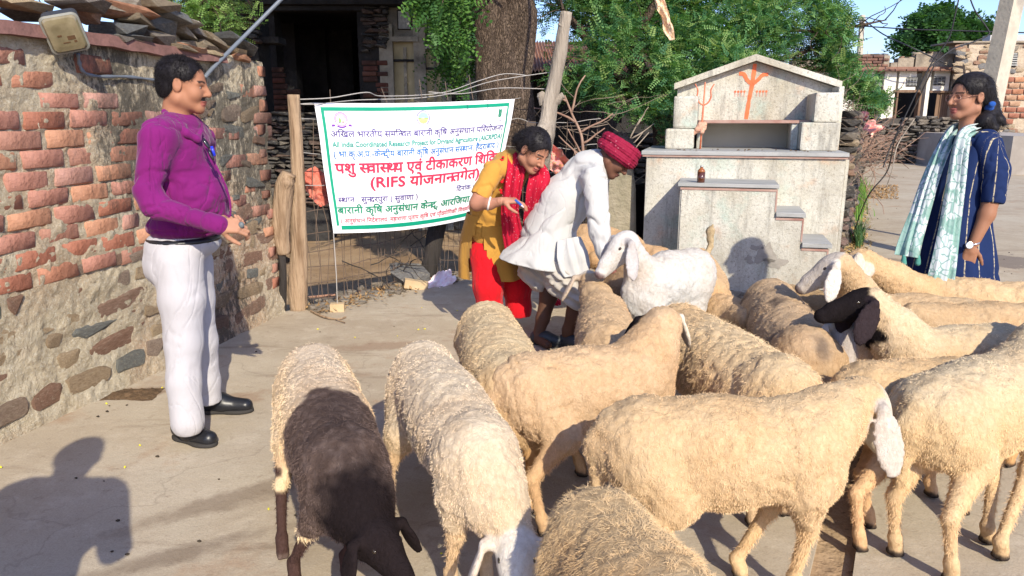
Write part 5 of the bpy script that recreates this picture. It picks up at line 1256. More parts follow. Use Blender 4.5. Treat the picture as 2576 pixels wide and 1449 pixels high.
bl = [SB(1480, 30, 8.8, 130, 90), SB(1600, -20, 9, 150, 90), SB(1450, 130, 8.8, 90, 80), SB(1560, 120, 8.6, 100, 70), SB(1680, 60, 9, 130, 90), SB(1800, 20, 9.4, 150, 100), SB(1760, 150, 9, 120, 70), SB(1640, 190, 8.6, 90, 60), SB(1520, 200, 8.5, 110, 60), SB(1420, 200, 8.7, 60, 50), SB(1780, 230, 8.8, 60, 50), SB(1620, 270, 8.5, 60, 40), SB(1500, 120, 8.5, 90, 80),
      SB(1880, 110, 9.8, 130, 70), SB(1960, 40, 9.8, 130, 90), SB(2040, 120, 10, 90, 60), SB(1420, 60, 8.8, 60, 90), SB(1700, 230, 8.6, 60, 60), SB(1690, 330, 8.3, 26, 90), SB(1560, 250, 8.8, 70, 40), SB(1450, 230, 9, 60, 30), SB(2090, 60, 10, 60, 50), SB(1850, 180, 9.3, 80, 50),
      SB(2140, 210, 9.9, 70, 26), SB(2190, 255, 9.8, 50, 22), SB(2110, 165, 10, 50, 24), SB(2070, 230, 10.2, 50, 40), SB(1600, -140, 9.5, 260, 90), SB(1850, -120, 10, 240, 90), SB(1450, -130, 9, 180, 90), SB(2010, -40, 10, 120, 50)]
P = blobs_points(bl, 54000, 5)
# sparse sprays at the right fringe
ex = []
for (u0, v0, u1, v1, n) in ((2040, 90, 2150, 100, 220), (2060, 130, 2140, 150, 200), (2080, 20, 2110, 40, 80), (2100, 190, 2215, 275, 420), (2150, 260, 2232, 262, 120)):
    for _ in range(n): f = rr.random(); p = W(u0 + (u1 - u0) * f + rr.gauss(0, 9), v0 + (v1 - v0) * f + rr.gauss(0, 9), 9.9 + rr.gauss(0, .15)) - ao; ex.append(tuple(p))
P = np.concatenate([P, np.array(ex)])
KA = [pinnate(6, .13, .036, .0085), pinnate(5, .11, .034, .009), pinnate(6, .15, .032, .008)]
scatter_leaves('crown', MLF, ac, P, KA, 1.08, 3, [(0.035, 0.12, 0.06), (0.075, 0.20, 0.085), (0.13, 0.28, 0.10), (0.21, 0.36, 0.12), (0.26, 0.34, 0.11)])
# foil wrapper and strip hanging in the acacia
rag('foil_strip', 'long glittering pink and gold foil strip hanging in the acacia', W(1672, 40, 8.0), (.10, .50, .10), simple('foil', [(0.55, 0.32, 0.28), (0.75, 0.52, 0.30), (0.6, 0.5, 0.5)], 25, .3, .8, 40, .03, spec=.8), 9, (0, -1, .1), 'foil strip').rotation_euler = (0, .45, 0)
# --- the old neem trunk with its hanging leaves
nm = empty('neem_tree', Vector((W(1268, 500, 7.6).x, 7.6, 0)), 'old neem tree with thick cracked forked trunk behind the banner', 'tree'); no_ = nm.location
def NP(u, v, y=7.6): return W(u, v, y) - no_
def trunk_mesh(P, rads, seed, n=28):
    Q = spline(P, 12); m = len(Q); rs = np.interp(np.linspace(0, 1, m), np.linspace(0, 1, len(rads)), rads); V = []
    for i, p in enumerate(Q):
        for k in range(n):
            a = 2 * math.pi * k / n; r_ = rs[i] * (1 + .10 * math.sin(3 * a + i * .05 + seed) + .05 * math.sin(7 * a - i * .08)); V.append((p.x + math.cos(a) * r_, p.y + math.sin(a) * r_ * .9, p.z))
    V = np.array(V); N = V - np.repeat([tuple(q) for q in Q], n, 0); N[:, 2] = 0; N /= np.linalg.norm(N, axis=1, keepdims=True)
    V += N * (0.022 * fbm(V * (9, 9, 3), seed, 4))[:, None]; mb = MB(); loft(mb, [[Vector(v) for v in V[i * n:(i + 1) * n]] for i in range(m)]); return mb
b0 = NP(1270, 640); b0.z = -.1
trunk_mesh([b0, NP(1270, 420), NP(1270, 300), NP(1262, 200), NP(1247, 100), NP(1240, 10), NP(1235, -90), NP(1200, -220)], [.32, .28, .275, .25, .18, .16, .16, .15], 1).link('trunk', MBARK, nm, True)
trunk_mesh([NP(1275, 330), NP(1285, 220), NP(1305, 120), NP(1306, 30), NP(1290, -60), NP(1330, -200)], [.16, .17, .15, .165, .16, .15], 2).link('limb', MBARK, nm, True)
rr = random.Random(51); mb = MB(); tw = []
for (a_, b_) in (((1235, -90), (1050, -180)), ((1290, -60), (1500, -240)), ((1235, -120), (1150, -300)), ((1240, -100), (900, -330))):
    P0, P1 = NP(*a_), NP(*b_) + Vector((0, rr.uniform(-1.5, 1), 0)); Q = spline([P0, (P0 + P1) / 2 + Vector((0, 0, .2)), P1], 8); b2 = MB(); b2.tube(Q, list(np.linspace(.12, .04, len(Q))), 10); b2.link('limb', MBARK, nm, True); tw += Q[4:]
for q in range(120):
    p = rr.choice(tw); pts, rad = grow(rr, p, (rr.uniform(-1, 1), rr.uniform(-1, .8), rr.uniform(-.2, .9)), rr.uniform(.6, 1.6), .025, 7, .3, -.05); mb.tube(pts, rad, 5, False)
hang = []
for (u0, v0, u1, v1, y) in ((1120, -120, 1098, 60, 7.0), (1080, -120, 1072, 20, 7.2), (1150, -110, 1150, 110, 7.0), (1110, 0, 1100, 190, 8.0), (1160, 0, 1165, 215, 7.8), (1140, -60, 1125, 170, 7.9), (1060, -100, 1060, -10, 7.3)):
    A_, B_ = NP(u0, v0, y), NP(u1, v1, y); Q = spline([A_, (A_ + B_) / 2 + Vector((.05, 0, .03)), B_], 8); mb.tube(Q, list(np.linspace(.012, .003, len(Q))), 4, False)
    for q in range(1, len(Q)):
        for _ in range(6): hang.append(tuple(Q[q] + Vector([rr.gauss(0, .05), rr.gauss(0, .06), rr.gauss(0, .05)])))
tag(mb.link('twigs', MBARK, nm), kind='stuff')
KN = [pinnate(6, .20, .062, .013, .6), pinnate(5, .17, .056, .013, .7)]
scatter_leaves('hanging_leaves', MLF, nm, hang, KN, 1.0, 8, [(0.04, 0.10, 0.03), (0.07, 0.17, 0.04), (0.13, 0.25, 0.05)], up=0, hang=.9)
def NB(x, y, z, a, b, c_): return ((x - no_.x, y - no_.y, z), (a, b, c_))
bl = [NB(-2.2, 8.2, 5.6, 2.4, 2.2, 1.3), NB(.2, 8.6, 5.8, 2.2, 2.4, 1.5), NB(-4.2, 9.0, 5.4, 2.0, 2.4, 1.3), NB(1.8, 9.4, 5.4, 2.0, 2.2, 1.4), NB(-1.2, 10.2, 5.2, 2.6, 1.8, 1.4), NB(-3.2, 11.2, 4.9, 2.4, 1.6, 1.2), NB(.2, 11.2, 4.6, 2.0, 1.4, 1.2), NB(-1.2, 7.0, 6.6, 2.2, 2.0, 1.2), NB(2.6, 10.6, 4.6, 1.6, 1.4, 1.2), NB(-5.2, 11.0, 5.2, 1.8, 1.8, 1.2)]
P = blobs_points(bl, 9000, 15)
scatter_leaves('crown', MLF, nm, P, [pinnate(5, .30, .10, .026, .5)], 1.25, 9, [(0.04, 0.10, 0.03), (0.08, 0.18, 0.05)], up=0, hang=.3)
# --- light green tree above the wall, far left
lt = empty('thin_tree', Vector((W(480, 300, 9).x, 9.5, YARD)), 'light green thin leaved tree showing above the wall coping', 'tree'); lto = lt.location; rr = random.Random(61)
mb = MB(); mb.tube(spline([Vector((0, 0, 0)), W(470, 200, 9.5) - lto, W(500, 60, 9.5) - lto, W(520, -80, 9.5) - lto], 5), list(np.linspace(.07, .02, 16)), 8); mb.link('trunk', MBARK, lt, True)
C_ = []; mb = MB()
for _ in range(46):
    p = W(rr.uniform(380, 600), rr.uniform(-60, 60), 9.5 + rr.uniform(-.6, .6)) - lto; pts, rad = grow(rr, p, (rr.uniform(-.6, 1), rr.uniform(-.5, .5), rr.uniform(-1, .2)), rr.uniform(.3, .6), .008, 6, .25); mb.tube(pts, rad, 4, False)
    for q in pts[1:]:
        for _k in range(5): C_.append(tuple(q + Vector([rr.gauss(0, .05) for _ in range(3)])))
tag(mb.link('twigs', MBARK, lt), kind='stuff'); scatter_leaves('crown', MLF, lt, C_, KA, 1.0, 4, [(0.10, 0.22, 0.06), (0.2, 0.34, 0.09), (0.3, 0.42, 0.14)])
# --- neem trees beyond the houses
def far_tree(u, v0, v1, y, blobs, lab, seed):
    t = empty('roadside_tree', Vector((W(u, 300, y).x, y, 0)), lab, 'tree'); o_ = t.location; rr_ = random.Random(seed)
    mb = MB(); mb.tube([Vector((0, 0, 0)), W(u, v1, y) - o_, W(u, (v0 + v1) / 2, y) - o_], [.3, .22, .08], 8); mb.link('trunk', MBARK, t, True)
    bl = []
    for (a_, b_, c_, d_) in blobs: p = W(a_, b_, y) - o_; s_ = y / F; bl.append((tuple(p), (c_ * s_, c_ * s_, d_ * s_)))
    P = blobs_points(bl, 2600, seed, .1); scatter_leaves('crown', MLF, t, P, [pinnate(4, .5, .2, .055, .5)], 1.25, seed, [(0.035, 0.10, 0.04), (0.06, 0.15, 0.05), (0.10, 0.21, 0.06)], up=.0, hang=.1)
far_tree(2345, 10, 130, 38, [(2330, 60, 42, 34), (2375, 38, 34, 26), (2350, 100, 60, 30), (2290, 100, 34, 14), (2395, 80, 26, 30), (2265, 105, 14, 10), (2340, 125, 60, 12)], 'dark green bushy neem tree beyond the parapet, the larger of two', 3)
far_tree(2455, 50, 120, 38, [(2440, 90, 22, 22), (2470, 80, 18, 22), (2450, 110, 34, 14), (2435, 62, 10, 14)], 'small dark green tree beyond the rubble house, by the leaning pole', 4)
# --- far utility pole, near leaning pole, cables
MPOL = simple('concrete_pole', [(0.36, 0.32, 0.26), (0.48, 0.43, 0.35), (0.30, 0.27, 0.23)], 5, .9, .5, 40, .006)
fp = empty('utility_pole', Vector((W(2163, 200, 33).x, 33, 0)), 'slim far utility pole with a short cross bar above the parapets', 'pole'); fpo = fp.location
mb = MB(); a = W(2170, 38, 33) - fpo; mb.hexa([Vector((-.14, -.12, 0)), Vector((.14, -.12, 0)), Vector((.14, .12, 0)), Vector((-.14, .12, 0)), a + Vector((-.08, -.08, 0)), a + Vector((.08, -.08, 0)), a + Vector((.08, .08, 0)), a + Vector((-.08, .08, 0))]); mb.link('pole_shaft', MPOL, fp)
mb = MB(); c1_ = W(2152, 68, 33) - fpo; c2_ = W(2180, 65, 33) - fpo; mb.tube([c1_ + Vector((0, -.15, 0)), c2_ + Vector((0, -.15, 0))], .05, 6); mb.link('cross_bar', MCHAR, fp)
for (u, v) in ((2163, 47), (2174, 49)):
    mb = MB(); p = W(u, v, 32.85) - fpo; mb.tube([p + Vector((0, 0, -.06)), p, p + Vector((0, 0, .1))], [.05, .07, .04], 8); mb.link('insulator', MVENT, fp, True)
np_ = empty('leaning_pole', Vector((W(2404, 655, 7.4).x, 7.4, 0)), 'thick square concrete pole leaning behind the woman in blue', 'pole'); npo = np_.location
t_ = W(2555, -40, 7.4) - npo; b_ = Vector((0, 0, -.1)); mb = MB(); w0, w1 = .105, .088; rz_ = Matrix.Rotation(R(28), 3, 'Z')
mb.hexa([b_ + rz_ @ Vector((x * w0, y * w0, 0)) for x, y in ((-1, -.75), (1, -.75), (1, .75), (-1, .75))] + [t_ + rz_ @ Vector((x * w1, y * w1, 0)) for x, y in ((-1, -.75), (1, -.75), (1, .75), (-1, .75))]); mb.link('pole_shaft', MPOL, np_)
post = MB(); p0 = Vector((W(2372, 560, 8.6).x, 8.6, 0)); p1_ = W(2384, 345, 8.6); post.box((-.035, -.035, 0), (.035, .035, p1_.z)); o = post.link('dark_post', MCHAR); o.location = p0; tag(o, 'dark narrow upright post seen just behind the shoulder of the woman in blue', 'post')
MBLKC = paint('black_cable', (0.03, 0.03, 0.035), .6, .3)
def cable(name, pts, r_, label, cat='cable', m=None, n=8):
    mb = MB(); mb.tube(spline(pts, n), r_, 6); return tag(mb.link(name, m or MBLKC, None, True), label, cat)
cable('power_line', [W(1900, 100, 31), W(2050, 78, 32), W(2168, 50, 32.8)], .025, 'thin overhead wire running left from the far pole into the acacia', 'wire')
cable('power_line', [W(2174, 50, 32.8), W(2220, 85, 30), W(2290, 118, 27.8), W(2380, 160, 28)], .025, 'thin wire sagging from the far pole down to the parapet', 'wire')
cable('power_line', [W(2176, 66, 32.8), W(2300, 74, 31), W(2440, 78, 30), W(2600, 83, 29)], .025, 'thin level wire crossing the sky behind the bushy neem', 'wire')
cable('hanging_cable', [W(2418, -30, 6.6), W(2402, 40, 6.6), W(2385, 100, 6.65), W(2340, 165, 6.7), W(2278, 290, 6.75), W(2240, 370, 6.8), W(2222, 420, 6.8)], .006, 'black cable hanging straight down beside the shrine towards the brush')
cable('hanging_cable', [W(2432, -30, 6.8), W(2452, 25, 6.8), W(2484, 72, 6.8), W(2486, 88, 6.8), W(2450, 105, 6.8), W(2395, 125, 6.75), W(2335, 172, 6.7)], .006, 'black cable looping round in front of the leaning pole')
cable('dry_vine', [W(2350, 165, 6.6), W(2290, 290, 6.65), W(2252, 350, 6.6), W(2232, 430, 6.6), W(2180, 500, 6.7), G(2146, 590, .02)], .006, 'thin dry branch leaning down to the grass strip right of the shrine', 'branch', MCHAR)
cable('dry_vine', [W(2300, 300, 6.6), W(2258, 365, 6.6), W(2244, 430, 6.55), W(2230, 470, 6.6)], .005, 'short crooked dry stem beside the hanging cable', 'branch', MWOOD2)
# --- heaps of thorn brush
def brush(name, label, us, n, seed, mat, L=(.4, 1.2), r0=.008):
    rr_ = random.Random(seed); mb = MB(); o0 = W(*us[0]); o0.z = 0
    for _ in range(n):
        c_ = rr_.choice(us); p = W(c_[0] + rr_.gauss(0, 14), c_[1] + rr_.gauss(0, 14), c_[2] + rr_.gauss(0, .2)) - o0
        pts, rad = grow(rr_, p, (rr_.uniform(-1, 1), rr_.uniform(-.6, .6), rr_.uniform(-.5, .8)), rr_.uniform(*L), rr_.uniform(.5, 1.2) * r0, 7, .3); mb.tube(pts, rad, 4, False)
    o = mb.link(name, mat); o.location = o0; return tag(o, label, 'brush', kind='stuff')
MTWIG = simple('red_twig', [(0.20, 0.115, 0.085), (0.34, 0.23, 0.17)], 8, .9, 0)
MTWG = simple('grey_twig', [(0.20, 0.16, 0.12), (0.36, 0.30, 0.24)], 8, .9, 0)
MTWD = simple('dark_twig', [(0.11, 0.085, 0.065), (0.24, 0.19, 0.15)], 8, .9, 0)
brush('thorn_brush', 'heap of dry reddish thorn brush piled on the roadside wall', [(2150, 370, 9.6), (2180, 380, 10), (2190, 350, 10.4), (2170, 350, 10), (2190, 400, 9.8), (2215, 410, 9.4), (2160, 400, 9.2)], 130, 5, MTWIG, (.3, .75), .007)
brush('wall_creeper', 'dry creeper stems over the end of the roadside wall', [(2115, 260, 8.3), (2122, 330, 8.3), (2130, 400, 8.2), (2120, 460, 8.2)], 130, 6, MTWD, (.25, .6), .005)
brush('thorn_fence', 'tangled dry thorn branches between the bare pole and the shrine', [(1440, 260, 7.9), (1480, 330, 7.8), (1530, 300, 8.0), (1560, 250, 8), (1420, 400, 7.6), (1490, 420, 7.6), (1560, 380, 7.7), (1350, 330, 7.8)], 22, 7, MTWD, (.4, 1.0), .005)
def bush_branch(label, P, rad, mat, seed):
    rr_ = random.Random(seed); mb = MB(); Q = spline(P, 8); mb.tube(Q, list(np.linspace(rad, rad * .4, len(Q))), 6)
    for q in range(5, len(Q), 4):
        pts, rd = grow(rr_, Q[q], (rr_.choice([-1, 1]) * rr_.uniform(.4, 1), rr_.uniform(-.2, .2), rr_.uniform(.2, 1)), rr_.uniform(.2, .45), rad * .6, 5, .2); mb.tube(pts, rd, 5)
    return tag(mb.link('bare_branch', mat, None, True), label, 'branch')
bush_branch('forked reddish bare branch rising behind the two bending people', [G(1500, 560, -.1), W(1492, 470, 7.2), W(1470, 400, 7.2), W(1462, 340, 7.2), W(1440, 290, 7.2), W(1420, 240, 7.2)], .022, MTWIG, 3)
bush_branch('pale bare forked branch standing left of the shrine', [G(1560, 560, -.1), W(1570, 420, 7.5), W(1580, 360, 7.5), W(1610, 300, 7.5)], .016, MTWG, 5)
rag('rag', 'pale pink and white rag caught high in the thorn brush', W(2165, 300, 9.0), (.22, .10, .15), simple('pink_rag', [(0.70, 0.45, 0.33), (0.80, 0.25, 0.25), (0.75, 0.66, 0.52)], 18, .8, .3), 5, (0, -1, .3))
rag('rag', 'second pink and cream rag lower in the thorn brush', W(2195, 322, 9.0), (.20, .16, .15), simple('pink_rag2', [(0.72, 0.50, 0.38), (0.80, 0.28, 0.28), (0.75, 0.68, 0.5)], 18, .8, .3), 7, (.3, -1, .3))
rag('rag', 'white rag hanging at the wall end below the thorn brush', W(2128, 345, 8.6), (.12, .30, .12), simple('white_rag', [(0.66, 0.62, 0.58), (0.75, 0.72, 0.68)], 18, .8, .3), 8, (0, -1, .1))
rag('bundle', 'small gold and pink bundle of offerings behind the stooping man', W(1392, 398, 7.0), (.20, .26, .22), simple('offering', [(0.55, 0.34, 0.10), (0.62, 0.20, 0.22), (0.55, 0.45, 0.3)], 22, .7, .4), 12, (0, -1, .1), 'bundle')
MBOX = simple('wood_block', [(0.60, 0.38, 0.18), (0.72, 0.50, 0.28)], 9, .8, .3)
mb = MB(); mb.box((-.045, -.03, -.07), (.045, .03, .07)); o = mb.link('wood_block', MBOX); o.location = W(1336, 324, 7.25); tag(o, 'small pale wooden block stuck between the neem trunk and bare pole', 'wood block')
# --- grass, weeds and leaf litter along the right strip
def grass(name, label, n, posf, hr, seed, cols, w=.006):
    rs = random.Random(seed); V = []; Fs = []; C_ = []
    for _ in range(n):
        p = posf(rs); h_ = rs.uniform(*hr); a = rs.uniform(0, 6.28); d = Vector((math.cos(a), math.sin(a), 0)); s_ = Vector((-d.y, d.x, 0)) * w; l_ = rs.uniform(.1, .5) * h_; b = len(V); c_ = rs.choice(cols)
        V += [p - s_, p + s_, p + s_ * .7 + d * l_ * .4 + Vector((0, 0, h_ * .6)), p - s_ * .7 + d * l_ * .4 + Vector((0, 0, h_ * .6)), p + d * l_ + Vector((0, 0, h_)), p + d * l_ * 1.02 + Vector((0, 0, h_))]
        Fs += [(b, b + 1, b + 2, b + 3), (b + 3, b + 2, b + 5, b + 4)]; C_ += [c_] * 6
    me = mesh_np(name, [tuple(v) for v in V], Fs); set_col(me, C_); return tag(link(name, me, MLF), label, 'grass', kind='stuff')
def gpos(rs):
    f = rs.random(); u = 2135 + rs.gauss(0, 14) + 18 * (1 - f); v = 470 + f * 90; return G(u, v)
grass('grass_strip', 'green grass and weeds along the roadside wall foot', 2600, gpos, (.05, .28), 3, [(0.12, 0.26, 0.04), (0.18, 0.33, 0.06), (0.08, 0.19, 0.05), (0.28, 0.30, 0.10)], .008)
def gpos2(rs): p = G(2160 + rs.gauss(0, 5), 608 + rs.gauss(0, 8)); return p
grass('weed_tuft', 'small weed tuft at the corner of the gutter strip', 260, gpos2, (.06, .26), 4, [(0.07, 0.15, 0.06), (0.15, 0.24, 0.09)], .007)
leaf_litter('leaf_litter', 'dry yellow leaves drifted in the strip right of the shrine', 900, lambda rr_: G(2150 + rr_.gauss(0, 18), rr_.uniform(500, 640), .012), (.015, .035), 12, simple('yellow_leaf', [(0.50, 0.36, 0.10), (0.30, 0.18, 0.08), (0.62, 0.48, 0.2)], 12, .8, 0))
leaf_litter('leaf_litter_far', 'brown leaf litter spread on the street near the grass', 700, lambda rr_: G(rr_.uniform(2170, 2260), rr_.uniform(465, 500), .012), (.02, .04), 13, MLEAF)
# ================================================================ sheep and goats
M_ = Mat('wool', 0.95, 0.05); co = M_.coord(); at = M_.attr()
c = M_.mix(M_.math('MULTIPLY', M_.g(M_.noise(14, 6, co, .7), .40, .68), .35), at, M_.mix(1.0, at, (.72, .62, .50), 'MULTIPLY'))
c = M_.mix(M_.math('MULTIPLY', M_.g(M_.noise(60, 5, co, .7), .45, .62), .30), c, M_.mix(1.0, at, (.62, .55, .48), 'MULTIPLY'))
M_.color(c).bump(M_.noise(70, 6, M_.coord((1, 1, .6)), .7, 1.2), .9, .010); MWOOL = M_.m
M_ = Mat('fleece_hair', 1.0, 0.0); M_.color(M_.attr()); MHAIR = M_.m
MEYE = paint('eye', (0.03, 0.02, 0.012), .15, .6)
def unit(v): v = np.asarray(v, float); return v / max(np.linalg.norm(v), 1e-9)
def hair_obj(name, parent, P, N, C, L, rad, seed, droop=.35, clump=.55, mat=None, npt=4, freq=55, loc=None):
    rs = np.random.RandomState(seed); n = len(P)
    f = np.stack([fbm(P * freq, seed + q, 2) for q in range(3)], 1) * 2.0 * clump + np.stack([fbm(P * 7, seed + 9 + q, 2) for q in range(3)], 1) * .7
    d = N + f + rs.normal(size=(n, 3)) * .16; d[:, 2] -= droop; d /= np.linalg.norm(d, axis=1, keepdims=True)
    Lk = (L * rs.uniform(.6, 1.25, n))[:, None] if np.isscalar(L) else (L * rs.uniform(.6, 1.25, n))[:, None]
    pts = []; p = P - N * .003; dd = d.copy(); curl = rs.normal(size=(n, 3))
    for q in range(npt):
        pts.append(p.copy()); dd = dd + np.array([0, 0, -droop * .5]) + curl * .22; dd /= np.linalg.norm(dd, axis=1, keepdims=True); p = p + dd * Lk / (npt - 1)
    X = np.stack(pts, 1).reshape(-1, 3).astype(np.float32)
    hc = bpy.data.hair_curves.new(name); hc.add_curves([npt] * n)
    hc.attributes['position'].data.foreach_set('vector', X.ravel())
    ra = hc.attributes.get('radius') or hc.attributes.new('radius', 'FLOAT', 'POINT')
    ra.data.foreach_set('value', np.tile(np.linspace(rad, rad * .25, npt), n).astype(np.float32))
    ca = hc.attributes.new('Col', 'FLOAT_COLOR', 'CURVE'); k = rs.uniform(.88, 1.14, n)[:, None]
    ca.data.foreach_set('color', np.concatenate([np.clip(C * k, 0, 1), np.ones((n, 1))], 1).astype(np.float32).ravel())
    hc.materials.append(mat or MHAIR); o = bpy.data.objects.new(name, hc); COL.objects.link(o)
    if parent: o.parent = parent
    if loc is not None: o.location = loc
    return o
def sample_faces(V, Fq, n, seed, w=None):
    rs = np.random.RandomState(seed); A_ = np.linalg.norm(np.cross(V[Fq[:, 2]] - V[Fq[:, 0]], V[Fq[:, 3]] - V[Fq[:, 1]]), axis=1)
    if w is not None: A_ = A_ * w
    k = rs.choice(len(Fq), n, p=A_ / A_.sum()); a, b = rs.uniform(0, 1, (2, n)); q = Fq[k]
    wt = np.stack([(1 - a) * (1 - b), a * (1 - b), a * b, (1 - a) * b], 1); return k, (V[q] * wt[:, :, None]).sum(1), q
CR = (0.67, 0.475, 0.25); CRL = (0.73, 0.57, 0.36); TAN = (0.57, 0.325, 0.14); DUL = (0.46, 0.35, 0.22); WHT = (0.70, 0.69, 0.66); BLK = (0.014, 0.011, 0.012); BRN = (0.115, 0.080, 0.068); GRY = (0.30, 0.26, 0.22); FACE = (0.66, 0.58, 0.47)
def sheep(label, r, w, poll, nose, zb=.60, wool=CR, back=CRL, leg=TAN, face=FACE, ear=FACE, s=None, fat=1.0, seed=0, colf=None, cracks=0, hairL=.017, nh=11000, feet=None, ear_L=.15, ear_dir=None, kind='sheep', tail=True, group='sheep of the flock', head=True, neck_r=1.0, ear_k=1.0, hindfeet=None, tailup=False, species='sheep', hair_rad=.0011, fold=0.0, legs=True, h=.0085, nosek=1.0, part=.06):
    """r, w: rump and withers on the back line; poll, nose: points in space (world)"""
    r = np.array(r, float); w = np.array(w, float); poll = np.array(poll, float); nose = np.array(nose, float)
    O = np.array([(r[0] + w[0]) / 2, (r[1] + w[1]) / 2, 0]); r = r - O; w = w - O; poll = poll - O; nose = nose - O
    s = s or zb / .60; hd = unit([w[0] - r[0], w[1] - r[1], 0]); sd_ = np.array([-hd[1], hd[0], 0]); U = np.array([0, 0, 1.]); rs = random.Random(seed + 5)
    S = SDF(); fat *= .95; R1 = .135 * s * fat; R2 = .142 * s * fat
    hip = r - U * R1; ch = w - U * R2 * 1.02; M3 = np.array([hd, sd_, U])
    L = np.linalg.norm(w - r); mid = (hip + ch) / 2 - U * .022 * s
    S.cap(hip, ch, R1 * .97, R2 * .97, .05, 'wool'); S.ell(mid, (L * .55, .150 * s * fat, .158 * s), M3, .06, 'wool')
    S.ell(hip - hd * .03 * s - U * .01, (.12 * s, .125 * s * fat, .13 * s), M3, .05, 'wool')
    br = ch + hd * .075 * s - U * .05 * s; S.ell(br, (.085 * s, .095 * s * fat, .12 * s), M3, .06, 'wool')
    nk0 = w + hd * .02 * s - U * .10 * s; nr = neck_r * s
    if kind == 'goat': S.cap(nk0, poll - U * .03, .082 * nr, .052 * nr, .05, 'wool')
    else:
        nm_ = (nk0 + poll) / 2 - U * .012; S.cap(nk0, nm_, .105 * nr, .085 * nr, .06, 'wool'); S.cap(nm_, poll - U * .01, .085 * nr, .062 * nr, .05, 'wool')
    # head
    f = unit(nose - poll); Lh = .205 * s * nosek; sh = sd_ - f * (sd_ @ f); 
    if np.linalg.norm(sh) < .3: sh = np.cross(f, U)
    sh = unit(np.cross(np.array([0, 0, 1.]) - f * f[2], f)) if abs(f[2]) < .9 else unit(sh)
    uh = unit(np.cross(sh, f)); uh = uh if uh[2] >= 0 or abs(f[2]) > .9 else -uh
    if abs(f[2]) > .8 and uh @ hd < 0: uh = -uh                       # forehead faces outwards
    if abs(f[2]) > .8: uh = unit(hd - f * (hd @ f)); sh = np.cross(f, uh)
    hc = poll + f * .02 * s; MH = np.array([f, sh, uh])
    if head:
        S.ell(hc + f * .015 * s, (.082 * s, .056 * s, .066 * s), MH, .02, 'face')
        S.cap(hc + f * .06 * s - uh * .002, hc + f * Lh * .86 - uh * .014 * s, .047 * s, .027 * s, .02, 'face')
        S.cap(hc + f * .04 * s + uh * .018 * s, hc + f * Lh * .70 + uh * .012 * s, .032 * s, .020 * s, .02, 'face')
        S.cap(hc + f * .03 * s - uh * .035 * s, hc + f * Lh * .84 - uh * .032 * s, .032 * s, .017 * s, .02, 'face')
        tip = hc + f * Lh * .92 - uh * .016 * s; S.ell(tip, (.022 * s, .026 * s, .024 * s), MH, .012, 'nose')
        for q in (-1, 1): S.ell(tip + f * .016 * s + sh * q * .010 * s + uh * .006 * s, (.006 * s, .004 * s, .005 * s), MH, .004, '', True)
        S.cap(tip + f * .024 * s - uh * .012 * s - sh * .02 * s, tip + f * .024 * s - uh * .012 * s + sh * .02 * s, .003 * s, None, .004, '', True)
        for q in (-1, 1):
            e0 = hc + f * .004 * s + sh * q * .048 * s + uh * .024 * s; ed = np.array(ear_dir, float) if ear_dir is not None else (U * -1.0 + sh * q * .42 + f * .22)
            ed = unit(ed); e1 = e0 + sh * q * .038 * s; e2 = e1 + ed * ear_L * s; fn = unit(np.cross(ed, np.cross(sh * q, ed)) + 1e-6); en = np.cross(ed, fn)
            S.cap(e0, e1, .018 * s, .016 * s, .015, 'ear'); Mx = np.array([ed, en, fn]); S.ell((e1 + e2) / 2, (ear_L * s * .54,   .036 * s * ear_k, .0115), Mx, .012, 'ear')
    # legs
    zf = [0, 0, 0, 0]; F_ = []
    jit = lambda a: rs.uniform(-a, a)
    if legs:
        for q in (-1, 1):
            sp_ = ch + sd_ * q * .075 * s * fat - U * .09 * s + hd * .035 * s; ft = sp_ + hd * (jit(.06) * s) + sd_ * jit(.015); ft[2] = .0
            if feet and feet[0 if q < 0 else 1] is not None: fp_ = np.array(feet[0 if q < 0 else 1], float) - O; ft = np.array([fp_[0], fp_[1], 0])
            kn = (sp_ + ft) / 2 + hd * .018 * s; kn[2] = .24 * s; fl = ft + U * .07 * s - hd * .005
            S.cap(sp_, sp_ * .45 + kn * .55, .062 * s, .042 * s, .04, 'wool'); S.cap(sp_ * .45 + kn * .55, kn, .032 * s, .024 * s, .03, 'leg'); S.cap(kn, fl, .0215 * s, .0165 * s, .015, 'leg'); S.ell(kn, (.026 * s, .025 * s, .032 * s), None, .015, 'leg')
            S.cap(fl, ft + U * .035 * s + hd * .012 * s, .023 * s, .022 * s, .012, 'leg')
            for g_ in (-1, 1): S.cap(ft + U * .02 * s + sd_ * g_ * .010 * s, ft + U * .012 * s + hd * .026 * s + sd_ * g_ * .011 * s, .0145 * s, .0115 * s, .004, 'hoof')
            sp_ = hip + sd_ * q * .07 * s * fat - U * .06 * s; ft = sp_ - hd * (.06 + jit(.06)) * s; ft[2] = 0
            if hindfeet and hindfeet[0 if q < 0 else 1] is not None: fp_ = np.array(hindfeet[0 if q < 0 else 1], float) - O; ft = np.array([fp_[0], fp_[1], 0])
            stf = (sp_ + ft) / 2 + hd * .085 * s; stf[2] = .34 * s; hk = ft - hd * .035 * s; hk = hk + (sp_ - ft) * .12; hk[2] = .215 * s; fl = ft + U * .07 * s
            S.cap(sp_, stf, .092 * s * fat, .062 * s, .05, 'wool'); S.cap(stf, hk, .048 * s, .023 * s, .03, 'leg'); S.cap(hk, fl, .021 * s, .0165 * s, .015, 'leg'); S.cap(fl, ft + U * .035 * s + hd * .012 * s, .023 * s, .022 * s, .012, 'leg')
            for g_ in (-1, 1): S.cap(ft + U * .02 * s + sd_ * g_ * .010 * s, ft + U * .012 * s + hd * .026 * s + sd_ * g_ * .011 * s, .0145 * s, .0115 * s, .004, 'hoof')
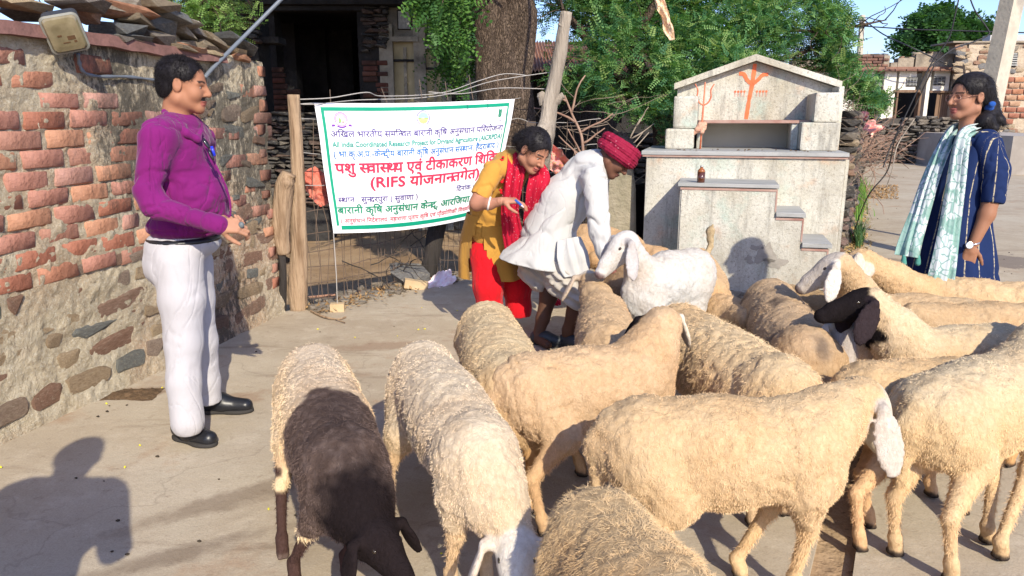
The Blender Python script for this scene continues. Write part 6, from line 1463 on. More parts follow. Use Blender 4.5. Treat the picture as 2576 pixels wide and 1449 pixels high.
    if tail:
        t0 = r - hd * .115 * s - U * .08 * s
        if tailup: S.chain([t0 + hd * .05, t0 + U * .10 - hd * .02, t0 + U * .19 - hd * .01, t0 + U * .23 + sd_ * .03], [.022, .016, .02, .008], .015, 'tail')
        else: S.chain([t0, t0 - hd * .03 * s - U * .06 * s, t0 - hd * .03 * s - U * .26 * s], [.04 * s, .036 * s, .014 * s], .03, 'tail')
    V, Fq = S.build(h); V = vsmooth(V, Fq, 1, .4); N = vnormals(V, Fq); lab, names = S.tags(V)
    isw = np.array([names[k] in ('wool', 'tail') for k in lab]); 
    nl = {n_: (lab == k) for k, n_ in enumerate(names)}
    def T(n_): return nl.get(n_, np.zeros(len(V), bool))
    # soft weight of wool
    wt = isw.astype(float)
    for _ in range(3): wt = vsmooth(wt[:, None], Fq, 1, .7)[:, 0]
    q_ = V + O; amp = np.clip(wt, 0, 1)
    dsp = .0065 * fbm(q_ * 26, seed, 3) + .005 * fbm(q_ * 60, seed + 3, 2)
    if fold: dsp += fold * -np.exp(-(np.abs(fbm(q_ * (11, 11, 5), seed + 8, 2)) / .07) ** 2)
    al = V @ hd; hgt = V[:, 2]
    if cracks:
        ck = np.abs(vnoise(np.stack([al * 26 + fbm(V * 6, seed + 2, 2) * 1.6, hgt * 5.5, (V @ sd_) * 5], 1), seed + 4)); m = np.exp(-(ck / .055) ** 2) * np.clip(fbm(V * 5, seed + 6, 2) * 2.2 + .55, 0, 1) * np.clip((hgt - .2) * 8, 0, 1)
        dsp -= cracks * m
    else: m = 0
    V = V + N * (dsp * amp)[:, None]
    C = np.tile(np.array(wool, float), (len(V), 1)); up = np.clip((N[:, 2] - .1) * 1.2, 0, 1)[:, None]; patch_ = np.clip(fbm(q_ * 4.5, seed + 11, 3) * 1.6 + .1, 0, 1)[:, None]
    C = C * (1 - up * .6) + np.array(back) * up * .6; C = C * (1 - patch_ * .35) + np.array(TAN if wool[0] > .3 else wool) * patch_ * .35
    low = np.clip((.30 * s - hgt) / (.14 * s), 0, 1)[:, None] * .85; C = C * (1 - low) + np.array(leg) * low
    C[T('leg')] = C[T('leg')] * .35 + np.array(leg) * .65
    fm = T('face') | T('nose'); C[fm] = face; C[T('ear')] = ear; C[T('nose')] = np.array(face) * (.42, .36, .36); C[T('hoof')] = (.045, .035, .03)
    if tailup: C[T('tail')] = (0.55, .42, .25)
    if colf is not None: C = colf(C, V + O, dict(T=T, al=al, s=s, O=O, N=N, hd=hd, sd=sd_, pollx=(poll + O)[0]))
    C = vsmooth(C, Fq, 1, .6)
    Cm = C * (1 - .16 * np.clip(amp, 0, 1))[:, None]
    o = empty(species, Vector(O), label, species if kind != 'goat' else 'goat', group)
    me = mesh_np('body', V, Fq, True); set_col(me, np.clip(Cm, 0, 1)); link('body', me, MWOOL, o)
    if head:
        for q in (-1, 1):
            ep = hc + f * .050 * s + sh * q * .0465 * s + uh * .026 * s; mb = MB(); n8 = 10
            loft(mb, [[Vector(ep + (f * math.cos(2 * math.pi * k / n8) * rr_ + uh * math.sin(2 * math.pi * k / n8) * rr_ * .75) + sh * q * oo) for k in range(n8)] for rr_, oo in ((.0095 * s, -.003), (.0085 * s, .001 * s), (.005 * s, .003 * s), (.001, .0036 * s))]); mb.link('eye', MEYE, o, True)
    # short fleece strands
    fw = amp[Fq].mean(1); fw = np.maximum(np.clip(fw, 0.12, 1), .7 * T('leg')[Fq].mean(1)) * (~T('hoof')[Fq].any(1)) * (~T('nose')[Fq].any(1)); Nn = vnormals(V, Fq)
    nh = int(nh * 2.4); hair_rad = hair_rad * .62; hairL = hairL * (.55 if cracks else .68)
    k, P, qd = sample_faces(V, Fq, nh, seed + 1, fw); PO = P + O; am_ = amp[qd[:, 0]]; ear_ = T('ear')[qd[:, 0]] | T('face')[qd[:, 0]]
    g1 = np.abs(fbm(PO * (34, 34, 24) + .8 * np.stack([fbm(PO * 12, seed + 41, 2)] * 3, 1), seed + 40, 2)); pt = np.exp(-(g1 / part) ** 2)
    if cracks: ck = np.abs(vnoise(np.stack([P @ hd * 30 + fbm(P * 7, seed + 2, 2) * 2.2, P[:, 2] * 7, (P @ sd_) * 6], 1), seed + 4)); pt = np.maximum(pt * .6, np.exp(-(ck / .07) ** 2) * np.clip(fbm(P * 5, seed + 6, 2) * 2.2 + .8, 0, 1) * np.clip((P[:, 2] - .2) * 8, 0, 1))
    keep = (np.random.RandomState(seed).uniform(0, 1, len(P)) > pt * np.clip(am_, 0, 1) * .95); keep &= ~(ear_ & (np.random.RandomState(seed + 1).uniform(0, 1, len(P)) < .85))
    P = P[keep]; qd = qd[keep]; pt = pt[keep]; NN = Nn[qd[:, 0]]; Lh_ = np.maximum(hairL * np.clip(amp[qd[:, 0]], .28, 1), .017 * T('leg')[qd[:, 0]] * np.clip((P[:, 2] - .05) * 12, 0, 1)); 
    hair_obj('fleece', o, P, NN, C[qd[:, 0]] * (1.16 - .26 * pt[:, None]), Lh_, hair_rad, seed + 2, droop=.75, clump=.62)
    return o
def WZ_(u, v, z): p = G(u, v, z); return np.array(tuple(p))
def WY_(u, v, y): return np.array(tuple(W(u, v, y)))
def mixc(C, m, col): m = np.clip(m, 0, 1)[:, None]; return C * (1 - m) + np.array(col) * m
# ================================================================ people
def skin_mat(name, c):
    M_ = Mat(name, .62, .22); co = M_.coord(); M_.color(M_.mix(M_.noise(22, 4, co), M_.attr(), M_.mix(1.0, M_.attr(), (.82, .78, .76), 'MULTIPLY'))); M_.b.inputs['Subsurface Weight'].default_value = .06; M_.b.inputs['Subsurface Radius'].default_value = (.02, .008, .005); M_.bump(M_.noise(120, 3, co), .2, .001); return M_.m
MSKIN = skin_mat('skin', None)
MHBLK = Mat('black_hair', .55, .22).color((.012, .010, .012)).m
MWEYE = paint('eye_white', (0.36, 0.31, 0.28), .2, .5); MIRIS = paint('iris', (0.02, 0.01, 0.008), .1, .6)
def cloth(name, c, rough=.95, bs=320, k=.25, spec=.05, c2=None, wr=.18):
    M_ = Mat(name, rough, spec); co = M_.coord(); c2 = c2 or tuple(x * .86 for x in c)
    M_.color(M_.mix(M_.noise(9, 5, co), c2, c)); w_ = M_.math('ABSOLUTE', M_.math('SUBTRACT', M_.noise(5.5, 3, M_.coord((1, 1, .55), rot=(.3, .2, .4)), .5, .9), .5)); w2_ = M_.math('ABSOLUTE', M_.math('SUBTRACT', M_.noise(2.6, 4, M_.coord((1.3, 1.3, .5), rot=(.5, -.3, .8)), .45, 1.6), .5)); M_.bump(M_.g(w2_, 0, .035), wr * 1.1, .014).bump(M_.g(w_, 0, .05), wr, .008).bump(M_.noise(26, 5, M_.coord((1, 1, .5)), .6, .8), .30, .006).bump(M_.noise(bs, 3, co), k, .0015); M_.b.inputs['Sheen Weight'].default_value = .12; return M_.m
class Pieces:
    def __init__(s): s.V = []; s.F = []; s.C = []; s.n = 0
    def add(s, V, Fq, C):
        s.V.append(V); s.F.append(Fq + s.n); s.C.append(np.tile(np.array(C, float), (len(V), 1)) if np.ndim(C) == 1 else C); s.n += len(V)
    def link(s, name, mat, parent):
        me = mesh_np(name, np.concatenate(s.V) - np.array(parent.location), np.concatenate(s.F), True); set_col(me, np.concatenate(s.C)); return link(name, me, mat, parent)
A3 = lambda p: np.array(tuple(p), float)
def frame(f, u=(0, 0, 1)):
    f = unit(f); u = np.array(u, float); s = unit(np.cross(u, f)); u = np.cross(f, s); return f, s, u
def crease(V, N, seed, amp, sc=(9, 9, 9), w=.16, soft=.5):
    """fold lines and soft waves pushed along the normals"""
    q = V * np.array(sc); q = q + .5 * np.stack([fbm(V * 5, seed + 7, 2)] * 3, 1)
    r_ = np.abs(fbm(q, seed, 2)); d = -amp * np.exp(-(r_ / w) ** 2) + amp * soft * fbm(q * .6, seed + 3, 2)
    return V + N * d[:, None]
def garment(name, S, mat, parent, h=.008, clip=None, seed=1, amp=.006, sc=(9, 9, 9), w=.14, extra=None, smooth=2):
    V, Fq = S.build(h, clip); V = vsmooth(V, Fq, smooth, .4)
    if extra is not None: V = V + vnormals(V, Fq) * extra(V)[:, None]
    V = crease(V, vnormals(V, Fq), seed, amp, sc, w); V = vsmooth(V, Fq, 1, .25)
    return link(name, mesh_np(name, V - np.array(parent.location), Fq, True), mat, parent)
def build_head(PC, parent, c, f, u=(0, 0, 1), k=1.0, skin=(.38, .19, .11), lip=(.28, .09, .07), fem=False, neck=None, h=.0038, brow=True, moust=False, jaw=1.0, must_col=(.02, .015, .015), nose=1.0):
    """c: centre of the skull. returns the frame"""
    f, s, u = frame(f, u); c = np.array(c, float); P = lambda a, b, d: c + (f * a + s * b + u * d) * k
    M3 = np.array([f, s, u]); S = SDF(); E_ = lambda ctr, r, kk=.02, t='skin', sub=False: S.ell(P(*ctr), np.array(r) * k, M3, kk * k, t, sub)
    E_((-.018, 0, .035), (.098, .078, .085)); E_((.028, 0, -.02), (.066, .062 * (.96 if fem else 1), .088), .03)
    for q in (-1, 1):
        S.cap(P(-.005, q * .050, -.062), P(.062, q * .014, -.092), .026 * k * jaw, .022 * k, .02 * k, 'skin'); E_((.056, q * .036, -.036), (.028, .026, .028), .02)
        S.cap(P(.080, q * .010, .014), P(.072, q * .044, .014), .010 * k, .008 * k, .012 * k, 'skin')
    E_((.070, 0, -.097), (.022, .024, .018 * jaw), .02)
    for q in (-1, 1): E_((.095, q * .030, -.004), (.015, .017, .008), .008, '', True)
    S.cap(P(.088, 0, .008), P(.098 + .012 * nose, 0, -.030), .0085 * k, .0115 * k, .010 * k, 'skin'); E_((.100 + .006 * nose, 0, -.034), (.013, .011, .010), .006)
    for q in (-1, 1): E_((.092, q * .013, -.037), (.011, .008, .008), .005)
    E_((.090, 0, -.064), (.012, .024, .0065), .006, 'lip'); E_((.087, 0, -.076), (.012, .020, .0075), .005, 'lip'); S.cap(P(.105, -.02, -.0695), P(.105, .02, -.0695), .0022 * k, None, .003 * k, '', True)
    for q in (-1, 1):
        e_ = P(-.004, q * .079, -.008); E_((-.004, q * .079, -.006), (.020, .009, .031), .008, 'ear'); E_((.002, q * .089, -.002), (.009, .005, .017), .004, '', True)
    nk = neck if neck is not None else P(-.03, 0, -.19)
    S.cap(P(-.022, 0, -.03), nk, .052 * k * (.86 if fem else 1.05), .060 * k * (.86 if fem else 1.1), .03 * k, 'skin')
    V, Fq = S.build(h); V = vsmooth(V, Fq, 1, .3); lab, names = S.tags(V); C = np.tile(np.array(skin, float), (len(V), 1)); C *= (1 + .10 * fbm(V * 14, 4, 2))[:, None]
    L_ = (V - c) @ M3.T / k
    m = np.array([names[i] == 'lip' for i in lab]); C[m] = lip
    if brow:
        for q in (-1, 1): bm_ = (np.abs(L_[:, 2] - .021 + (np.abs(L_[:, 1]) - .03) ** 2 * 6) < .0045) & (np.abs(L_[:, 1] - q * .031) < .021) & (L_[:, 0] > .05); C[bm_] = (.025, .015, .012)
    if moust: mm = (np.abs(L_[:, 2] + .053) < .0085) & (np.abs(L_[:, 1]) < .030) & (L_[:, 0] > .075); C[mm] = must_col
    C = vsmooth(C, Fq, 1, .4); PC.add(V, Fq, np.clip(C, 0, 1))
    for q in (-1, 1):
        for nm_, r_, off, m_ in (('eye', .0120, 0, MWEYE), ('iris', .0066, .0068, MIRIS)):
            S2 = SDF(); S2.ell(P(.0715 + off, q * .0305, -.005), (r_ * k, r_ * k, r_ * k * .62), M3); V2, F2 = S2.build(.0028 if nm_ == 'eye' else .0018); link(nm_, mesh_np(nm_, V2 - np.array(parent.location), F2, True), m_, parent)
    return P, M3
def under(PC, pts, r_, c):
    S = SDF(); S.chain([A3(p) for p in pts], [r_] * len(pts), .02, 's'); V, Fq = S.build(.012); PC.add(V, Fq, np.tile(c, (len(V), 1)))
def hand(PC, w, d, n, side=1, curl=(.5, .6, .7, .8), k=1.0, skin=(.36, .18, .11), thumb=.5, fore=None, h=.0032, spread=.03):
    """w wrist, d towards the fingers, n palm normal (the side the fingers bend to), side: thumb side"""
    w = np.array(w, float); d = unit(d); n = unit(np.array(n, float) - d * (np.array(n, float) @ d)); t = np.cross(d, n) * side; S = SDF()
    P = lambda a, b, c_: w + (d * a + t * b + n * c_) * k
    S.ell(P(.045, 0, 0), (.046 * k, .036 * k, .014 * k), np.array([d, t, n]), .012, 's'); S.cap(P(-.02, 0, 0), P(.02, 0, 0), .024 * k, .024 * k, .015, 's')
    LF = ((.042, .025, .019), (.046, .029, .020), (.043, .027, .019), (.033, .020, .017))
    for q in range(4):
        b = .026 - q * .0175; p = P(.082 - abs(q - 1.2) * .005, b, 0); S.cap(P(.03, b * .7, 0), p, .013 * k, .0105 * k, .010, 's'); ang = 0; r_ = .0095 - .0004 * q
        for j_ in range(3):
            ang += curl[q] * (.9 if j_ == 0 else 1.0); dr = d * math.cos(ang) + n * math.sin(ang) + t * (spread * (1.3 - q)); dr = unit(dr); p2 = p + dr * LF[q][j_] * k
            S.cap(p, p2, r_ * k * (1 - .08 * j_), r_ * k * (.92 - .1 * j_), .0035, 's'); p = p2
    p = P(.018, .026, .004); dr = unit(d * .62 + t * (.85 - thumb * .4) + n * (.15 + thumb * .7)); p2 = p + dr * .040 * k; S.cap(P(.01, .012, 0), p, .015 * k, .0145 * k, .012, 's'); S.cap(p, p2, .0135 * k, .0108 * k, .006, 's'); dr = unit(dr + d * .55); p3 = p2 + dr * .030 * k; S.cap(p2, p3, .0105 * k, .0098 * k, .003, 's'); S.cap(p3, p3 + unit(dr + d * .2) * .022 * k, .0096 * k, .0078 * k, .003, 's')
    if fore is not None: S.cap(P(-.02, 0, 0), fore, .025 * k, .036 * k, .02, 's')
    V, Fq = S.build(h); V = vsmooth(V, Fq, 1, .25); C = np.tile(np.array(skin, float), (len(V), 1)) * (1 + .13 * fbm(V * 40, 7, 2))[:, None]; PC.add(V, Fq, C)
def hair_cap(parent, c, M3, k, clipf, name='hair', rx=(.103, .083, .090), extra=None, strands=5000, L=.014, rad=.0008, droop=.2, seed=1, off=(-.018, 0, .036), h=.0045, flow=None, clump=.4):
    f, s, u = M3; c = np.array(c, float); S = SDF(); S.ell(c + (f * off[0] + u * off[2]) * k, np.array(rx) * k, M3, .01, 'h')
    if extra: extra(S)
    clip = lambda X: clipf(((X - c) @ M3.T) / k) * k
    V, Fq = S.build(h, clip); V = vsmooth(V, Fq, 1, .4); N = vnormals(V, Fq); V = V + N * (.003 * fbm(V * (60, 60, 25), seed, 2))[:, None]
    V = V - np.array(parent.location); o = link(name, mesh_np(name, V, Fq, True), MHBLK, parent)
    if strands:
        kk, P_, q_ = sample_faces(V, Fq, strands, seed); NN = N[q_[:, 0]].copy()
        if flow is not None: NN = NN * .35 + np.array(flow)
        hair_obj('hair_strands', parent, P_, NN, np.tile((.016, .013, .014), (strands, 1)), np.full(strands, L), rad, seed, droop=droop, clump=clump, mat=MHBLK)
    return o
def shoe(parent, heel, toe, mat, msole, w=.043, name='shoe', hgt=.085):
    heel = np.array(tuple(heel), float); toe = np.array(tuple(toe), float); d = unit(toe - heel); L = np.linalg.norm(toe - heel); s = np.array([-d[1], d[0], 0]); U = np.array([0, 0, 1.])
    S = SDF(); P = lambda a, b, z: heel + d * a * L + s * b + U * z
    S.cap(P(.14, 0, .045), P(.45, 0, .045), .040, .044, .03, 's'); S.cap(P(.45, 0, .038), P(.86, 0, .034), .045, .036, .03, 's'); S.cap(P(.16, 0, hgt - .02), P(.36, 0, hgt - .02), .038, .036, .03, 's')
    V, Fq = S.build(.006, lambda X: .018 - X[..., 2]); V = vsmooth(V, Fq, 1, .4); V = V + vnormals(V, Fq) * (.0015 * fbm(V * 40, 3, 2))[:, None]
    o = link(name, mesh_np(name, V - np.array(parent.location), Fq, True), mat, parent)
    S = SDF(); S.ell(P(.22, 0, .01), (.26 * L, w + .004, .03), np.array([d, s, U]), .03, 's'); S.ell(P(.68, 0, .01), (.33 * L, w + .007, .03), np.array([d, s, U]), .04, 's')
    V, Fq = S.build(.006, lambda X: np.maximum(.002 - X[..., 2], X[..., 2] - .0215)); so_ = link('sole', mesh_np('sole', V - np.array(parent.location), Fq, True), msole, o); return o
MLEA = paint('black_leather', (0.012, 0.013, 0.017), .38, .45); MSOLE = paint('rubber_sole', (0.035, 0.032, 0.03), .8, .3)

# ---- 1. the man in the purple shirt
PM = empty('person', Vector((W(490, 1080, 3.2).x, 3.2, 0)), 'man in purple shirt and white trousers standing in profile before the brick wall', 'person'); PC = Pieces()
MPUR = cloth('purple_cotton', (.185, .014, .135), .75, c2=(.13, .009, .095), wr=.36); MWTR = cloth('white_trouser', (.45, .435, .455), .8)
Y0 = 3.27; f0 = np.array([1, -.06, 0]); Mp = np.array([[1, 0, 0], [0, 1, 0], [0, 0, 1.]])
Q = lambda u, v, y: A3(W(u, v, y))
S = SDF(); S.ell(Q(447, 385, 3.27), (.135, .185, .16), Mp, .06, 's'); S.ell(Q(440, 335, 3.27), (.085, .17, .065), Mp, .05, 's'); S.ell(Q(478, 495, 3.27), (.164, .165, .165), Mp, .07, 's'); S.ell(Q(462, 568, 3.27), (.158, .165, .070), Mp, .05, 's')
S.cap(Q(447, 318, 3.27), Q(400, 345, 3.10), .060, .070, .04, 's'); S.cap(Q(398, 345, 3.09), Q(372, 480, 3.03), .070, .054, .03, 's'); S.cap(Q(372, 480, 3.03), Q(392, 518, 3.01), .054, .050, .02, 's'); S.cap(Q(388, 518, 3.01), Q(538, 562, 2.98), .052, .036, .03, 's')
S.cap(Q(470, 318, 3.30), Q(500, 350, 3.44), .055, .065, .04, 's'); S.cap(Q(500, 350, 3.45), Q(520, 490, 3.50), .066, .055, .03, 's'); S.cap(Q(520, 490, 3.5), Q(566, 558, 3.30), .052, .038, .03, 's')
garment('shirt', S, MPUR, PM, .007, None, 3, .0085, (8, 8, 14), .10)
S = SDF()                                           # collar, placket, cuff, pocket edge
S.chain([Q(414, 282, 3.22), Q(428, 300, 3.17), Q(468, 335, 3.16), Q(496, 350, 3.19), Q(505, 330, 3.23)], [.014, .016, .018, .015, .010], .012, 's'); S.chain([Q(414, 282, 3.25), Q(430, 290, 3.34), Q(480, 310, 3.37), Q(512, 338, 3.33), Q(515, 362, 3.27)], [.014, .014, .016, .015, .012], .012, 's')
V, Fq = S.build(.005); link('collar', mesh_np('collar', V - np.array(PM.location), Fq, True), MPUR, PM)
S = SDF(); S.cap(Q(528, 559, 2.98), Q(550, 566, 2.975), .041, .040, .01, 's'); V, Fq = S.build(.005, None); link('cuff', mesh_np('cuff', V - np.array(PM.location), Fq, True), MPUR, PM)
def tubeobj(name, pts, r_, mat, parent, n=6):
    mb = MB(); mb.tube([Vector(tuple(A3(p) - np.array(parent.location))) for p in pts], r_, n); return mb.link(name, mat, parent, True)
tubeobj('placket', spline([Q(512, 360, 3.20), Q(545, 420, 3.15), Q(572, 480, 3.15), Q(580, 530, 3.16), Q(573, 580, 3.17)], 6), .0045, MPUR, PM)
tubeobj('pen', [Q(532, 368, 3.12), Q(540, 392, 3.12)], .006, paint('pen_blue', (.02, .04, .6), .3, .5), PM)
for (a, b) in (((512, 350), (526, 372)), ((526, 378), (537, 402))):
    S = SDF(); S.ell((Q(*a, 3.12) + Q(*b, 3.12)) / 2, (.008, .012, .026), np.array(frame(Q(*a, 3.12) - Q(*b, 3.12), (0, 1, .2)))[[1, 2, 0]], .01, 's'); V, Fq = S.build(.004); link('spectacle_lens', mesh_np('lens', V - np.array(PM.location), Fq, True), paint('dark_lens', (.02, .015, .02), .1, .7), PM)
S = SDF(); S.ell(Q(462, 612, 3.27), (.160, .160, .075), Mp, .05, 's'); S.ell(Q(432, 665, 3.25), (.115, .145, .11), Mp, .05, 's')
S.chain([Q(448, 660, 3.18), Q(458, 750, 3.16), Q(462, 860, 3.14), Q(462, 960, 3.10), Q(473, 1062, 3.06)], [.105, .095, .078, .070, .072], .03, 's'); S.chain([Q(480, 660, 3.36), Q(490, 750, 3.38), Q(508, 860, 3.41), Q(518, 960, 3.42), Q(525, 1018, 3.42)], [.098, .084, .070, .064, .066], .03, 's')
def pant_extra(V):
    z = V[:, 2]; return .003 * np.sin(z * 95 + fbm(V * 8, 3, 2) * 4) * np.exp(-((z - .10) / .13) ** 2) * .8 + .0025 * np.sin(z * 70 + V[:, 0] * 60 + fbm(V * 6, 5, 2) * 4) * np.exp(-((z - .48) / .10) ** 2)
hemz = min(Q(470, 1080, 3.06)[2], .09)
garment('trousers', S, MWTR, PM, .007, lambda X: .075 - X[..., 2], 8, .003, (9, 9, 5), .10, None)
S = SDF(); S.ell(Q(463, 600, 3.27), (.156, .160, .03), Mp, .02, 's'); V, Fq = S.build(.006, lambda X: np.abs(X[..., 2] - Q(463, 601, 3.27)[2]) - .017); link('belt', mesh_np('belt', V - np.array(PM.location), Fq, True), MLEA, PM)
shoe(PM, G(444, 1098) , G(444, 1098) + Vector((.225, -.115, 0)), MLEA, MSOLE); shoe(PM, G(503, 1036), G(503, 1036) + Vector((.27, .0, 0)), MLEA, MSOLE)
hc_ = Q(463, 212, 3.27); P_, M3 = build_head(PC, PM, hc_, (1, .10, -.14), (0.12, 0, 1), .955, (.36, .17, .10), neck=Q(440, 322, 3.27), moust=True, jaw=1.25)
hair_cap(PM, hc_, M3, .955, lambda L: np.maximum.reduce([L[..., 0] * .92 - L[..., 2] * .38 - .036, -L[..., 2] - .062, np.minimum(L[..., 0] + .010, -(L[..., 2] - .015)) * 1.0 + .0]), strands=16000, L=.014, rad=.0005, seed=4, rx=(.1015, .082, .0855), extra=lambda S: S.ell(P_(-.052, 0, -.02), np.array((.058, .068, .062)), M3, .02, 'h'))
sk = (.42, .22, .14)
hand(PC, Q(550, 566, 2.98), (1, .20, -.08), (.0, .8, -.6), -1, (.70, .80, .95, 1.0), .95, sk, .95, Q(520, 556, 2.99)); hand(PC, Q(566, 572, 3.16), (.75, -.6, -.1), (-.1, .1, 1), 1, (.75, .85, .9, .9), .95, sk, .9, Q(560, 555, 3.3))
under(PC, [Q(553, 567, 2.98), Q(388, 512, 3.01), Q(374, 482, 3.03), Q(396, 360, 3.09), Q(446, 318, 3.27), Q(500, 350, 3.44), Q(520, 490, 3.5), Q(572, 572, 3.18)], .022, sk); under(PC, [Q(446, 318, 3.27), Q(455, 640, 3.22), Q(458, 750, 3.16), Q(462, 860, 3.14), Q(473, 1040, 3.07)], .022, sk); under(PC, [Q(455, 640, 3.22), Q(490, 750, 3.38), Q(508, 860, 3.41), Q(523, 1005, 3.42)], .022, sk); PC.link('body', MSKIN, PM)
S = SDF(); S.ell(Q(607, 566, 2.99), (.012, .01, .014), None, .01, 's'); V, Fq = S.build(.004); o = link('small_stone', mesh_np('pebble', V - Q(607, 566, 2.99), Fq, True), paint('pebble', (.12, .14, .15), .6), None); o.location = Q(607, 566, 2.99); tag(o, 'small dark object held between the fingers of the man in purple', 'small object')

# ---- 2. the woman in dark blue
BW = empty('person', Vector((W(2420, 700, 4.2).x, 4.2, 0)), 'woman in long dark blue striped kurta with green and white scarf standing at the right', 'person'); PC = Pieces()
M_ = Mat('blue_stripe', .85, .15); co = M_.coord()
def c_blue():
    ge = M_.n('ShaderNodeAttribute'); ge.attribute_name = 'stripe'; s_ = ge.outputs['Fac']
    w = M_.math('ABSOLUTE', M_.math('SUBTRACT', M_.math('FRACT', s_), .5)); m = M_.math('LESS_THAN', w, .035)
    m = M_.math('MULTIPLY', m, M_.g(M_.noise(70, 3, co), .35, .55)); return M_.mix(m, M_.mix(M_.noise(8, 4, co), (.006, .014, .055), (.011, .026, .095)), (.42, .36, .24))
M_.color(c_blue()); M_.bump(M_.noise(16, 5, co), .3, .01).bump(M_.noise(260, 3, co), .25, .0015); MBLU = M_.m
yb_ = 4.2
def ring_loft(rings, n=64, folds=None):
    """rings: (centre, rx, ry, phase) -> vertices; open tube"""
    V = []
    for i, (c_, ax, ay, rx, ry) in enumerate(rings):
        for q in range(n):
            a = 2 * math.pi * q / n; k = 1 + (folds(i / (len(rings) - 1), a) if folds else 0); V.append(np.array(c_) + np.array(ax) * math.cos(a) * rx * k + np.array(ay) * math.sin(a) * ry * k)
    m = len(rings); Fq = [(i * n + q, i * n + (q + 1) % n, (i + 1) * n + (q + 1) % n, (i + 1) * n + q) for i in range(m - 1) for q in range(n)]
    return np.array(V), np.array(Fq)
def interp_rings(keys, m):
    """keys: (t, centre, rx, ry, axdir)"""
    ts = [k_[0] for k_ in keys]; out = []
    for i in range(m):
        t = ts[0] + (ts[-1] - ts[0]) * i / (m - 1); c_ = np.array([np.interp(t, ts, [k_[1][q] for k_ in keys]) for q in range(3)]); rx = np.interp(t, ts, [k_[2] for k_ in keys]); ry = np.interp(t, ts, [k_[3] for k_ in keys])
        ax = unit([np.interp(t, ts, [k_[4][q] for k_ in keys]) for q in range(3)]); ay = np.array([0, 1., 0]); ay = unit(ay - ax * (ax @ ay)); out.append((c_, ax, ay, rx, ry))
    return out
def add_stripe(me, S_):
    a = me.attributes.new('stripe', 'FLOAT', 'POINT'); a.data.foreach_set('value', np.asarray(S_, np.float32))
X1 = (1, -.0, 0)
keys = [(0, Q(2424, 336, 4.2), .060, .075, X1), (.06, Q(2430, 346, 4.2), .105, .17, X1), (.12, Q(2434, 366, 4.2), .138, .185, X1), (.25, Q(2424, 420, 4.18), .165, .172, X1), (.42, Q(2410, 490, 4.16), .165, .165, X1), (.60, Q(2400, 570, 4.14), .190, .190, X1), (.85, Q(2388, 680, 4.12), .245, .225, X1), (1, Q(2384, 760, 4.1), .262, .235, X1)]
rg = interp_rings(keys, 70)
V, Fq = ring_loft(rg, 96, lambda t, a: (.05 * t * math.sin(a * 7 + 2 * math.sin(t * 3)) + .02 * t * math.sin(a * 13 + t * 4) + .014 * math.sin(a * 3 + t * 14)))
st = np.tile(np.arange(96) / 96 * 16, 70); V = crease(V, -vnormals(V, Fq), 5, .008, (9, 9, 4), .14); me = mesh_np('kurta', V - np.array(BW.location), Fq, True); add_stripe(me, st); link('kurta', me, MBLU, BW)
S = SDF(); S.chain([Q(2480, 362, 4.06), Q(2502, 430, 4.00), Q(2498, 500, 3.96)], [.078, .070, .060], .03, 's'); V, Fq = S.build(.007, lambda X: (X - Q(2492, 512, 3.96)) @ unit(Q(2490, 530, 3.96) - Q(2500, 470, 3.98))); V = vsmooth(V, Fq, 1, .4); V = crease(V, vnormals(V, Fq), 9, .006, (16, 16, 10), .12)
me = mesh_np('sleeve', V - np.array(BW.location), Fq, True); ax_ = Q(2500, 430, 4.0); add_stripe(me, (np.arctan2(V[:, 1] - ax_[1], V[:, 0] - np.interp(-V[:, 2], [-1.4, -.9], [ax_[0], ax_[0]])) / 6.283 + .5) * 7 + .2); link('sleeve', me, MBLU, BW)
S = SDF(); S.chain([Q(2400, 362, 4.34), Q(2395, 450, 4.36), Q(2390, 520, 4.36)], [.072, .064, .055], .03, 's'); V, Fq = S.build(.009); me = mesh_np('sleeve', V - np.array(BW.location), Fq, True); add_stripe(me, np.zeros(len(V))); link('sleeve', me, MBLU, BW)
sk = (.30, .145, .085); k_ = 1.06
S = SDF(); S.chain([Q(2500, 480, 3.97), Q(2482, 540, 3.95), Q(2448, 615, 3.93)], [.043, .040, .026], .02, 's'); V, Fq = S.build(.006); PC.add(V, Fq, np.tile(sk, (len(V), 1)))
hand(PC, Q(2444, 622, 3.93), (-.12, .0, -1), (.25, .9, -.1), 1, (.18, .28, .34, .40), 1.0, sk, .3)
hc_ = Q(2438, 243, 4.2); P_, M3 = build_head(PC, BW, hc_, (-1, -.16, -.03), (.0, 0, 1), 1.02, (.36, .18, .115), (.30, .10, .085), True, neck=Q(2432, 350, 4.2), nose=1.25)
def pony(S):
    S.cap(Q(2470, 225, 4.2), Q(2492, 262, 4.2), .050, .042, .03, 'h'); S.cap(Q(2485, 262, 4.2), Q(2496, 288, 4.19), .034, .040, .02, 'h'); S.chain([Q(2492, 285, 4.18), Q(2478, 305, 4.14), Q(2500, 322, 4.12)], [.045, .040, .026], .02, 'h'); S.chain([Q(2500, 290, 4.18), Q(2515, 302, 4.16), Q(2526, 312, 4.15)], [.032, .022, .012], .02, 'h')
hair_cap(BW, hc_, M3, 1.02, lambda L: np.maximum(L[..., 0] * .95 - L[..., 2] * .36 - .044 - .0 * L[..., 1], np.minimum(L[..., 0] - .012, .01 - L[..., 2]) * 1.0), strands=6500, L=.028, rad=.0006, droop=.5, seed=6, rx=(.108, .086, .094), extra=pony, flow=(1.0, 0, -.4), clump=.3)
S = SDF(); S.ell(Q(2488, 272, 4.16), (.022, .03, .022), None, .01, 's'); S.ell(Q(2496, 262, 4.13), (.02, .012, .016), None, .01, 's'); V, Fq = S.build(.005); link('hair_band', mesh_np('band', V - np.array(BW.location), Fq, True), cloth('band_blue', (.02, .08, .32)), BW)
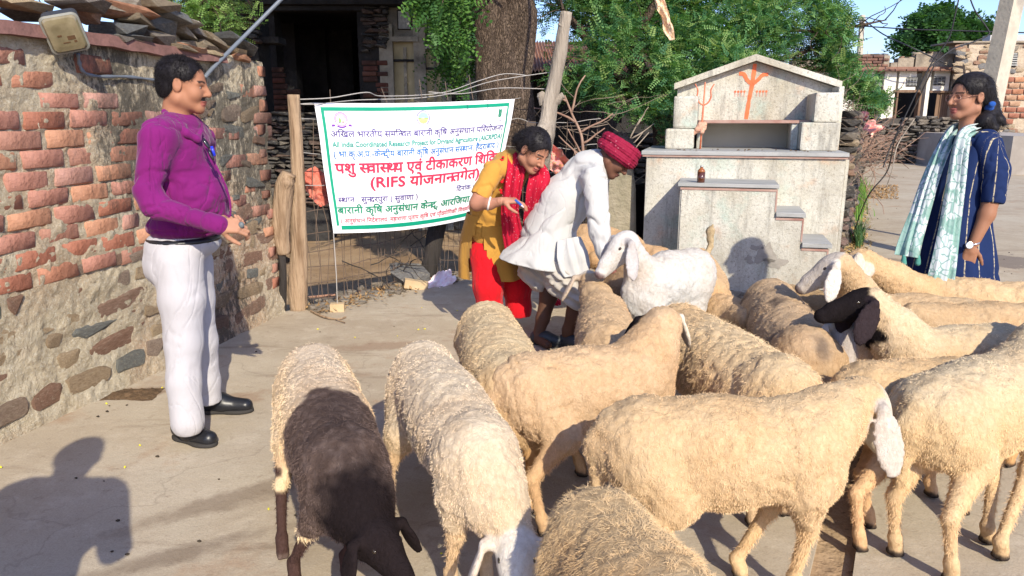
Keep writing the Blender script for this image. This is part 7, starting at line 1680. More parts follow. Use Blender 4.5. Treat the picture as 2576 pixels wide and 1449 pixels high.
MGLD = paint('gold_wire', (.45, .22, .16), .35, .5, .5)
for q in (-1, 1):
    pts = [P_(.096, q * .032 + .021 * math.cos(a), -.006 + .019 * math.sin(a)) for a in np.linspace(0, 2 * math.pi, 17)]; tubeobj('glasses_rim', [Vector(tuple(p)) for p in pts], .0016, MGLD, BW, 5); tubeobj('glasses_arm', [P_(.094, q * .053, .0), P_(.06, q * .070, .002), P_(-.004, q * .083, .006)], .0016, MGLD, BW, 5)
tubeobj('glasses_bridge', [P_(.098, -.012, -.002), P_(.102, 0, .0), P_(.098, .012, -.002)], .0016, MGLD, BW, 5)
MSTEEL = paint('steel', (.42, .42, .45), .3, .6, .7)
tubeobj('watch_strap', [A3(Q(2446, 612, 3.93)) + .031 * (np.array([math.cos(a), math.sin(a) * 1, 0]) + np.array([0, 0, .25 * math.cos(a)])) for a in np.linspace(0, 6.283, 15)], .0055, MSTEEL, BW, 5)
S = SDF(); wc = Q(2438, 617, 3.895); S.cap(wc, wc + np.array([0, -.006, 0]), .019, None, .01, 's'); mb = MB(); wn2 = unit([-.25, -1, .1]); wx, wy_ = unit(np.cross(wn2, [0, 0, 1])), None; wy_ = np.cross(wx, wn2); loft(mb, [[Vector(tuple(wc + wn2 * o_ + (wx * math.cos(t_) + wy_ * math.sin(t_)) * r_ - np.array(BW.location))) for t_ in np.linspace(0, 2 * math.pi, 19)[:-1]] for o_, r_ in ((0, .019), (.007, .019), (.008, .016))]); wf = mb.link('watch_case', MSTEEL, BW)
mb = MB(); mb.add([Vector(tuple(wc + wn2 * .0085 + (wx * math.cos(t_) + wy_ * math.sin(t_)) * .0155 - np.array(BW.location))) for t_ in np.linspace(0, 2 * math.pi, 19)[:-1]], [tuple(range(18))]); mb.link('watch_face', paint('white_dial', (.75, .76, .78), .3, .5), wf)
under(PC, [Q(2500, 480, 3.97), Q(2485, 362, 4.06), Q(2435, 345, 4.2), Q(2425, 600, 4.18)], .03, sk); PC.link('body', MSKIN, BW)
def scarf(name, pts, wid, mat, parent, seed, nrm, m=60, nw=14, amp=.012, tip=1.0):
    P = spline([A3(p) for p in pts], 12); P = [np.array(tuple(p)) for p in P]; L = len(P); ws = np.interp(np.linspace(0, 1, L), np.linspace(0, 1, len(wid)), wid); nrm = np.array([unit(n_) for n_ in nrm]); V = []
    for i, p in enumerate(P):
        t = unit(P[min(i + 1, L - 1)] - P[max(i - 1, 0)]); n_ = unit([np.interp(i / (L - 1), np.linspace(0, 1, len(nrm)), nrm[:, q]) for q in range(3)]); b_ = unit(np.cross(t, n_)); n_ = np.cross(b_, t)
        for q in range(nw + 1):
            x = q / nw - .5; fold = amp * math.sin(x * 16 + seed + i * .03) * (1 + .5 * math.sin(i * .1)) + amp * .7 * math.sin(x * 27 + i * .06 + seed * 2); V.append(p + b_ * x * ws[i] + n_ * (fold + .01 * (1 - 4 * x * x)))
    V = np.array(V); i_, j_ = np.meshgrid(np.arange(nw), np.arange(L - 1)); a = (j_ * (nw + 1) + i_).ravel(); Fq = np.stack([a, a + 1, a + nw + 2, a + nw + 1], 1)
    me = mesh_np(name, V - np.array(parent.location), Fq, True); o = link(name, me, mat, parent); so2 = o.modifiers.new('t', 'SOLIDIFY'); so2.thickness = .003; return o
M_ = Mat('leaf_print', .85, .15); co = M_.coord((1, .7, .8)); v1 = M_.voro(27, co, 'DISTANCE_TO_EDGE')
c = M_.mix(M_.g(v1, .03, .08), (.19, .31, .29), (.48, .53, .54)); c = M_.mix(M_.math('MULTIPLY', M_.g(M_.noise(11, 2, co), .52, .56), .8), c, (.17, .31, .27)); M_.color(c).bump(M_.noise(200, 3, co), .2, .001); MLP = M_.m
scarf('scarf', [Q(2455, 325, 4.12), Q(2428, 338, 4.03), Q(2416, 385, 3.99), Q(2406, 460, 3.955), Q(2392, 560, 3.92), Q(2376, 660, 3.87), Q(2362, 730, 3.84)], [.06, .075, .08, .09, .105, .125, .14], MLP, BW, 1, [(.3, -1, .3), (-.3, -1, .1), (-.2, -1, 0), (-.2, -1, 0)])
scarf('scarf', [Q(2450, 330, 4.28), Q(2405, 325, 4.25), Q(2372, 375, 4.12), Q(2340, 450, 4.06), Q(2312, 540, 4.03), Q(2290, 610, 3.99), Q(2282, 645, 3.98)], [.06, .07, .075, .085, .10, .115, .125], MLP, BW, 4, [(-.5, -1, .3), (-.7, -.8, .1), (-.6, -.8, 0), (-.5, -1, 0)])
for u in (2274, 2310):
    S = SDF(); S.cap(Q(u, 645, 3.97), Q(u - 1, 662, 3.97), .010, .016, .01, 's'); V, Fq = S.build(.004); link('tassel', mesh_np('tassel', V - np.array(BW.location), Fq, True), cloth('tassel_green', (.08, .26, .22)), BW)
MDKT = cloth('dark_trouser', (.012, .014, .022)); S = SDF()
for (u, y) in ((2375, 4.25), (2415, 4.08)): S.chain([Q(u, 640, y), A3((Q(u, 640, y)[0], y, .45)), A3((Q(u, 640, y)[0], y, .08))], [.10, .07, .06], .02, 's')
garment('trousers', S, MDKT, BW, .012)
for y in (4.25, 4.08): shoe(BW, (Q(2400, 640, y)[0] + .1, y, 0), (Q(2400, 640, y)[0] - .14, y, 0), MLEA, MSOLE, w=.036)

# ---- 3. the woman in mustard and red, bending
YW = empty('person', Vector((W(1250, 760, 4.9).x, 4.9, 0)), 'woman in mustard kurta and red scarf leaning forward with a pen in her hand', 'person'); PC = Pieces()
MMUS = cloth('mustard', (.50, .27, .055), .85, c2=(.42, .21, .04)); MRDC = cloth('red_crinkle', (.62, .012, .02), .8, c2=(.48, .008, .015)); M_ = Mat('red_scarf', .8, .2); co = M_.coord(); M_.color(M_.mix(M_.g(M_.voro(60, co), .13, .2), (.62, .32, .36), (.42, .008, .032))).bump(M_.noise(60, 4, M_.coord((1, 1, .3))), .5, .01); MRSC = M_.m
SL = unit([.52, 0, -.85]) * -1                       # spine direction hip -> neck leaning right
S = SDF(); nk3 = Q(1310, 425, 4.68); S.cap(Q(1283, 425, 4.72), Q(1238, 520, 4.84), .125, .130, .05, 's'); S.cap(Q(1238, 520, 4.84), Q(1225, 575, 4.9), .135, .14, .05, 's'); S.cap(Q(1292, 410, 4.70), Q(1240, 430, 4.58), .055, .062, .04, 's'); S.cap(Q(1315, 412, 4.72), Q(1352, 428, 4.86), .055, .055, .04, 's')
garment('kurta', S, MMUS, YW, .008, None, 4, .009, (9, 9, 9), .14)
S = SDF(); S.cap(Q(1240, 430, 4.58), Q(1200, 505, 4.51), .066, .062, .03, 's')
garment('sleeve', S, MMUS, YW, .007, lambda X: (X - Q(1204, 494, 4.51)) @ unit(Q(1200, 505, 4.51) - Q(1240, 430, 4.58)), 14, .009, (12, 12, 9), .14)
keys = [(0, Q(1232, 545, 4.88), .155, .15, (1, 0, -.2)), (.35, Q(1232, 600, 4.92), .195, .165, (1, 0, -.1)), (.7, Q(1235, 650, 4.94), .215, .18, (1, 0, 0)), (1, Q(1240, 695, 4.95), .225, .19, (1, 0, 0))]
V, Fq = ring_loft(interp_rings(keys, 26), 72, lambda t, a: .06 * t * math.sin(a * 6 + 1) + .03 * t * math.sin(a * 11))
# side slit: leave out the panel that shows the red trousers
cen = V[Fq].mean(1); ang = np.array([(i % 72) for i in range(len(Fq))]) / 72 * 2 * math.pi; tt = np.array([(i // 72) for i in range(len(Fq))]) / 25
keep = ~((np.abs(ang - math.pi * 1.36) < .06 + .30 * np.clip(tt * 1.5, 0, 1)) & (tt > .04)); link('kurta_skirt', mesh_np('kurta', V - np.array(YW.location), Fq[keep], True), MMUS, YW)
S = SDF(); S.chain([Q(1225, 575, 4.92), Q(1224, 640, 4.88), Q(1228, 720, 4.82), Q(1232, 775, 4.82), Q(1234, 840, 4.82)], [.11, .115, .10, .085, .07], .03, 's'); S.chain([Q(1245, 575, 4.97), Q(1275, 640, 4.95), Q(1300, 720, 4.95), Q(1305, 775, 4.95), Q(1306, 830, 4.95)], [.11, .115, .10, .085, .07], .03, 's')
garment('trousers', S, MRDC, YW, .008, lambda X: .10 - X[..., 2], 5, .004, (30, 30, 5), .14)
sk = (.42, .20, .13)
hc_ = Q(1343, 378, 4.52); P_, M3 = build_head(PC, YW, hc_, (.60, -.62, -.62), (.30, -.10, .95), 1.02, (.40, .19, .12), (.36, .11, .09), True, neck=Q(1305, 425, 4.68))
def bun(S): S.cap(P_(-.07, 0, .02), P_(-.115, 0, -.02), .05, .048, .03, 'h'); S.ell(P_(-.04, 0, .07), (.07, .06, .045), None, .03, 'h')
hair_cap(YW, hc_, M3, 1.02, lambda L: np.maximum(L[..., 0] * .90 - L[..., 2] * .42 - .040, np.minimum(L[..., 0] - .014, .012 - L[..., 2])), strands=3500, L=.03, rad=.0008, seed=8, rx=(.107, .085, .093), extra=bun, flow=(-.5, .2, -.2), clump=.25)
S = SDF(); S.chain([Q(1207, 488, 4.52), Q(1200, 512, 4.50), Q(1232, 513, 4.44), Q(1262, 506, 4.40)], [.042, .044, .033, .026], .02, 's'); V, Fq = S.build(.006); PC.add(V, Fq, np.tile(sk, (len(V), 1)))
hand(PC, Q(1265, 506, 4.40), (1, -.05, .05), (.1, .2, -1), -1, (.45, .5, .6, .7), .98, sk, .9)
under(PC, [Q(1207, 488, 4.52), Q(1240, 430, 4.58), Q(1305, 425, 4.68), Q(1225, 575, 4.9)], .03, sk); PC.link('body', MSKIN, YW)
tubeobj('bangle', [Q(1230, 512, 4.44) + .036 * np.array([.25 * math.sin(a), math.cos(a), math.sin(a)]) for a in np.linspace(0, 6.283, 15)], .007, paint('pearl', (.78, .70, .64), .4), YW)
pen = empty('pen', Vector(tuple(Q(1300, 510, 4.37))), 'blue and white pen held in the fingers of the woman in mustard', 'pen'); mb = MB(); a_ = Q(1296, 503, 4.37) - A3(pen.location); b_ = Q(1312, 517, 4.35) - A3(pen.location); mb.tube([a_, b_], .008, 8); mb.link('barrel', paint('pen_navy', (.03, .09, .35), .3), pen); mb = MB(); mb.tube([b_, b_ + (b_ - a_) * .35], [.007, .003], 8); mb.link('tip', paint('pen_white', (.65, .5, .52), .4), pen)
scarf('scarf', [Q(1296, 388, 4.64), Q(1298, 420, 4.57), Q(1290, 470, 4.56), Q(1283, 530, 4.60), Q(1290, 590, 4.66), Q(1296, 650, 4.72)], [.12, .13, .12, .11, .13, .11], MRSC, YW, 2, [(-.3, -1, .4), (-.1, -1, 0), (0, -1, 0)], amp=.010)
scarf('scarf', [Q(1318, 395, 4.74), Q(1350, 425, 4.62), Q(1358, 450, 4.55), Q(1345, 500, 4.58), Q(1340, 600, 4.75), Q(1380, 700, 4.95), Q(1390, 770, 4.95)], [.10, .12, .14, .12, .12, .13, .12], MRSC, YW, 5, [(0, -1, .4), (.3, -1, .2), (0, -1, 0)], amp=.010)
for (u, v) in ((1272, 420), (1266, 455), (1262, 480), (1262, 400)):
    S = SDF(); p = Q(u, v, 4.60); 
    for g_ in range(4): S.ell(p + np.array([rnd.uniform(-.014, .014), 0, rnd.uniform(-.014, .014)]), (.010, .010, .007), None, .005, 's')
    V, Fq = S.build(.004); link('embroidery', mesh_np('motif', V - np.array(YW.location), Fq, True), MRDC, YW)

# ---- 4. the shepherd in white, stooping
WM = empty('person', Vector((W(1390, 860, 4.6).x, 4.6, 0)), 'man in white kurta and crimson turban stooping over the sheep', 'person'); PC = Pieces()
MWHT = cloth('white_kurta', (.50, .495, .485), .85, c2=(.45, .44, .42)); MDHO = cloth('dhoti', (.46, .42, .37), .85); MTUR = Mat('turban_cloth', .8, .2); co = MTUR.coord(); MTUR.color(MTUR.mix(MTUR.g(MTUR.voro(34, co), .10, .2), (.42, .12, .16), (.22, .008, .034))); MTUR.bump(MTUR.noise(40, 4, MTUR.coord((1, 1, .3))), .6, .01); MTUR = MTUR.m
S = SDF(); S.cap(Q(1478, 438, 4.60), Q(1420, 505, 4.62), .145, .150, .05, 's'); S.cap(Q(1420, 505, 4.62), Q(1375, 590, 4.65), .155, .165, .06, 's'); S.cap(Q(1500, 415, 4.58), Q(1492, 450, 4.42), .075, .078, .05, 's'); S.cap(Q(1495, 412, 4.62), Q(1498, 440, 4.76), .07, .07, .05, 's')
S.ell(Q(1515, 405, 4.57), (.07, .09, .06), None, .04, 's')
S.chain([Q(1494, 450, 4.41), Q(1502, 540, 4.34), Q(1508, 585, 4.30)], [.080, .068, .062], .03, 's'); S.chain([Q(1508, 585, 4.30), Q(1520, 630, 4.28), Q(1532, 668, 4.26)], [.060, .050, .044], .02, 's')
garment('kurta', S, MWHT, WM, .0075, lambda X: np.where(X[..., 0] > Q(1480, 600, 4.4)[0], (X - Q(1534, 672, 4.26)) @ unit(Q(1534, 676, 4.26) - Q(1520, 640, 4.28)), -1), 12, .013, (6, 6, 9), .15)
keys = [(0, Q(1408, 520, 4.62), .165, .165, (.8, 0, .55)), (.3, Q(1378, 575, 4.64), .195, .185, (.9, 0, .35)), (.65, Q(1360, 622, 4.64), .232, .205, (1, 0, .08)), (1, Q(1356, 662, 4.62), .245, .22, (1, 0, -.16))]
V, Fq = ring_loft(interp_rings(keys, 34), 90, lambda t, a: .045 * t * t * math.sin(a * 4 + .6) + .020 * t * math.sin(a * 9 + 2 + t * 2) + .008 * math.sin(a * 17 + t * 6)); V = crease(V, -vnormals(V, Fq), 14, .010, (7, 7, 6), .14)
link('kurta_skirt', mesh_np('kurta', V - np.array(WM.location), Fq, True), MWHT, WM).modifiers.new('t', 'SOLIDIFY').thickness = .003
scarf('kurta_flap', [Q(1432, 600, 4.44), Q(1440, 640, 4.40), Q(1446, 670, 4.39), Q(1450, 693, 4.38)], [.14, .19, .19, .15], MWHT, WM, 6, [(0, -1, .1)] * 2, amp=.006)
S = SDF(); S.chain([Q(1385, 620, 4.65), Q(1352, 672, 4.72), Q(1362, 700, 4.70)], [.145, .125, .10], .04, 's'); S.chain([Q(1390, 625, 4.60), Q(1425, 690, 4.52), Q(1452, 742, 4.48)], [.15, .125, .088], .04, 's'); S.cap(Q(1425, 690, 4.5), Q(1400, 720, 4.55), .10, .07, .05, 's'); S.cap(Q(1452, 742, 4.48), Q(1462, 772, 4.50), .075, .05, .03, 's')
def dho(V): p = V - Q(1390, 620, 4.6); return .008 * np.sin((p[:, 2] * .8 + p[:, 0] * .5) * 110 + fbm(V * 5, 3, 2) * 3)
garment('dhoti', S, MDHO, WM, .0075, None, 15, .010, (7, 7, 14), .12, dho)
sk = (.11, .055, .035)
S = SDF(); S.chain([Q(1376, 670, 4.70), Q(1380, 745, 4.66), Q(1366, 800, 4.64), Q(1352, 848, 4.62)], [.070, .056, .044, .034], .02, 's'); S.chain([Q(1452, 740, 4.50), Q(1446, 790, 4.52), Q(1432, 830, 4.56), Q(1424, 868, 4.58)], [.062, .054, .044, .036], .02, 's')
S.cap(Q(1352, 852, 4.62), Q(1378, 868, 4.50), .032, .026, .02, 's'); S.cap(Q(1424, 868, 4.58), Q(1440, 880, 4.48), .032, .028, .02, 's')
V, Fq = S.build(.006); PC.add(V, Fq, np.tile(sk, (len(V), 1)))
hc_ = Q(1550, 392, 4.52); P_, M3 = build_head(PC, WM, hc_, (.66, -.20, -.72), (.72, 0, .69), 1.02, (.15, .07, .045), (.12, .05, .04), neck=Q(1510, 412, 4.57), moust=True, must_col=(.05, .045, .04))
f_, s_, u_ = M3
hair_cap(WM, hc_, M3, 1.02, lambda L: np.maximum(L[..., 0] * .9 - L[..., 2] * .4 - .05, -L[..., 2] - .05), strands=3500, L=.022, seed=9, clump=.6)
S = SDF(); cc_ = P_(-.012, 0, .030); n = 18; ax_t = unit(u_ + f_ * -.18); e1 = unit(np.cross(ax_t, s_)); 
for lay, (r1, r2, up_) in enumerate(((.098, .030, -.018), (.100, .028, .012), (.094, .024, .034))):
    for q in range(n):
        a0, a1 = 2 * math.pi * q / n, 2 * math.pi * (q + 1) / n; pp = lambda a: cc_ + (e1 * math.cos(a) * r1 * 1.10 + s_ * math.sin(a) * r1 * .92) + ax_t * (up_ + .012 * math.sin(a + lay * 2)); S.cap(pp(a0), pp(a1), r2, r2, .008, 't')
V, Fq = S.build(.0045); V = vsmooth(V, Fq, 1, .3); N = vnormals(V, Fq); L_ = (V - cc_); an = np.arctan2(L_ @ s_, L_ @ e1); V = V + N * (.0018 * np.sin((L_ @ ax_t) * 420 + an * 3) + .003 * fbm(V * (22, 22, 50), 5, 3))[:, None]; link('turban', mesh_np('turban', V - np.array(WM.location), Fq, True), MTUR, WM)
hand(PC, Q(1538, 680, 4.25), (.35, -.05, -.85), (.7, .1, -.1), 1, (.35, .45, .55, .65), 1.08, (.22, .085, .06), .7, Q(1528, 655, 4.27))
under(PC, [Q(1528, 655, 4.27), Q(1504, 560, 4.34), Q(1494, 445, 4.42), Q(1510, 412, 4.57), Q(1400, 590, 4.64), Q(1376, 680, 4.7)], .03, (.15, .07, .045)); under(PC, [Q(1400, 590, 4.64), Q(1452, 740, 4.5)], .03, sk); PC.link('body', MSKIN, WM)
MSLP = paint('dark_slipper', (.03, .035, .04), .5)
for (u, v, dx, dy) in ((1338, 862, .20, -.10), (1412, 868, .16, -.14)):
    p = G(u, v); shoe(WM, p, p + Vector((dx, dy, 0)), MSLP, MSOLE, w=.038, name='slipper', hgt=.05)

# ---- 5. a bystander just left of the viewer, whose shadow falls across the street
hs_ = G(200, 1150); Lsh = 1.62 / math.tan(SUN_EL); bx = hs_.x + math.sin(SUN_AZ) * Lsh; by = hs_.y - math.cos(SUN_AZ) * Lsh
BY_ = empty('person', Vector((bx, by, 0)), 'bystander outside the left edge whose shadow falls on the street', 'person'); PC = Pieces(); B_ = np.array([bx, by, 0])
S = SDF(); b3 = lambda x, y, z: B_ + np.array([x, y, z])
S.ell(b3(0, 0, 1.22), (.21, .13, .22), None, .06, 's'); S.ell(b3(0, 0, 1.0), (.18, .14, .14), None, .06, 's'); S.cap(b3(-.16, 0, 1.42), b3(.16, 0, 1.42), .065, None, .05, 's')
for q in (-1, 1): S.chain([b3(q * .20, 0, 1.39), b3(q * .27, .03, 1.12), b3(q * .16, .2, 1.08)], [.065, .05, .038], .03, 's')
garment('shirt', S, MWHT, BY_, .012); S = SDF()
for q in (-1, 1): S.chain([b3(q * .09, 0, .92), b3(q * .10, .02, .5), b3(q * .11, 0, .09)], [.115, .08, .065], .04, 's')
garment('trousers', S, MDKT, BY_, .012)
build_head(PC, BY_, b3(0, .0, 1.62), (.3, 1, -.1), (0, 0, 1), 1.05, neck=b3(0, 0, 1.42), h=.006)
hair_cap(BY_, b3(0, 0, 1.62), np.array(frame((.3, 1, -.1))), 1.05, lambda L: np.maximum(L[..., 0] * .9 - L[..., 2] * .4 - .04, -L[..., 2] - .06), strands=0)
for q in (-1, 1): hand(PC, b3(q * .14, .22, 1.08), (-q * .6, .8, .1), (0, 0, -1), q, skin=(.36, .18, .11), h=.005); shoe(BY_, b3(q * .11, -.1, 0), b3(q * .13, .18, 0), MLEA, MSOLE)
PC.link('body', MSKIN, BY_)
# the flock, each animal from where it stands
def c_s1(C, P, d):
    wv = P - d['O']; a = d['al'] + .03 * fbm(P * 22, 3, 3) * 2; side = np.abs(wv @ d['sd'])
    m = np.clip((a - .02 - side * .5 + (P[:, 2] - .45) * -.25) / .02, 0, 1); dark = np.clip((a - .50 + .03 * fbm(P * 9, 2, 2)) / .08, 0, 1); C = mixc(C, m, BRN); C = mixc(C, m * np.clip(.10 - side, 0, .10) * 6 * np.clip((a - .08) / .1, 0, 1), (.045, .032, .03)); C = mixc(C, m * dark, (.018, .013, .014))
    C = mixc(C, m * (1 - dark) * np.clip(fbm(P * 75, 6, 2) * 1.6, 0, 1) * .5, (.24, .18, .16)); f = d['T']('leg') & (P[:, 2] < .27); C[f & (a > -.1)] = (.07, .04, .035)
    C[d['T']('leg') & (P[:, 2] > .20) & (P[:, 2] < .27) & (a > 0) & ((wv @ d['sd']) < 0)] = CRL; return C
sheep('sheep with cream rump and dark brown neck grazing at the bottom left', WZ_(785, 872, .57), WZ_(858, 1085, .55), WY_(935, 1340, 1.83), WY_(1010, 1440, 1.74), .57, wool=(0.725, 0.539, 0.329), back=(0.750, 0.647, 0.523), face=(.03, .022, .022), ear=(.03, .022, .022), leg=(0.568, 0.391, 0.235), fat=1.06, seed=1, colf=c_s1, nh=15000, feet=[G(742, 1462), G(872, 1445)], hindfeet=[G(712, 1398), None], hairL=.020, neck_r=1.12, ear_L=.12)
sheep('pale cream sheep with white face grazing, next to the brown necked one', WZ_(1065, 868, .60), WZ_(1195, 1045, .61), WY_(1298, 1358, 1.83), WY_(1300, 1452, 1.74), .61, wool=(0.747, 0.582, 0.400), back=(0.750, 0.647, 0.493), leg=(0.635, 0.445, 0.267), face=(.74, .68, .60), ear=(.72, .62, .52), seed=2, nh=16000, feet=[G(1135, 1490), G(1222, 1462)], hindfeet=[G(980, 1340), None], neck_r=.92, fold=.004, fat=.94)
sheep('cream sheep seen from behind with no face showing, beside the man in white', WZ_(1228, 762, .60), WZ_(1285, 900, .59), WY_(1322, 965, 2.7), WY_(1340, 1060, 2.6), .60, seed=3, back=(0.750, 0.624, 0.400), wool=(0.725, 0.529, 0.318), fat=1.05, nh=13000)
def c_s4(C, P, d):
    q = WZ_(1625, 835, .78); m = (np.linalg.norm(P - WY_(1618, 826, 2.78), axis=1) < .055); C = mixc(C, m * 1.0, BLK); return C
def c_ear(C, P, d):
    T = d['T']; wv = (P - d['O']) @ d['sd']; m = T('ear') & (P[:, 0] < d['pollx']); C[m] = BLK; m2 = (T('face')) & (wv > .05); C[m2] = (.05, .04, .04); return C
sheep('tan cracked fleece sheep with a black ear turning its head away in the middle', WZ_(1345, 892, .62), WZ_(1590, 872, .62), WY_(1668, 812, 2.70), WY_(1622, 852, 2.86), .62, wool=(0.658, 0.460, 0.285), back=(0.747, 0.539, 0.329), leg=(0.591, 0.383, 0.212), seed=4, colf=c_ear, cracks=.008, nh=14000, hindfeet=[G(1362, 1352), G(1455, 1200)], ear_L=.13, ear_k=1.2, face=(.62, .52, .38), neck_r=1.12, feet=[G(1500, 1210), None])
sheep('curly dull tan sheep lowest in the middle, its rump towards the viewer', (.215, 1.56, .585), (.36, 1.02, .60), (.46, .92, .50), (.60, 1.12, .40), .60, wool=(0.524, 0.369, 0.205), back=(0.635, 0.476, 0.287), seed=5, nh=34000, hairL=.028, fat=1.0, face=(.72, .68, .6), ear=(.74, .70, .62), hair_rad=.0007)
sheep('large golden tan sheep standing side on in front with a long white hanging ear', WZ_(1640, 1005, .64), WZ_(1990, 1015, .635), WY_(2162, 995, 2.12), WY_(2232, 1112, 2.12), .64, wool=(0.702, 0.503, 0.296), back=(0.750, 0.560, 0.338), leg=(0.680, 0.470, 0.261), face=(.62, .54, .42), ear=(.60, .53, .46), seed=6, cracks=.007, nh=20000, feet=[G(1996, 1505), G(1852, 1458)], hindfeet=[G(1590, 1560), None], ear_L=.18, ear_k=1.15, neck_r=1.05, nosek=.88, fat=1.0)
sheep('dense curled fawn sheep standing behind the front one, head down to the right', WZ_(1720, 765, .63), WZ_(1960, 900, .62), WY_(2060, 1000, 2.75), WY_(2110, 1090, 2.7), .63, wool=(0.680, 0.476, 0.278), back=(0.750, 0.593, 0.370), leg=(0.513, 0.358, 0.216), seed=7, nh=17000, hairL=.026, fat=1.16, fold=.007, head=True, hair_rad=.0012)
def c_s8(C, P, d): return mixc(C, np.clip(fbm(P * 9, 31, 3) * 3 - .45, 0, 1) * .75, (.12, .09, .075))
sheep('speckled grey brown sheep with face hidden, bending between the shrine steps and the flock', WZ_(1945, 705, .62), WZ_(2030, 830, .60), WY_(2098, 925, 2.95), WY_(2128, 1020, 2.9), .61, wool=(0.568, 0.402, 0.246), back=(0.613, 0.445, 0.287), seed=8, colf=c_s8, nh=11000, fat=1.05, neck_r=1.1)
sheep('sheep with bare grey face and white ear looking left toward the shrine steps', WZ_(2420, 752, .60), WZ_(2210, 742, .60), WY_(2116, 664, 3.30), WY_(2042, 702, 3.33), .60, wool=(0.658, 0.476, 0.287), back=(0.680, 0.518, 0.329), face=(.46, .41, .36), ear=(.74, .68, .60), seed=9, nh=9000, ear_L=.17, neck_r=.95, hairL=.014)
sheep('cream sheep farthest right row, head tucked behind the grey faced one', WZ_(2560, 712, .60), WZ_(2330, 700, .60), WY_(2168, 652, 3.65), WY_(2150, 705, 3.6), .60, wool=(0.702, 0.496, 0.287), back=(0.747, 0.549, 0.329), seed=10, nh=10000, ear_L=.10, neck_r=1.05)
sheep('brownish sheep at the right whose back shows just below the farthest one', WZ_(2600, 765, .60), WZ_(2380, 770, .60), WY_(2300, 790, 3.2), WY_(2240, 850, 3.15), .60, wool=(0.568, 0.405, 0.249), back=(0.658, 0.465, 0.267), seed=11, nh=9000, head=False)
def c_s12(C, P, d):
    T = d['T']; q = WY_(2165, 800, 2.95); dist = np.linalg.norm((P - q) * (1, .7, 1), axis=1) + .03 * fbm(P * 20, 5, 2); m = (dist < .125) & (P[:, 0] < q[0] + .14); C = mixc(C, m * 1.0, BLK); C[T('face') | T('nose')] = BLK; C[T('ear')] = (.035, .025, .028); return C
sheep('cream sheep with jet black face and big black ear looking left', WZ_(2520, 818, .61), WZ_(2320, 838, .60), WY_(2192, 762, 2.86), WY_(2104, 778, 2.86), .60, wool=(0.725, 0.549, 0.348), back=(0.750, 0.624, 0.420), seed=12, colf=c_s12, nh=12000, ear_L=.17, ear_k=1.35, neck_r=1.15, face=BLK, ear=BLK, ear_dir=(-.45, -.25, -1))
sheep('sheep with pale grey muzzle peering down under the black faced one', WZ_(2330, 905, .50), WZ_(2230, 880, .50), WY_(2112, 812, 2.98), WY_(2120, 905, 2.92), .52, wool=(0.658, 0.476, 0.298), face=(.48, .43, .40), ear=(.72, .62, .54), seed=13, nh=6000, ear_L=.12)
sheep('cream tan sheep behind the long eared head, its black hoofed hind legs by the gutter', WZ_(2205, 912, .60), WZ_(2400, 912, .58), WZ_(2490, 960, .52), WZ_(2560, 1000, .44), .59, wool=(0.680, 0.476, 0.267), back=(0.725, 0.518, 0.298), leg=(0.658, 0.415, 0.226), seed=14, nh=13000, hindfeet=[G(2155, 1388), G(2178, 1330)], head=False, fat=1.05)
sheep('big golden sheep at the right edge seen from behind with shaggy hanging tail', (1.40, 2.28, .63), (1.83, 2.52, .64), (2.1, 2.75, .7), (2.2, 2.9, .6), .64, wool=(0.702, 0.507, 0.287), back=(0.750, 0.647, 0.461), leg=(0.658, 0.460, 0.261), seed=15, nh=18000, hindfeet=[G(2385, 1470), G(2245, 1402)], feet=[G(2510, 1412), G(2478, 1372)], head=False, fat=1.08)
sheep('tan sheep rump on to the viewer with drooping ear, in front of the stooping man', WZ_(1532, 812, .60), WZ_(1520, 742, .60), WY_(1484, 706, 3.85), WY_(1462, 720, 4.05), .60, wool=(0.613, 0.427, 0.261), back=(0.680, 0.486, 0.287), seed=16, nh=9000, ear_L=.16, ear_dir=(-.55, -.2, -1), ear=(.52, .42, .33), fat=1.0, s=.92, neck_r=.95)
sheep('curly dark brown sheep being held by the man in white', WZ_(1580, 700, .56), WZ_(1560, 672, .56), WY_(1530, 690, 4.5), WY_(1500, 720, 4.4), .56, wool=(0.260, 0.160, 0.090), back=(0.546, 0.381, 0.226), seed=17, nh=6000, hairL=.024, head=False)
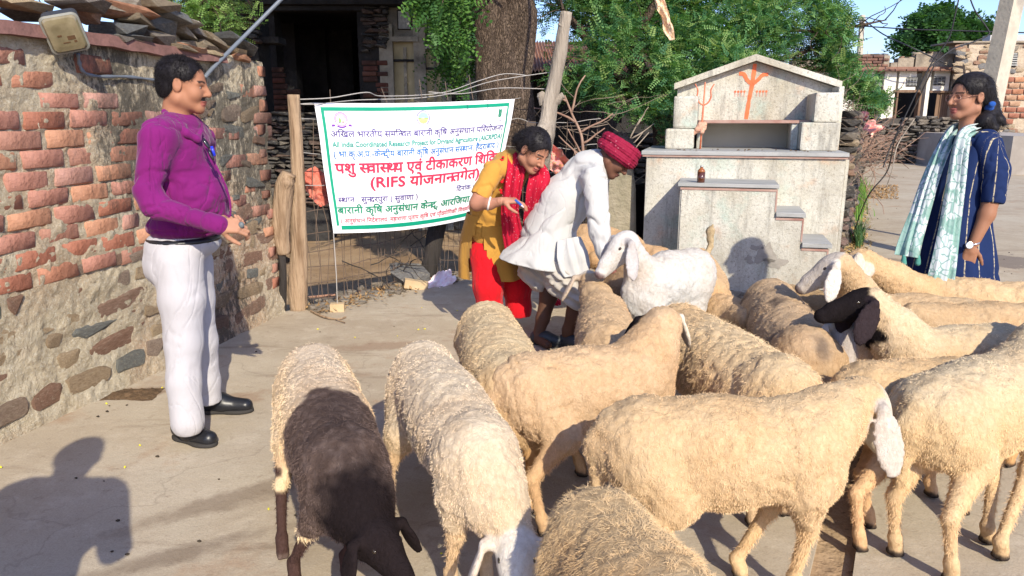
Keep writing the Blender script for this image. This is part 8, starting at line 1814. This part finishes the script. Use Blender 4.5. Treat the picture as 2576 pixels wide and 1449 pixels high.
sheep('orange tan sheep half hidden behind the arm of the man in white', WZ_(1572, 585, .62), WZ_(1478, 568, .64), WY_(1460, 640, 5.1), WY_(1440, 690, 5.1), .62, wool=(0.613, 0.383, 0.201), back=(0.658, 0.449, 0.261), seed=18, nh=7000)
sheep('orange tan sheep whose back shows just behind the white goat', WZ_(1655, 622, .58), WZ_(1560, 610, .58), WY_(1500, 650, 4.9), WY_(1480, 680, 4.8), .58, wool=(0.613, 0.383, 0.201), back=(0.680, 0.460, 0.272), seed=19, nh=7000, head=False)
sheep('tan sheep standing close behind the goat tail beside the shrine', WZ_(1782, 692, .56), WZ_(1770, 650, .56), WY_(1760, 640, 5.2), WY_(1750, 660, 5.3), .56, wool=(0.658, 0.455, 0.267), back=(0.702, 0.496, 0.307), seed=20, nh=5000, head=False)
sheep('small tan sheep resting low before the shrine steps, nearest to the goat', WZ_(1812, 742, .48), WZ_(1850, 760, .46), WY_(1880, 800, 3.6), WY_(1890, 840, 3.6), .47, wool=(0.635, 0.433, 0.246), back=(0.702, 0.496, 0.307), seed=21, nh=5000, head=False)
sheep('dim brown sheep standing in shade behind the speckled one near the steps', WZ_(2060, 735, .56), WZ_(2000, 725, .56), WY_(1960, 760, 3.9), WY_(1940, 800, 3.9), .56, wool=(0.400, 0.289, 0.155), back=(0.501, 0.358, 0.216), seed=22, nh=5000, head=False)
def c_goat(C, P, d):
    C[d['T']('nose')] = (.22, .16, .16); return C
g_ = sheep('white goat with long hanging ears standing and looking left beside the shrine', WY_(1735, 632, 3.92), WY_(1640, 652, 3.80), WY_(1582, 606, 3.72), WY_(1532, 655, 3.68), .66, wool=WHT, back=(0.670, 0.605, 0.531), leg=(0.680, 0.602, 0.523), face=(.60, .57, .54), ear=(.50, .47, .46), seed=30, colf=c_goat, nh=16000, hairL=.008, kind='goat', species='goat', group=None, tailup=True, ear_L=.17, fat=.86, hair_rad=.0009)
gk = sheep('black goat kid standing half hidden behind the shrine podium', WY_(1606, 468, 7.2), WY_(1640, 466, 7.4), WY_(1655, 450, 7.5), WY_(1680, 470, 7.5), .70, wool=BLK, back=BLK, leg=BLK, face=BLK, ear=BLK, seed=31, nh=2500, hairL=.01, kind='goat', species='goat', group=None, head=False, s=.75, fat=.8)
